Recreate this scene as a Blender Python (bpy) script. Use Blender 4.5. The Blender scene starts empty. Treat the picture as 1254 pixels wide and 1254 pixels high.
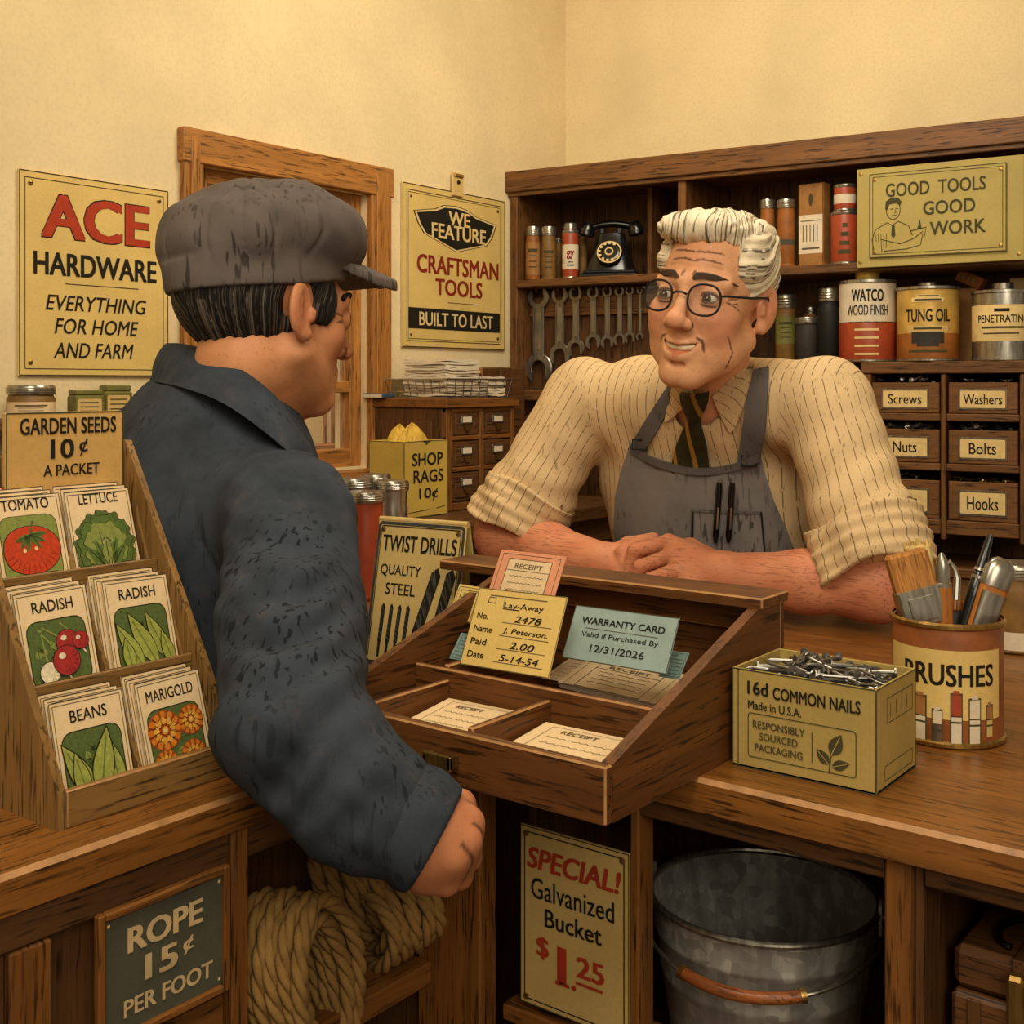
import bpy, bmesh, math, random
import numpy as np
from mathutils import Matrix, Vector
random.seed(7)
SC = bpy.context.scene
COL = SC.collection
# ------------------------------------------------------------------ camera, world, lights, exposure
F_PX = 1450.0
CAM = (0.759, -0.9325, 1.35)
FW = (-0.6115, 0.7912)      # view direction on the ground plan
RT = (0.7912, 0.6115)
HOR = 470.0
cd = bpy.data.cameras.new('camera'); cam = bpy.data.objects.new('camera', cd); COL.objects.link(cam)
cam.location = CAM; cam.rotation_euler = (math.pi/2, 0, math.atan2(-FW[0], FW[1]))
cd.sensor_width = 36.0; cd.lens = 36.0*F_PX/1254.0; cd.shift_y = -(627.0-HOR)/1254.0
cd.clip_start = 0.02
SC.camera = cam
w = bpy.data.worlds.new('world'); SC.world = w; w.use_nodes = True
w.node_tree.nodes['Background'].inputs[0].default_value = (1.0, 0.80, 0.55, 1)
w.node_tree.nodes['Background'].inputs[1].default_value = 0.30
SC.view_settings.view_transform = 'Standard'; SC.view_settings.look = 'None'
SC.view_settings.gamma = 1.0; SC.view_settings.use_curve_mapping = False
SC.view_settings.exposure = -0.06
def area(name, loc, target, size, power, col):
    l = bpy.data.lights.new(name, 'AREA'); l.energy = power; l.size = size; l.color = col
    o = bpy.data.objects.new(name, l); COL.objects.link(o); o.location = loc
    o.rotation_euler = (Vector(target)-Vector(loc)).to_track_quat('-Z', 'Y').to_euler()
    return o
WARM = (1.0, 0.90, 0.72)
area('added_key_light', (0.35, -0.75, 2.55), (-0.1, 0.2, 1.1), 0.9, 24, WARM)  # key light added overhead, out of view; no fixture stands there
area('added_fill_light', (1.9, -1.6, 2.3), (0.0, 0.3, 1.1), 1.2, 26, WARM)  # fill light added high behind the camera, not a lamp of the shop
area('added_upper_wall_light', (-0.15, 0.75, 2.62), (-0.6, 1.1, 1.6), 0.6, 19, WARM)  # added out of view to brighten the upper wall
area('yard_daylight', (-1.36, 0.75, 2.6), (-1.85, 0.75, 1.4), 0.3, 14, (1.0, 0.86, 0.62))

# ------------------------------------------------------------------ pixel helpers (1254 px frame): a pixel and one known plane give a point of the place
def from_cam(lat, d, z): return Vector((CAM[0]+RT[0]*lat+FW[0]*d, CAM[1]+RT[1]*lat+FW[1]*d, z))
def at(px, py, d):
    return from_cam((px-627.0)/F_PX*d, d, CAM[2]-(py-HOR)/F_PX*d)
def onX(px, py, X):
    k = (px-627.0)/F_PX; return at(px, py, (X-CAM[0])/(RT[0]*k+FW[0]))
def onY(px, py, Y):
    k = (px-627.0)/F_PX; return at(px, py, (Y-CAM[1])/(RT[1]*k+FW[1]))
def onZ(px, py, Z):
    return at(px, py, (CAM[2]-Z)*F_PX/(py-HOR))
# back shelf frame: s along the shelves, t into the wall
BU = (0.856, -0.5165); BD = 3.07; BL = -0.00423
BANG = math.atan2(BU[0]*RT[1]+BU[1]*FW[1], BU[0]*RT[0]+BU[1]*FW[0])
def Bpt(s, t, z):
    lat = BL+BU[0]*s-BU[1]*t; d = BD+BU[1]*s+BU[0]*t
    return from_cam(lat, d, z)
def onB(px, py, t):
    k = (px-627.0)/F_PX; c = -BU[1]*BL+BU[0]*BD+t
    d = c/(BU[0]-BU[1]*k); p = (k*d-BL, d-BD)
    return (p[0]*BU[0]+p[1]*BU[1], CAM[2]-(py-HOR)/F_PX*d, d)

# ------------------------------------------------------------------ materials
def lin(c):
    return tuple((x/12.92 if x <= .04045 else ((x+.055)/1.055)**2.4) for x in [v/255.0 for v in c])
def mixc(c, k): return tuple(min(1, x*k) for x in c)
class NT:
    def __init__(s, name):
        m = bpy.data.materials.new(name); m.use_nodes = True; s.m = m; s.t = m.node_tree; s.n = s.t.nodes
        s.b = s.n['Principled BSDF']
    def node(s, t, **kw):
        n = s.n.new(t)
        for k, v in kw.items(): setattr(n, k, v)
        return n
    def link(s, a, b): s.t.links.new(a, b)
    def coord(s, scale=(1, 1, 1), rot=(0, 0, 0), src='Object'):
        tc = s.node('ShaderNodeTexCoord'); mp = s.node('ShaderNodeMapping')
        mp.inputs['Scale'].default_value = scale; mp.inputs['Rotation'].default_value = rot
        s.link(tc.outputs[src], mp.inputs['Vector']); return mp.outputs[0]
    def noise(s, vec, scale, detail=4, rough=.55, dist=0.0):
        n = s.node('ShaderNodeTexNoise'); n.inputs['Scale'].default_value = scale; n.inputs['Detail'].default_value = detail
        n.inputs['Roughness'].default_value = rough; n.inputs['Distortion'].default_value = dist
        s.link(vec, n.inputs['Vector']); return n.outputs['Fac']
    def ramp(s, fac, stops):
        r = s.node('ShaderNodeValToRGB'); e = r.color_ramp.elements
        while len(e) > 1: e.remove(e[-1])
        e[0].position = stops[0][0]; e[0].color = (*stops[0][1], 1)
        for p, c in stops[1:]:
            x = e.new(p); x.color = (*c, 1)
        s.link(fac, r.inputs[0]); return r.outputs[0]
    def mix(s, fac, a, b):
        m = s.node('ShaderNodeMix', data_type='RGBA')
        if isinstance(fac, float): m.inputs[0].default_value = fac
        else: s.link(fac, m.inputs[0])
        for i, v in ((6, a), (7, b)):
            if isinstance(v, tuple): m.inputs[i].default_value = (*v, 1)
            else: s.link(v, m.inputs[i])
        return m.outputs[2]
    def bump(s, h, strength=.3, dist=.002):
        b = s.node('ShaderNodeBump'); b.inputs['Strength'].default_value = strength; b.inputs['Distance'].default_value = dist
        s.link(h, b.inputs['Height']); s.link(b.outputs[0], s.b.inputs['Normal'])
    def done(s, col=None, rough=.6, metal=0.0, spec=.4):
        if col is not None:
            if isinstance(col, tuple): s.b.inputs['Base Color'].default_value = (*col, 1)
            else: s.link(col, s.b.inputs['Base Color'])
        s.b.inputs['Roughness'].default_value = rough; s.b.inputs['Metallic'].default_value = metal
        s.b.inputs['Specular IOR Level'].default_value = spec
        return s.m
K1 = (1., 1., 1.); K0 = (0., 0., 0.)
def wood(name, rgb, axis, dark=.30, rough=.5, fine=1.0, spec=.35):
    c = lin(rgb); t = NT(name)
    s1 = [46*fine]*3; s1[axis] = 3.0*fine; s2 = [300*fine]*3; s2[axis] = 17*fine
    n1 = t.noise(t.coord(tuple(s1)), 1.0, 5, .6, .6)
    base = t.ramp(n1, [(.28, mixc(c, .62)), (.5, c), (.72, mixc(c, 1.32))])
    n2 = t.noise(t.coord(tuple(s2)), 1.0, 3, .55, .3)
    m = t.ramp(n2, [(.54, K0), (.62, K1)])
    n3 = t.noise(t.coord((14, 14, 14)), 1.0, 2)
    m3 = t.ramp(n3, [(.28, (.15, .15, .15)), (.55, K1)])
    mm = t.node('ShaderNodeMath', operation='MULTIPLY'); t.link(m, mm.inputs[0]); t.link(m3, mm.inputs[1])
    col = t.mix(mm.outputs[0], base, mixc(c, dark*.6))
    t.bump(n2, .25, .001)
    return t.done(col, rough, 0, spec)
def stained(name, rgb, amt=.18, scale=9, rough=.65, spec=.25, fine=220, metal=0.0):
    c = lin(rgb); t = NT(name)
    n1 = t.noise(t.coord(), scale, 5, .6); n2 = t.noise(t.coord(), fine, 2)
    a = t.ramp(n1, [(.3, mixc(c, 1-amt*1.3)), (.55, c), (.75, mixc(c, 1+amt*.6))])
    col = t.mix(t.ramp(n2, [(.45, K0), (.7, (.3, .3, .3))]), a, mixc(c, .72))
    t.bump(n2, .12, .0005)
    return t.done(col, rough, metal, spec)
def plain(name, rgb, rough=.5, metal=0.0, spec=.4, var=.15, scale=40):
    c = lin(rgb); t = NT(name)
    n = t.noise(t.coord(), scale, 3)
    return t.done(t.ramp(n, [(.3, mixc(c, 1-var)), (.7, mixc(c, 1+var*.6))]), rough, metal, spec)
def brushed(name, rgb, rough=.35, metal=.9, scale=(30, 30, 4)):
    c = lin(rgb); t = NT(name); n = t.noise(t.coord(scale), 6, 4)
    return t.done(t.ramp(n, [(.3, mixc(c, .55)), (.7, mixc(c, 1.2))]), rough, metal, .5)
def fabric(name, rgb, amt=.35, hatch=.5, rough=.9, wear=None):
    c = lin(rgb); t = NT(name)
    n1 = t.noise(t.coord(), 13, 5, .65); a = t.ramp(n1, [(.28, mixc(c, 1-amt)), (.5, c), (.75, mixc(c, 1+amt*.8))])
    if wear:
        nw = t.noise(t.coord(), 26, 6, .75, .5); a = t.mix(t.ramp(nw, [(.58, K0), (.78, (.55, .55, .55))]), a, lin(wear))
    n2 = t.noise(t.coord((60, 60, 6), (.35, .5, .2)), 2.6, 1, .5, .25); m = t.ramp(n2, [(.585, K0), (.65, (hatch,)*3)])
    n4 = t.noise(t.coord(), 7, 2); m4 = t.ramp(n4, [(.42, K0), (.6, K1)])
    mm = t.node('ShaderNodeMath', operation='MULTIPLY'); t.link(m, mm.inputs[0]); t.link(m4, mm.inputs[1])
    col = t.mix(mm.outputs[0], a, mixc(c, .18))
    n3 = t.noise(t.coord(), 420, 2); t.bump(n3, .25, .0008)
    return t.done(col, rough, 0, .15)
def glass(name, rgb, rough=.08, alpha=.35):
    t = NT(name); c = lin(rgb); n = t.noise(t.coord(), 20, 2)
    t.link(t.ramp(n, [(.3, mixc(c, .8)), (.7, c)]), t.b.inputs['Base Color'])
    t.b.inputs['Roughness'].default_value = rough; t.b.inputs['Alpha'].default_value = alpha
    t.b.inputs['Specular IOR Level'].default_value = .6
    return t.m
M = {}
for ax, nm in enumerate('xyz'):
    M['wd'+nm] = wood('counter_wood_'+nm, (124, 77, 31), ax)
    M['dk'+nm] = wood('dark_wood_'+nm, (92, 59, 29), ax)
    M['tr'+nm] = wood('tray_wood_'+nm, (104, 62, 26), ax)
    M['sh'+nm] = wood('shelf_wood_'+nm, (114, 74, 36), ax)
    M['ds'+nm] = wood('display_wood_'+nm, (136, 100, 52), ax, .35)
    M['win'+nm] = wood('window_wood_'+nm, (168, 112, 52), ax, .4)
M['topx'] = wood('worktop_wood', (128, 80, 32), 0, .3, .33, 1.0, .5); M['topy'] = wood('worktop_wood_left', (128, 80, 32), 1, .3, .33, 1.0, .5)
M['wall'] = stained('cream_plaster', (232, 210, 162), .10, 3.0, .9, .1, 150)
M['wallo'] = stained('olive_wainscot', (120, 100, 54), .15, 5.0, .8, .1, 150)
M['ceil'] = stained('ceiling_plaster', (235, 215, 168), .06, 2.0, .9, .1, 150)
M['floor'] = wood('floor_boards', (90, 58, 30), 1)
M['sign'] = stained('sign_enamel', (222, 190, 112), .12, 8, .5, .35)
M['sign2'] = stained('sign_enamel_tan', (208, 176, 108), .14, 8, .5, .35)
M['olive'] = stained('sign_olive', (178, 158, 88), .12, 8, .6, .3)
M['board'] = stained('box_board', (176, 150, 84), .13, 12, .75, .2)
M['yboard'] = stained('yellow_box_board', (196, 164, 74), .12, 12, .75, .2)
M['kraft'] = stained('kraft_card', (206, 162, 92), .15, 14, .8, .2)
M['slate'] = stained('slate_board', (84, 82, 66), .2, 20, .8, .2)
M['ink'] = plain('black_ink', (34, 30, 20), .7, 0, .2)
M['ink2'] = plain('faded_ink', (74, 68, 42), .8, 0, .2)
M['red'] = plain('sign_red', (172, 56, 26), .6, 0, .3)
M['dred'] = plain('dark_red_ink', (134, 38, 24), .6, 0, .3)
M['chalk'] = plain('chalk_cream', (206, 176, 128), .8, 0, .2)
M['cream'] = plain('cream_ink', (226, 196, 132), .7, 0, .2)
M['paper'] = stained('paper_cream', (226, 196, 150), .1, 16, .85, .15)
M['paperw'] = stained('paper_white', (222, 205, 176), .12, 30, .85, .15)
M['yellow'] = stained('card_yellow', (224, 190, 110), .08, 16, .8, .15)
M['pink'] = stained('card_pink', (222, 150, 112), .1, 16, .8, .15)
M['blue'] = stained('card_blue', (150, 168, 160), .14, 18, .8, .15)
M['teal'] = stained('slip_teal', (118, 146, 140), .12, 18, .8, .15)
M['pencil'] = plain('grey_ink', (96, 84, 66), .8, 0, .2)
M['steel'] = brushed('tool_steel', (150, 146, 138), .32, .9)
M['tin'] = brushed('tin_plate', (176, 170, 156), .28, .9)
M['galv'] = None
M['brass'] = brushed('aged_brass', (176, 140, 76), .35, .9)
M['black'] = plain('black_bakelite', (16, 15, 14), .22, 0, .55)
M['blackm'] = plain('black_matte', (22, 20, 18), .6, 0, .3)
M['glass'] = glass('jar_glass', (150, 140, 110), .1, .30)
M['lens'] = glass('lens_glass', (220, 215, 200), .03, .06)
M['amber'] = plain('amber_contents', (148, 88, 34), .5, 0, .35, .3)
M['ochre'] = plain('ochre_contents', (126, 92, 42), .5, 0, .35, .3)
M['rust'] = plain('tin_red', (160, 66, 34), .4, 0, .45, .2)
M['tan'] = plain('tan_carton', (158, 110, 58), .6, 0, .3, .25)
M['greent'] = plain('tin_olive_green', (112, 108, 52), .5, 0, .3, .25)
M['char'] = plain('charcoal_contents', (52, 46, 38), .6, 0, .3, .3)
M['goldt'] = plain('tin_gold', (206, 166, 82), .38, .2, .45, .2)
M['shadow'] = plain('dark_interior', (46, 30, 17), .9, 0, .1)
M['highlit'] = stained('highlit_wood_edge', (176, 128, 78), .3, 40, .45, .4)  # paler wood for chamfers: edge highlights painted as colour
def galv():
    t = NT('galvanized_zinc'); v = t.node('ShaderNodeTexVoronoi'); v.inputs['Scale'].default_value = 85
    t.link(t.coord(), v.inputs['Vector']); c = lin((178, 174, 164))
    n = t.noise(t.coord((22, 22, 2)), 3, 3)
    a = t.ramp(v.outputs['Color'], [(.2, mixc(c, .6)), (.8, mixc(c, 1.15))])
    col = t.mix(t.ramp(n, [(.4, K0), (.62, (.7, .7, .7))]), a, mixc(c, .45))
    return t.done(col, .36, .30, .6)
M['galv'] = galv()

# ------------------------------------------------------------------ mesh building
FONTC = {}
def text_geo(s, bold=0.0, shear=0.0):
    key = (s, bold, shear)
    if key in FONTC: return FONTC[key]
    c = bpy.data.curves.new('tmp', 'FONT'); c.body = s; c.offset = bold; c.shear = shear; c.resolution_u = 3
    o = bpy.data.objects.new('tmp', c); COL.objects.link(o)
    dg = bpy.context.evaluated_depsgraph_get(); dg.update()
    m = o.evaluated_get(dg).to_mesh()
    v = np.array([x.co[:] for x in m.vertices]); f = [tuple(p.vertices) for p in m.polygons]
    o.evaluated_get(dg).to_mesh_clear(); bpy.data.objects.remove(o); bpy.data.curves.remove(c)
    FONTC[key] = (v, f); return v, f
def arc(cx, cy, rx, ry, a0=0, a1=360, n=24):
    full = abs(a1-a0) >= 360
    k = n if full else n+1
    return [(cx+rx*math.cos(math.radians(a0+(a1-a0)*i/n)), cy+ry*math.sin(math.radians(a0+(a1-a0)*i/n))) for i in range(k)]
def rrect(x0, y0, x1, y1, r, n=4):
    p = []
    for cx, cy, a in ((x1-r, y1-r, 0), (x0+r, y1-r, 90), (x0+r, y0+r, 180), (x1-r, y0+r, 270)):
        p += arc(cx, cy, r, r, a, a+90, n)
    return p
class MB:
    def __init__(s): s.v = []; s.f = []; s.mi = []; s.mats = []
    def slot(s, m):
        if m not in s.mats: s.mats.append(m)
        return s.mats.index(m)
    def add(s, v, f, m, T=None):
        o = len(s.v); k = s.slot(m)
        for p in v:
            p = Vector(p); s.v.append(tuple(T @ p) if T is not None else tuple(p))
        for q in f: s.f.append(tuple(o+i for i in q)); s.mi.append(k)
        return s
    def box(s, lo, hi, m, b=.0015, T=None, highlit=None):
        c = [(lo[i]+hi[i])/2 for i in range(3)]; h = [abs(hi[i]-lo[i])/2 for i in range(3)]
        b = min(b, min(h)*.45); v = []; ix = {}
        for sx in (-1, 1):
            for sy in (-1, 1):
                for sz in (-1, 1):
                    sg = (sx, sy, sz)
                    for a in range(3):
                        ix[(sg, a)] = len(v)
                        v.append(tuple(c[i]+sg[i]*(h[i] if i == a else h[i]-b) for i in range(3)))
        f = []
        for a in range(3):
            i, j = (a+1) % 3, (a+2) % 3
            for sa in (-1, 1):
                q = []
                for (p, r) in ((-1, -1), (1, -1), (1, 1), (-1, 1)):
                    g = [0, 0, 0]; g[a] = sa; g[i] = p; g[j] = r; q.append(ix[(tuple(g), a)])
                f.append(tuple(q))
            for p in (-1, 1):
                for r in (-1, 1):
                    g0 = [0, 0, 0]; g0[i] = p; g0[j] = r; g1 = list(g0); g0[a] = -1; g1[a] = 1
                    f.append((ix[(tuple(g0), i)], ix[(tuple(g1), i)], ix[(tuple(g1), j)], ix[(tuple(g0), j)]))
        for sx in (-1, 1):
            for sy in (-1, 1):
                for sz in (-1, 1): f.append(tuple(ix[((sx, sy, sz), a)] for a in range(3)))
        s.add(v, f, m, T)
        if highlit is not None:
            k = s.slot(highlit); n0 = len(s.mi)-26  # bevel faces take the painted highlight colour
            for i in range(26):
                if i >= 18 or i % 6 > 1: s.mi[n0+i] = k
        return s
    def prism(s, poly, z0, z1, m, T=None):
        n = len(poly); v = [(x, y, z0) for x, y in poly]+[(x, y, z1) for x, y in poly]
        f = [tuple(range(n))[::-1], tuple(range(n, 2*n))]+[(i, (i+1) % n, n+(i+1) % n, n+i) for i in range(n)]
        return s.add(v, f, m, T)
    def lathe(s, prof, m, n=32, T=None, cap=True, ex=1.0):
        v = []; f = []
        for r, z in prof:
            for i in range(n):
                a = 2*math.pi*i/n; v.append((r*math.cos(a), r*ex*math.sin(a), z))
        for k in range(len(prof)-1):
            for i in range(n):
                j = (i+1) % n; f.append((k*n+i, k*n+j, (k+1)*n+j, (k+1)*n+i))
        if cap:
            if prof[0][0] > 1e-6: f.append(tuple(range(n))[::-1])
            if prof[-1][0] > 1e-6: f.append(tuple(range((len(prof)-1)*n, len(prof)*n)))
        return s.add(v, f, m, T)
    def tube(s, path, r, m, n=10, T=None, closed=False, sq=None):
        P = [Vector(p) for p in path]; N = len(P); R = r if isinstance(r, (list, tuple)) else [r]*N
        v = []; f = []; up = None
        for i in range(N):
            if closed: d = P[(i+1) % N]-P[i-1]
            else: d = P[min(i+1, N-1)]-P[max(i-1, 0)]
            d.normalize()
            if up is None:
                up = Vector((0, 0, 1)) if abs(d.z) < .9 else Vector((1, 0, 0))
            up = (up-d*up.dot(d)); up.normalize(); sd = d.cross(up)
            for k in range(n):
                a = 2*math.pi*k/n; rr = R[i]
                v.append(P[i]+up*math.sin(a)*rr*(sq or 1)+sd*math.cos(a)*rr)
        for i in range(N if closed else N-1):
            j = (i+1) % N
            for k in range(n): f.append((i*n+k, i*n+(k+1) % n, j*n+(k+1) % n, j*n+k))
        if not closed: f.append(tuple(range(n))[::-1]); f.append(tuple(range((N-1)*n, N*n)))
        return s.add(v, f, m, T)
    def build(s, name, parent=None, loc=None, rot=None, smooth=35, recalc=True):
        me = bpy.data.meshes.new(name); me.from_pydata([tuple(p) for p in s.v], [], s.f)
        for m in s.mats: me.materials.append(m)
        me.polygons.foreach_set('material_index', s.mi)
        if recalc:
            bm = bmesh.new(); bm.from_mesh(me); bmesh.ops.recalc_face_normals(bm, faces=bm.faces); bm.to_mesh(me); bm.free()
        if smooth:
            me.polygons.foreach_set('use_smooth', [True]*len(me.polygons))
            me.set_sharp_from_angle(angle=math.radians(smooth))
        me.update()
        o = bpy.data.objects.new(name, me); COL.objects.link(o)
        if parent is not None: o.parent = parent
        if loc is not None: o.location = loc
        if rot is not None: o.rotation_euler = rot
        return o
class Face:
    """a flat face of a part: u to the right, v up, thin inked layers standing off along the normal"""
    def __init__(s, mb, o, u, v, step=.00035):
        s.mb = mb; u = Vector(u).normalized(); v = Vector(v).normalized(); n = u.cross(v)
        s.T = Matrix(((u.x, v.x, n.x, o[0]), (u.y, v.y, n.y, o[1]), (u.z, v.z, n.z, o[2]), (0, 0, 0, 1))); s.k = step; s.l = 1
    def poly(s, pts, m, layer=1):
        h = s.k*layer
        s.mb.add([(x, y, h) for x, y in pts], [tuple(range(len(pts)))], m, s.T)
    def stroke(s, pts, wd, m, layer=2, closed=False):
        h = s.k*layer; P = [Vector((x, y)) for x, y in pts]; n = len(P); L = []; R = []
        for i in range(n):
            a = P[i-1] if (closed or i > 0) else P[i]; b = P[(i+1) % n] if (closed or i < n-1) else P[i]
            d = (b-a); d = d.normalized() if d.length > 0 else Vector((1, 0)); q = Vector((-d.y, d.x))*wd/2
            L.append(P[i]+q); R.append(P[i]-q)
        v = [(p.x, p.y, h) for p in L]+[(p.x, p.y, h) for p in R]
        f = [(i, n+i, n+(i+1) % n, (i+1) % n) for i in range(n if closed else n-1)]
        s.mb.add(v, f, m, s.T)
    def frame(s, x0, y0, x1, y1, wd, m, layer=2, r=0):
        pts = rrect(x0, y0, x1, y1, r) if r else [(x1, y1), (x0, y1), (x0, y0), (x1, y0)]
        if r: s.stroke(pts, wd, m, layer, True)
        else:
            for a, b in zip(pts, pts[1:]+pts[:1]): s.stroke([a, b], wd, m, layer)
    def text(s, t, cx, cy, wd, ht, m, bold=.0, shear=0.0, layer=3, rot=0.0):
        v, f = text_geo(t, 0, shear); b = bold*.75
        if b > 0:
            n = len(v); off = [(0, 0), (b, b*.5), (-b, b*.5), (b, -b*.5), (-b, -b*.5)]
            v = np.concatenate([v+np.array([x, y, 0]) for x, y in off]); f = [tuple(i+k*n for i in q) for k in range(5) for q in f]
        lo = v.min(0); hi = v.max(0); sx = wd/max(1e-6, hi[0]-lo[0]); sy = ht/max(1e-6, hi[1]-lo[1])
        c, sn = math.cos(rot), math.sin(rot); out = []; n1 = len(v)//5 if b > 0 else len(v)
        for i_, p in enumerate(v):
            x = (p[0]-(lo[0]+hi[0])/2)*sx; y = (p[1]-(lo[1]+hi[1])/2)*sy
            out.append((cx+x*c-y*sn, cy+x*sn+y*c, s.k*(layer-.12*(i_//n1))))
        s.mb.add(out, f, m, s.T)
def tag(o, label, cat, group=None, kind=None):
    o['label'] = label; o['category'] = cat
    if group: o['group'] = group
    if kind: o['kind'] = kind
    return o
def thing(name, label, cat, loc=(0, 0, 0), rz=0.0, group=None):
    o = bpy.data.objects.new(name, None); COL.objects.link(o); o.empty_display_size = .05
    o.location = loc; o.rotation_euler = (0, 0, rz); return tag(o, label, cat, group)
def struct(o): o['kind'] = 'structure'; return o
def copy_tree(o, parent=None):
    c = o.copy(); COL.objects.link(c)
    if parent is not None: c.parent = parent
    for ch in list(o.children): copy_tree(ch, c)
    return c
def RZ(a): return Matrix.Rotation(a, 4, 'Z')
def TR(*p): return Matrix.Translation(p if len(p) == 3 else p[0])
def frame_m(o, x, y, z):
    return Matrix(((x[0], y[0], z[0], o[0]), (x[1], y[1], z[1], o[1]), (x[2], y[2], z[2], o[2]), (0, 0, 0, 1)))
# ------------------------------------------------------------------ the room
XL = -1.13
mb = MB(); mb.box((-2.2, -2.6, -.05), (2.6, 2.6, 0), M['floor'], 0); struct(mb.build('floor'))
mb = MB(); mb.box((-1.3, -2.4, 2.70), (2.4, 2.6, 2.75), M['ceil'], 0); struct(mb.build('ceiling'))
# left wall with the window opening
WY0, WY1, WZ0, WZ1 = .515, .975, 1.165, 1.775
mb = MB()
for lo, hi in (((XL-.1, -2.4, 0), (XL, WY0, 2.7)), ((XL-.1, WY1, 0), (XL, 2.0, 2.7)), ((XL-.1, WY0, 0), (XL, WY1, WZ0)), ((XL-.1, WY0, WZ1), (XL, WY1, 2.7))):
    mb.box(lo, hi, M['wall'], 0)
struct(mb.build('wall_left'))
mb = MB(); mb.box((XL, WY1+.06, 0), (XL+.006, 1.6, 1.36), M['wallo'], .001); struct(mb.build('trim_1'))
# back wall, behind the shelves
mb = MB(); mb.box((-.25, .26, 0), (2.2, .34, 2.7), M['wall'], 0)
struct(mb.build('wall_back', loc=Bpt(0, 0, 0), rot=(0, 0, BANG)))
# window: casing, sash, panes, stool
wn = bpy.data.objects.new('window_1', None); COL.objects.link(wn); struct(wn); wn.location = (XL, (WY0+WY1)/2, WZ0)
L = Vector(wn.location)
def wb(m, lo, hi, mat, b=.002): m.box(Vector(lo)-L, Vector(hi)-L, mat, b)
mb = MB()
for y0, y1 in ((WY0-.045, WY0), (WY1, WY1+.065)):
    wb(mb, (XL, y0, WZ0-.03), (XL+.018, y1, WZ1+.06), M['winz'])
    wb(mb, (XL+.018, y0+.012, WZ0-.03), (XL+.024, y1-.012, WZ1+.05), M['winz'])
wb(mb, (XL, WY0-.05, WZ1), (XL+.022, WY1+.07, WZ1+.065), M['winy'])
mb.build('window_frame', wn)
mb = MB(); wb(mb, (XL-.02, WY0-.06, WZ0-.03), (XL+.05, WY1+.075, WZ0-.005), M['winy']); wb(mb, (XL, WY0-.05, WZ0-.075), (XL+.016, WY1+.06, WZ0-.03), M['winy'])
mb.build('window_sill', wn)
mb = MB(); zr = 1.33
for y0, y1 in ((WY0, WY0+.035), (WY1-.035, WY1)): wb(mb, (XL-.05, y0, WZ0-.005), (XL-.015, y1, WZ1), M['winz'])
for z0, z1 in ((WZ0-.005, WZ0+.04), (zr, zr+.025), (WZ1-.03, WZ1)): wb(mb, (XL-.05, WY0+.03, z0), (XL-.016, WY1-.03, z1), M['winy'])
mb.build('window_sash', wn)
mb = MB(); wb(mb, (XL-.036, WY0+.03, WZ0+.03), (XL-.033, WY1-.03, WZ1-.02), M['lens'], 0); mb.build('window_pane', wn)
# the pale yard wall outside with a rack of long tools leaning on it
mb = MB(); mb.box((XL-.75, -.8, .3), (XL-.7, 2.4, 2.3), M['wall'], 0); o = mb.build('yard_wall'); struct(o)

# ------------------------------------------------------------------ the counter
TOPZ = 1.0
polyR = [(-.042, 0), (1.25, 0), (1.25, .80), (-.74, .80), (-.74, .11), (-.165, .11), (-.165, 0)]
polyL = [(-.042, -1.25), (-.042, -.0006), (-.165, -.0006), (-.165, -.225), (-.36, -.225), (-.36, -1.25)]
def worktop(poly, mat):
    m = MB(); b = .004
    def off(p, k):
        n = len(p); out = []
        for i in range(n):
            a, c, e = Vector(p[i-1]), Vector(p[i]), Vector(p[(i+1) % n])
            d1 = (c-a).normalized(); d2 = (e-c).normalized(); n1 = Vector((-d1.y, d1.x)); n2 = Vector((-d2.y, d2.x))
            out.append(tuple(c+(n1+n2)*k/(1+n1.dot(n2))))
        return out
    q = off(poly, b); n = len(poly)
    v = [(x, y, TOPZ-.03) for x, y in poly]+[(x, y, TOPZ-b) for x, y in poly]+[(x, y, TOPZ) for x, y in q]
    f = [tuple(range(n))[::-1], tuple(range(2*n, 3*n))]
    for k in (0, 1):
        f += [(k*n+i, k*n+(i+1) % n, (k+1)*n+(i+1) % n, (k+1)*n+i) for i in range(n)]
    m.add(v, f, mat); k = m.slot(M['highlit']); L_ = len(m.mi)  # upper chamfer gets the painted edge highlight
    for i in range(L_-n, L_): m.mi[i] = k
    return m
wt = thing('counter_worktop', 'brown wooden worktop running round the inside corner of the shop counter', 'worktop')
worktop(polyR, M['topx']).build('back_run', wt, smooth=20); worktop(polyL, M['topy']).build('front_run', wt, smooth=20)
def cab(label, loc=(0, 0, 0)): return thing('counter_cabinet', label, 'cabinet', loc)
ZT = TOPZ-.031
FX = -.05   # front plane of the left run
def pt(name, par, boxes):
    m = MB(); l = par.location
    for lo, hi, mat in boxes: m.box(Vector(lo)-l, Vector(hi)-l, mat, .002)
    return m.build(name, par)
c1 = cab('panelled wooden counter cabinet carrying the framed rope price sign', (FX, -.45, 0))
pt('back_panel', c1, [((FX-.28, -1.2, .08), (FX-.27, -.268, ZT), M['dkz'])])
pt('panel', c1, [((FX-.03, -1.2, .08), (FX-.02, -.262, ZT-.003), M['dkz'])])
pt('rail', c1, [((FX-.02, -1.2, ZT-.03), (FX, -.28, ZT), M['dky'])])
pt('stile', c1, [((FX-.02, -.478, .1), (FX, -.444, ZT-.031), M['wdz'])])
pt('stile', c1, [((FX-.02, -.508, .1), (FX-.004, -.479, ZT-.031), M['dkz'])])
pt('drawer_front', c1, [((FX-.02, -.75, .905), (FX-.006, -.51, .935), M['dky'])])
pt('door', c1, [((FX-.02, -.75, .3), (FX-.008, -.51, .899), M['wdz'])])
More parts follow.
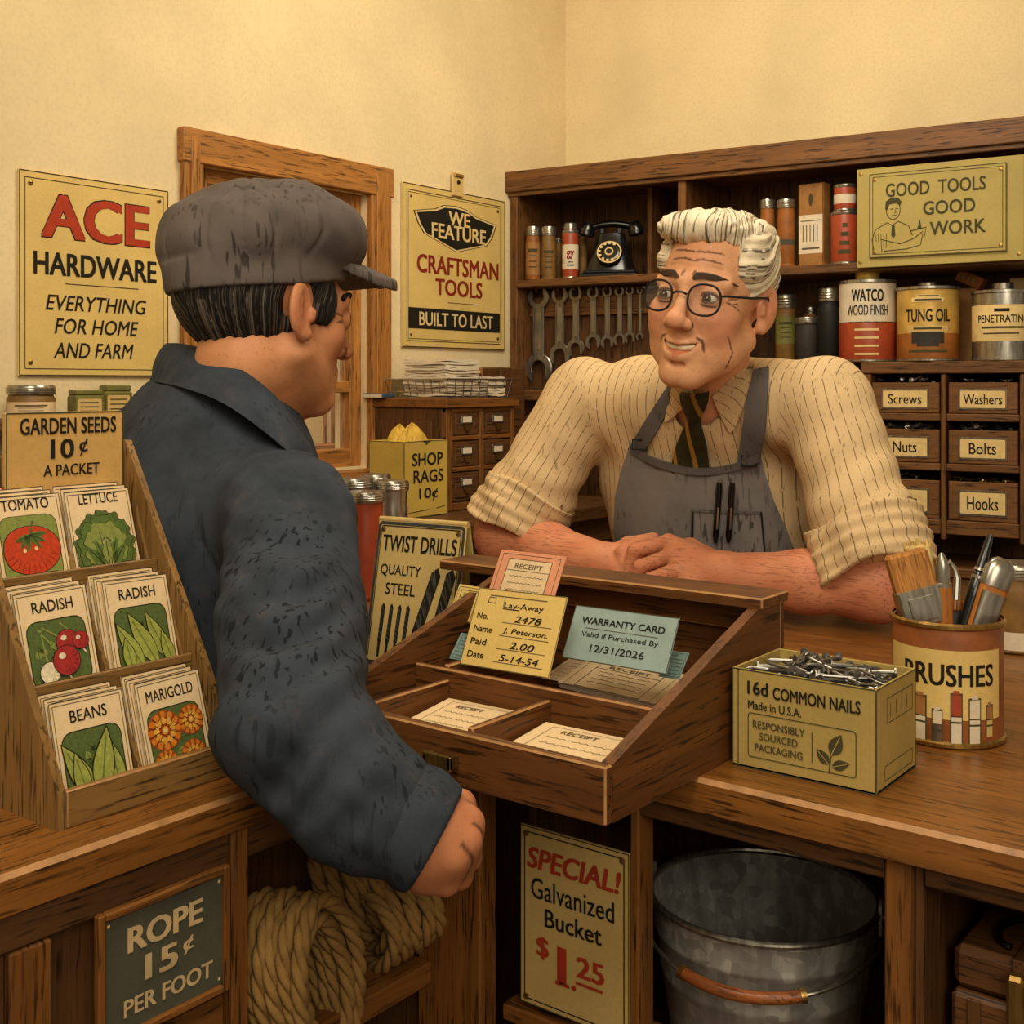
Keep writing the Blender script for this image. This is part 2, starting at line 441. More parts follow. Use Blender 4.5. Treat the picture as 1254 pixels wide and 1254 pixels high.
pt('lower_rail', c1, [((FX-.02, -.42, .80), (FX-.004, -.282, .828), M['wdy'])])
pt('base_board', c1, [((FX-.02, -1.2, .0), (FX-.01, -.262, .08), M['dky'])])
c2 = cab('open counter cubby with a sloping light, holding hanks of rope', (FX, -.13, 0))
c2['label'] = 'open wooden counter cubby under the customer arm holding hanks of rope'
pt('post', c2, [((FX-.03, -.280, 0), (FX+.004, -.262, ZT), M['wdz'])])
pt('post', c2, [((FX-.02, -.0205, 0), (.014, .006, ZT), M['wdz'])])
pt('back_panel', c2, [((FX-.14, -.262, 0), (FX-.13, .0, ZT), M['dkz'])])
pt('side_panel', c2, [((FX-.13, -.0, 0), (FX+.03, .012, ZT), M['dkz'])])
pt('shelf', c2, [((FX-.13, -.261, .735), (FX+.002, -.022, .758), M['wdy'])])
pt('rail', c2, [((FX-.03, -.262, ZT-.032), (FX-.004, -.021, ZT), M['dky'])])
pt('lower_shelf', c2, [((FX-.13, -.261, .55), (FX+.002, -.022, .57), M['wdy'])])
c3 = cab('open wooden counter bay holding the galvanized bucket beside its price sign', (.2, .2, 0))
pt('back_panel', c3, [((.02, .33, 0), (.440, .34, ZT), M['dkz'])])
pt('divider', c3, [((.168, .012, 0), (.178, .040, ZT), M['wdz'])])
pt('side_panel', c3, [((.02, .05, 0), (.03, .33, ZT), M['dkz'])])
pt('post', c3, [((.412, .008, 0), (.433, .04, ZT), M['wdz'])])
pt('post', c3, [((.4335, .016, 0), (.441, .04, ZT), M['dkz'])])
pt('side_panel', c3, [((.434, .0405, 0), (.440, .33, ZT), M['dkz'])])
pt('rail', c3, [((.02, .014, ZT-.022), (.4115, .034, ZT), M['dkx'])])
pt('shelf', c3, [((.031, .02, .59), (.168, .33, .61), M['wdx']), ((.1685, .041, .59), (.4335, .33, .61), M['wdx'])])
pt('ledge', c3, [((.016, .012, .705), (.168, .08, .722), M['wdx'])])
pt('slat', c3, [((.0305, .055, .80), (.09, .067, .83), M['wdx'])])
pt('slat', c3, [((.0305, .06, .75), (.09, .072, .78), M['wdx'])])
c4 = cab('open wooden counter bay holding the latched tool chest, right of the bucket', (.8, .2, 0))
pt('back_panel', c4, [((.4415, .33, 0), (1.2, .34, ZT), M['dkz'])])
pt('rail', c4, [((.4415, .014, ZT-.02), (1.2, .034, ZT), M['dkx'])])
pt('shelf', c4, [((.4415, .04, .59), (1.2, .33, .61), M['wdx'])])
pt('side_panel', c4, [((1.2, .02, 0), (1.21, .34, ZT), M['dkz'])])
c5 = cab('back half of the wooden counter where the shopkeeper leans', (0, .6, 0))
pt('panel', c5, [((-.70, .78, 0), (1.21, .79, ZT), M['dkz'])])
pt('panel', c5, [((-.70, .13, 0), (-.69, .78, ZT), M['dkz'])])
# ------------------------------------------------------------------ things on the left wall
def plate(m, W, H, mat, t=.004, b=.001): m.box((0, 0, -t), (W, H, 0), mat, b)   # local: x right, y up, z out
def on_left_wall(o, Y, Z, off=.006): o.matrix_world = frame_m((XL+off, Y, Z), (0, 1, 0), (0, 0, 1), (1, 0, 0)); return o
def screws(par, pts, r=.005, mat=None):
    for x, y in pts:
        m = MB(); m.lathe([(r, 0), (r, .0012), (r*.6, .0022), (0, .0025)], mat or M['brass'], 12); m.box((-r*.7, -.0006, .002), (r*.7, .0006, .0028), M['ink'], 0)
        m.build('screw', par, (x, y, 0))
# hardware store sign
a = onX(20, 206, XL); b_ = onX(204, 460, XL); W = b_.y-a.y; H = .352
t = thing('wall_sign', 'large cream enamel sign with big red lettering, left of the window', 'sign'); on_left_wall(t, a.y, a.z-H)
m = MB(); plate(m, W, H, M['sign']); f = Face(m, (0, 0, 0), (1, 0, 0), (0, 1, 0))
f.frame(.002, .002, W-.002, H-.002, .0016, M['ink'], 2); f.frame(.012, .013, W-.012, H-.013, .0012, M['ink'], 2)
f.text('ACE', W*.5, H*.79, W*.73, .080, M['ink'], .058, 0, 2); f.text('ACE', W*.5, H*.79, W*.72, .076, M['red'], .04, 0, 3)
f.text('HARDWARE', W*.5, H*.555, W*.82, .040, M['ink'], .035)
f.stroke([(W*.29, H*.46), (W*.78, H*.46)], .0013, M['ink'])
for k, s in enumerate(('EVERYTHING', 'FOR HOME', 'AND FARM')):
    f.text(s, W*(.5, .5, .48)[k], H*(.365, .25, .13)[k], W*(.67, .56, .53)[k], .027, M['ink'], .012, .22)
m.build('sign_plate', t); screws(t, [(.022, .024), (W-.022, .024), (.022, H-.022), (W-.022, H-.022)], .0045)
# tool sign with a clip
a = onX(490, 222, XL); b_ = onX(616, 430, XL); W = b_.y-a.y; H = a.z-onX(490, 425, XL).z
t = thing('wall_sign', 'cream tool sign with a black shield panel, hanging from a clip right of the window', 'sign'); on_left_wall(t, a.y, a.z-H)
m = MB(); plate(m, W, H, M['sign']); f = Face(m, (0, 0, 0), (1, 0, 0), (0, 1, 0))
f.frame(.002, .002, W-.002, H-.002, .002, M['ink'], 2); f.frame(.016, .016, W-.016, H-.016, .0016, M['ink'], 2); f.frame(.021, .021, W-.021, H-.021, .001, M['ink'], 2)
sh = [(.5, .985), (.62, .965), (.70, .925), (.90, .885), (.86, .775), (.80, .70), (.5, .615), (.20, .73), (.15, .80), (.11, .895), (.30, .935), (.38, .975)]
sh = [(x*W, H*(.62+(y-.615)*.76)) for x, y in sh]
f.poly([((x-W/2)*1.03+W/2, (y-.745*H)*1.05+.745*H) for x, y in sh], M['ink'], 1); f.poly([((x-W/2)*1.0+W/2, (y-.745*H)*1.02+.745*H) for x, y in sh], M['cream'], 2); f.poly([((x-W/2)*.95+W/2, (y-.745*H)*.94+.745*H) for x, y in sh], M['ink'], 3)
f.text('WE', W*.53, H*.825, W*.21, .034, M['cream'], .03, 0, 4); f.text('FEATURE', W*.53, H*.735, W*.53, .036, M['cream'], .03, 0, 4)
f.text('CRAFTSMAN', W*.53, H*.52, W*.80, .044, M['dred'], .035); f.text('TOOLS', W*.53, H*.385, W*.46, .040, M['dred'], .035)
f.stroke([(W*.42, H*.29), (W*.73, H*.29)], .0013, M['ink'])
f.poly([(.022, .045), (W-.022, .045), (W-.022, H*.245), (.022, H*.245)], M['ink'], 2); f.text('BUILT TO LAST', W*.51, H*.18, W*.72, .033, M['cream'], .02, 0, 4)
m.build('sign_plate', t); screws(t, [(.03, .03), (W-.03, .03), (.03, H-.03), (W-.03, H-.03)], .004)
m = MB(); m.box((W*.5-.02, H-.012, 0), (W*.5+.02, H+.045, .007), M['sign2'], .002); m.box((W*.5-.016, H+.035, .007), (W*.5+.016, H+.042, .012), M['brass'], .001)
m.lathe([(.005, 0), (.005, .003), (0, .004)], M['ink'], 10, TR(W*.5, H+.022, .0065)); m.build('clip', t)

# ------------------------------------------------------------------ jars, tins
def jar(name, label, cat, loc, r, h, body, lid, group=None, neck=.8, lidh=.18, label_mat=None, band=None, clear=True, rz=0, lines=True):
    t = thing(name, label, cat, loc, rz, group); hb = h*(1-lidh)
    prof = [(r*.9, 0), (r, .004), (r, hb*.82), (r*.96, hb*.88), (r*neck, hb*.95), (r*neck, hb)]
    m = MB(); m.lathe(prof, body, 28)
    m.lathe([(r*1.004, hb*.02), (r*1.03, hb*.04), (r*1.004, hb*.06)], body, 28, cap=False)
    m.build('jar_body', t)
    m = MB(); m.lathe([(r*neck*1.08, hb), (r*neck*1.1, hb+.002), (r*neck*1.1, h-.004), (r*neck*1.02, h), (0, h)], lid, 28)
    for k in range(3): m.lathe([(r*neck*1.1, hb+(k+1)*(h-hb)/5), (r*neck*1.13, hb+(k+1.3)*(h-hb)/5), (r*neck*1.1, hb+(k+1.6)*(h-hb)/5)], lid, 28, cap=False)
    m.build('lid', t)
    if label_mat:
        m = MB(); lo, hi = band or (.2, .7); wrap_label(m, r*1.008, hb*lo, hb*hi, -100, 100, label_mat, lines); m.build('paper_label', t)
    return t
def wrap_label(m, r, z0, z1, a0, a1, mat, lines=True, n=20, face=-90):
    v = []; f = []
    for i in range(n+1):
        a = math.radians(face+a0+(a1-a0)*i/n)
        for z in (z0, z1): v.append((r*math.cos(a), r*math.sin(a), z))
    f = [(2*i, 2*i+2, 2*i+3, 2*i+1) for i in range(n)]
    m.add(v, f, mat)
    if lines:
        for k in range(4):
            zz = z1-(z1-z0)*(.25+.17*k); w = .6 if k else .8
            wrap_quad(m, r*1.006, zz-(z1-z0)*(.05 if k == 0 else .018), zz+(z1-z0)*(.05 if k == 0 else .018), face+a0*w*.5, face+a1*w*.5, M['ink2'])
def wrap_quad(m, r, z0, z1, a0, a1, mat, n=10):
    v = []
    for i in range(n+1):
        a = math.radians(a0+(a1-a0)*i/n)
        for z in (z0, z1): v.append((r*math.cos(a), r*math.sin(a), z))
    m.add(v, [(2*i, 2*i+2, 2*i+3, 2*i+1) for i in range(n)], mat)
def wrap_text(m, s, r, zc, h, ang, mat, bold=.02, face=-90, zoff=0):
    v, f = text_geo(s, 0, 0.0); b = bold*.75; n = len(v)
    v = np.concatenate([v+np.array([x, y, 0]) for x, y in ((0, 0), (b, b*.5), (-b, b*.5), (b, -b*.5), (-b, -b*.5))]); f = [tuple(i+k*n for i in q) for k in range(5) for q in f]; lo = v.min(0); hi = v.max(0); out = []
    for i_, p in enumerate(v):
        x = (p[0]-(lo[0]+hi[0])/2)/(hi[0]-lo[0])*ang; a = math.radians(face+x); q = r-.00004*(i_//n)
        out.append((q*math.cos(a), q*math.sin(a), zc+(p[1]-(lo[1]+hi[1])/2)/(hi[1]-lo[1])*h))
    m.add(out, f, mat)
CAMA = math.atan2(FW[1], FW[0])     # heading of the view; a label built facing -y is turned to the viewer with this
def facing(p): return math.atan2(CAM[1]-p.y, CAM[0]-p.x)+math.pi/2
# little wall shelf at the far left with a jar and two tins
zs = 1.292
t = thing('wall_shelf', 'short wooden wall shelf under the red lettered sign', 'shelf', (XL, .2, zs))
m = MB(); m.box((.001, -.30, -.018), (.13, .22, 0), M['dky'], .002); m.build('board', t)
for y in (-.2, .12):
    m = MB(); m.prism([(0, -.018), (.1, -.018), (0, -.1)], -.008, .008, M['dkz'], frame_m((0.001, y, 0), (1, 0, 0), (0, 0, 1), (0, -1, 0))); m.build('bracket', t)
p = onX(38, 490, XL+.065)
jar('glass_jar', 'wide clear glass jar with a paper label on the wall shelf', 'jar', (p.x, p.y, zs), .038, .056, M['ochre'], M['tin'], None, .92, .28, M['paper'], (.12, .7), rz=facing(p))
def square_tin(label, px, X, wd, h, mat):
    p = onX(px, 490, X); t = thing('square_tin', label, 'tin', (p.x, p.y, zs), facing(p)+.25, None)
    m = MB(); m.box((-wd/2, -wd/2, 0), (wd/2, wd/2, h*.8), mat, .003); f = Face(m, (-wd/2, -wd/2, 0), (1, 0, 0), (0, 0, 1))
    f.poly(rrect(wd*.1, h*.1, wd*.9, h*.68, .003), M['sign2'], 1)
    for k in range(3): f.stroke([(wd*.2, h*(.55-.15*k)), (wd*.8, h*(.55-.15*k))], .002, M['ink2'], 2)
    m.build('tin_body', t)
    m = MB(); m.box((-wd*.47, -wd*.47, h*.8), (wd*.47, wd*.47, h), mat, .003); m.build('lid', t)
square_tin('square olive green tin on the wall shelf, nearer the glass jar', 105, XL+.08, .05, .048, M['greent'])
square_tin('taller square olive green tin on the wall shelf, half behind the customer shoulder', 141, XL+.05, .048, .056, M['greent'])
# long tools in the yard rack outside the window
for k, (px, X, kind) in enumerate(((262, XL-.3, 0), (272, XL-.3, 1), (284, XL-.3, 0), (398, XL-.3, 0), (408, XL-.3, 2))):
    p = onX(px, 232, X); d = (p-Vector(CAM)).length
    t = thing('yard_broom', ('brush head of a yard broom outside the window, %s' % ('at the left end', 'second from the left', 'third from the left', 'behind the cap peak', 'rightmost by the frame')[k]), 'broom', (p.x, p.y, 1.2))
    m = MB(); m.tube([(0, 0, 0), (0, 0, p.z-1.2-.02)], .006, M['winz'], 8); m.build('handle', t)
    m = MB(); m.lathe([(.006, -.03), (.016, -.02), (.02, .02), (.022, .045), (.0, .05)], M['tan'], 12, TR(0, 0, p.z-1.2)); m.build('head', t)
t = thing('yard_rail', 'wooden rail holding the brooms outside the window', 'rail', (XL-.34, .7, 1.2))
m = MB(); m.box((-.02, -.6, -.03), (.06, .8, -.001), M['winy'], .003); m.build('rail_board', t)
for y in (-.5, .7):
    m = MB(); m.box((-.02, y-.02, -1.2), (.02, y+.02, -.031), M['winz'], .002); m.build('post', t)

# ------------------------------------------------------------------ back bench along the left wall, the drawer cabinet, rags box
BZ = 1.075
t = thing('back_bench', 'dark wooden bench along the left wall under the small drawer cabinet', 'bench', (XL, 1.0, 0))
l = Vector(t.location)
def bb(name, boxes):
    m = MB()
    for lo, hi, mat in boxes: m.box(Vector(lo)-l, Vector(hi)-l, mat, .002)
    m.build(name, t)
bb('bench_top', [((XL+.007, .30, BZ-.03), (-.72, 1.475, BZ), M['dky'])])
bb('apron', [((-.75, .31, BZ-.085), (-.735, 1.47, BZ-.031), M['dky'])])
for k in range(4): bb('leg', [((-.77 if k % 2 else XL+.01, (.32, 1.42)[k//2], 0), (-.735 if k % 2 else XL+.045, (.355, 1.455)[k//2], BZ-.031 if k % 2 == 0 else BZ-.086), M['dkz'])])
bb('shelf', [((XL+.05, .36, .8), (-.78, 1.41, .82), M['dky'])])
CX, CY0, CY1, CZ = -.90, .985, 1.225, 1.318
t = thing('drawer_cabinet', 'small dark wooden cabinet of six label-holder drawers under the paper basket', 'cabinet', (CX-.11, (CY0+CY1)/2, BZ))
l = Vector(t.location)
bb('carcass', [((XL+.008, CY0, BZ), (CX-.012, CY1, CZ-.02), M['dkz'])])
bb('top_board', [((XL+.007, CY0-.008, CZ-.02), (CX+.008, CY1+.008, CZ), M['wdy'])])
bb('face_frame', [((CX-.012, y0, BZ), (CX, y1, CZ-.02), M['wdz']) for y0, y1 in ((CY0, CY0+.02), ((CY0+CY1)/2-.006, (CY0+CY1)/2+.006), (CY1-.014, CY1))]+[((CX-.012, CY0, z0), (CX-.001, CY1, z1), M['wdy']) for z0, z1 in ((BZ, BZ+.018), (BZ+.084, BZ+.094), (BZ+.152, BZ+.162), (CZ-.03, CZ-.02))])
bb('end_panel', [((XL+.03, CY0-.004, BZ+.03), (CX-.04, CY0, CZ-.05), M['dkz'])])
for r in range(3):
    for c in range(2):
        z0 = BZ+.02+.068*r; y0 = (CY0+.022, (CY0+CY1)/2+.008)[c]; y1 = ((CY0+CY1)/2-.008, CY1-.016)[c]
        m = MB(); m.box(Vector((CX-.011, y0, z0))-l, Vector((CX-.003, y1, z0+.062))-l, M['dky'], .002); m.box(Vector((CX-.004, y0+.008, z0+.008))-l, Vector((CX-.001, y1-.008, z0+.054))-l, M['dky'], .002)
        d = m.build('drawer', t)
        ym = (y0+y1)/2
        m = MB(); m.box(Vector((CX-.001, ym-.019, z0+.032))-l, Vector((CX+.002, ym+.019, z0+.05))-l, M['tin'], .001); m.box(Vector((CX+.002, ym-.015, z0+.035))-l, Vector((CX+.0025, ym+.015, z0+.047))-l, M['paperw'], 0); m.build('label_holder', d)
        m = MB(); m.prism([(-.012, 0), (.012, 0), (.004, -.014), (-.004, -.014)], 0, .005, M['brass'], frame_m(Vector((CX-.001, ym, z0+.03))-l, (0, 1, 0), (0, 0, 1), (1, 0, 0))); m.build('pull', d)
# wire basket with paper on the cabinet
p0 = onX(462, 487, CX-.005); bx0, bx1, by0, by1 = -1.085, CX-.002, CY0+.004, CY1-.008
t = thing('wire_basket', 'low wire basket of paper bags on top of the drawer cabinet', 'basket', ((bx0+bx1)/2, (by0+by1)/2, CZ))
l = Vector(t.location); hx = (bx1-bx0)/2; hy = (by1-by0)/2
m = MB()
for z, k, r in ((.002, .92, .0012), (.015, .95, .0011), (.028, .975, .0011), (.042, 1.0, .0021)):
    m.tube([(-hx*k, -hy*k, z), (hx*k, -hy*k, z), (hx*k, hy*k, z), (-hx*k, hy*k, z)], r, M['tin'], 6, closed=True)
m.build('rim', t); m = MB()
for i in range(9):
    u = -1+2*i/8
    for s in (-1, 1):
        m.tube([(hx*u*.92, s*hy*.92, .002), (hx*u, s*hy, .042)], .0011, M['tin'], 6); m.tube([(s*hx*.92, hy*u*.92, .002), (s*hx, hy*u, .042)], .0011, M['tin'], 6)
    m.tube([(hx*u*.92, -hy*.92, .002), (hx*u*.92, hy*.92, .002)], .0011, M['tin'], 6)
m.build('wires', t)
def stack(label, cx, cy, wx, wy, z0, n, th, seed, mat=None, lean=0, group='paper sheaves in the wire basket'):
    rnd = random.Random(seed); m = MB()
    t = None
    for i in range(n):
        a = rnd.uniform(-.05, .05); z = z0+i*th
        T = TR(cx+rnd.uniform(-.004, .004), cy+rnd.uniform(-.004, .004), z) @ RZ(a)
        k = 5; v = []; f = []
        for iy in range(k+1):
            for ix in range(k+1):
                u, w_ = ix/k-.5, iy/k-.5
                v.append((u*wx, w_*wy, th*.5+lean*th*2*(abs(u)**2+abs(w_)**2)+rnd.uniform(-.2, .2)*th))
        m2 = len(v); v += [(x, y, z_-th*.8) for x, y, z_ in v]
        for iy in range(k):
            for ix in range(k):
                q = (iy*(k+1)+ix, iy*(k+1)+ix+1, (iy+1)*(k+1)+ix+1, (iy+1)*(k+1)+ix); f.append(q); f.append(tuple(m2+j for j in q[::-1]))
        per = [i_ for i_ in range(k+1)]+[r*(k+1)+k for r in range(1, k+1)]+[k*(k+1)+i_ for i_ in range(k-1, -1, -1)]+[r*(k+1) for r in range(k-1, 0, -1)]
        for a_, b_ in zip(per, per[1:]+per[:1]): f.append((a_, m2+a_, m2+b_, b_))
        m.add(v, f, mat or M['paperw'], T)
    o = m.build('paper_stack', smooth=0); o.location = (0, 0, 0)
    return tag(o, label, 'paper', group)
stack('tall sheaf of white paper bags standing in the wire basket', -.975, 1.055, .12, .115, CZ+.005, 13, .0062, 3, lean=.6)
stack('lower sheaf of white paper beside the tall one in the wire basket', -.955, 1.165, .095, .06, CZ+.005, 7, .0062, 5, lean=.4)
# brown boxes behind the basket, blue steel rule at its left
t = thing('brown_box', 'brown wooden box standing behind the paper basket', 'box', (-1.09, 1.30, BZ))
m = MB(); m.box((-.035, -.06, 0), (.035, .0, .315), M['tan'], .003); m.build('box_body', t)
m = MB(); m.box((.035, -.052, .25), (.038, -.008, .3), M['dkz'], .001); m.build('box_panel', t)
t = thing('brown_box', 'darker brown box at the shelf side behind the paper basket', 'box', (-1.06, 1.40, BZ))
m = MB(); m.box((-.045, -.07, 0), (.035, .03, .315), M['dkz'], .003); m.build('box_body', t)
m = MB(); m.box((.035, -.05, .05), (.038, .01, .29), M['dky'], .001); m.build('box_panel', t)
p = onY(450, 486, CY0+.03)
t = thing('slate_ledger', 'thin dark blue ledger lying at the left end of the drawer cabinet', 'book', (-1.085, CY0+.035, CZ), 0)
m = MB(); m.box((-.043, -.06, 0), (.02, -.02, .011), plain('dark_blue_cover', (58, 74, 84), .6), .002); m.build('cover', t)
m = MB(); m.box((-.040, -.0615, .0015), (.018, -.0605, .0095), M['paperw'], 0); m.build('pages', t)
# box of shop rags
c = onZ(495, 637, BZ); wl = onY(452, 600, c.y)
wx = c.x-max(wl.x, XL+.02); wy = .135; hz = .158
t = thing('rag_box', 'yellow cardboard box of shop rags in front of the drawer cabinet', 'box', (c.x, c.y, BZ))
m = MB(); th = .003
m.box((-wx, 0, 0), (0, wy, th), M['yboard'], 0)
m.box((-wx, 0, 0), (-wx+th, wy, hz), M['yboard'], .001); m.box((-th, 0, 0), (0, wy, hz), M['yboard'], .001)
m.box((-wx+th, 0, 0), (-th, th, hz), M['yboard'], .001); m.box((-wx+th, wy-th, 0), (-th, wy, hz), M['yboard'], .001)
f = Face(m, (0, 0, 0), (0, 1, 0), (0, 0, 1))
f.text('SHOP', wy*.52, hz*.76, wy*.70, .026, M['ink'], .02); f.text('RAGS', wy*.54, hz*.54, wy*.68, .026, M['ink'], .02); f.text('10¢', wy*.54, hz*.30, wy*.43, .027, M['ink'], .02)
f.stroke([(wy*.1, hz*.08), (wy*.55, hz*.10)], .0012, M['ink']); f.stroke([(wy*.72, hz*.105), (wy*.92, hz*.125)], .0012, M['ink']); f.poly([(wy*.4, hz), (wy*.62, hz), (wy*.5, hz*.94)], M['ink2'], 1)
f.frame(.001, .001, wy-.001, hz-.001, .0014, M['ink2'], 1)
g = Face(m, (-wx, 0, 0), (1, 0, 0), (0, 0, 1)); g.frame(.001, .001, wx-.001, hz-.001, .0014, M['ink2'], 1)
m.build('box_body', t)
rnd = random.Random(4); ragmat = fabric('yellow_rag_cloth', (206, 168, 70), .3, .5)
RAGQ = []
for k, (ux, uy, r, h) in enumerate(((.30, .42, .074, .058), (.66, .45, .076, .062), (.52, .62, .070, .046))):
    m = MB(); n = 26; mm = 10; v = []; fcs = []
    for i in range(mm+1):
        ph = math.pi*.5*i/mm
        for j in range(n):
            an = 2*math.pi*j/n; fold = 1+.10*math.sin(an*5+k*2+ph*3)+.06*math.sin(an*9-k)
            v.append((r*.98*math.cos(ph)*fold*math.cos(an), r*.9*math.cos(ph)*fold*math.sin(an), h*(math.sin(ph)+.12*math.sin(an*4+ph*5))-.03*(1-i/mm)))
    for i in range(mm):
        for j in range(n): fcs.append((i*n+j, i*n+(j+1) % n, (i+1)*n+(j+1) % n, (i+1)*n+j))
    fcs.append(tuple(mm*n+j for j in range(n))); fcs.append(tuple(range(n))[::-1])
    m.add(v, fcs, ragmat)
    o = m.build('shop_rag', loc=(c.x-wx*(1-ux)*.86-wx*.06, c.y+wy*uy, BZ+hz-.018), smooth=60)
    o.scale = (.42, .60, .8)
    tag(o, ('crumpled yellow rag heaped at the window end of the rag box', 'crumpled yellow rag bulging at the middle of the rag box', 'crumpled yellow rag at the cabinet end of the rag box')[k], 'rag', 'yellow rags in the rag box')
# tins behind the customer
def can(name, label, cat, loc, r, h, body, lid=None, group=None, rz=0.0, topk=1.0, cap=None, n=32, bands=None, collar=None):
    t = thing(name, label, cat, loc, rz, group); lid = lid or M['tin']
    m = MB(); m.lathe([(r*.97, 0), (r, .002), (r, h-.002), (r*.97, h)], body, n)
    if bands:
        for z0, z1, mt in bands: m.lathe([(r*1.004, h*z0), (r*1.006, h*z0+.0004), (r*1.006, h*z1-.0004), (r*1.004, h*z1)], mt, n, cap=False)
    m.build('can_body', t)
    m = MB(); m.lathe([(r*1.0, -.0), (r*1.035, .0015), (r*1.035, .0045), (r*1.0, .006)], lid, n, cap=False); m.build('bottom_rim', t)
    m = MB(); m.lathe([(r*1.0, h-.005), (r*1.04, h-.003), (r*1.04, h+.002), (r*.99, h+.003), (r*.95, h-.001), (0, h-.001)], lid, n); m.build('top_rim', t)
    if cap:
        cr, ch, cm = cap; m = MB(); m.lathe([(cr*.92, h-.002), (cr*.92, h+ch*.25), (cr, h+ch*.3), (cr, h+ch*.9), (cr*.9, h+ch), (0, h+ch)], cm, 24); m.build('cap', t)
    return t
for k, (px, py, d, r, h, mt, lb) in enumerate(((447, 735, 1.93, .030, .165, M['rust'], 'red glass spice-style jar behind the customer sleeve'), (434, 700, 2.02, .03, .18, M['tin'], 'plain tin can just behind the red jar'), (460, 700, 2.1, .025, .18, M['tin'], 'middle one of the plain tin cans beside the rag box'), (480, 700, 2.03, .027, .175, M['tin'], 'plain tin can nearest the rag box'))):
    p = at(px, 640, d); jar('storage_tin', lb.replace('glass spice-style ', 'lidded '), 'tin', (p.x, p.y, TOPZ), r, h+.01, mt, M['tin'], 'tins behind the customer', .97, .10, None, rz=facing(p))
# ------------------------------------------------------------------ the wall of shelves
def bthing(name, label, cat, s, t, z, rz=0, group=None): return thing(name, label, cat, Bpt(s, t, z), BANG+rz, group)
S1, S2, S3 = 1.617, 1.333, 1.398    # top shelf, wrench shelf, can shelf (right)
sD = onB(1056, 440, 0)[0]           # left side of the bin unit
sP = onB(829, 230, 0)[0]
SR = 1.36
t = thing('shelving_unit', 'dark wooden wall shelving filling the back wall behind the shopkeeper', 'shelves', Bpt(0, 0, 0), BANG)
def sb(name, boxes):
    m = MB()
    for lo, hi, mat in boxes: m.box(lo, hi, mat, .002)
    return m.build(name, t)
sb('back_panel', [((.021, .235, 0), (SR-.021, .25, 1.905), M['dkz'])])
sb('side_panel', [((0, 0, 0), (.02, .25, 1.90), M['shz'])])
sb('side_panel', [((SR-.02, 0, 0), (SR, .25, 1.90), M['shz'])])
sb('cornice', [((-.012, -.012, 1.845), (SR+.01, -.001, 1.898), M['shx']), ((-.006, -.004, 1.834), (SR, .006, 1.846), M['shx'])])
sb('top_board', [((.021, .007, 1.85), (SR-.021, .234, 1.87), M['shx'])])
sb('shelf', [((.021, -.004, S1-.02), (SR-.021, .234, S1), M['shx'])])
sb('shelf', [((.021, -.004, S2-.026), (sD-.001, .234, S2), M['shx'])])
sb('shelf', [((.021, .0, 1.03), (sD-.001, .234, 1.05), M['shx'])])
sb('shelf', [((sD, -.012, S3-.026), (SR-.021, .234, S3), M['shx'])])
sb('partition', [((sP, .004, S1+.001), (sP+.02, .234, 1.849), M['shz'])])
s2 = onB(800, 260, .06)[0]
sb('partition', [((s2-.045, .12, S1+.001), (s2-.03, .234, 1.849), M['shz'])])
sb('partition', [((sD, -.010, 1.0), (sD+.022, .234, S3-.027), M['shz'])])
sb('wrench_board', [((.021, .075, S2), (onB(912, 400, .08)[0], .09, S1-.021), M['dkz'])])
sb('wrench_rail', [((.022, .062, 1.525), (onB(900, 400, .08)[0], .0745, 1.575), M['shx'])])
sb('base_board', [((.021, .02, .0), (SR-.021, .04, .12), M['shx'])])
sb('lower_shelf', [((.021, .0, .94), (SR-.021, .234, .96), M['shx']), ((.021, .01, .86), (SR-.021, .03, .939), M['shx'])])
# bin unit frame: rails and stile
rows = [(onB(1155, a, 0)[1], onB(1155, b, 0)[1]) for a, b in ((506, 459), (567, 516), (636, 577))]
cols = [(onB(1066, 500, 0)[0], onB(1152.5, 500, 0)[0]), (onB(1160, 500, 0)[0], onB(1249, 500, 0)[0])]
sb('stile', [((cols[0][1]+.001, -.008, 1.02), (cols[1][0]-.001, .2, S3-.027), M['shz'])])
sb('stile', [((cols[1][1]+.001, -.008, 1.02), (cols[1][1]+.02, .2, S3-.027), M['shz'])])
for k in range(3):
    zt = rows[k][0]-.001; zb = rows[k+1][1]+.001 if k < 2 else zt-.03
    zb = min(zb, zt-.008)
    for c0, c1 in cols: sb('bin_rail', [((c0, -.008, zb), (c1, .2, zt), M['shx'])])
bins = [['Screws', 'Washers'], ['Nuts', 'Bolts'], ['Nails', 'Hooks']]
hw = {}
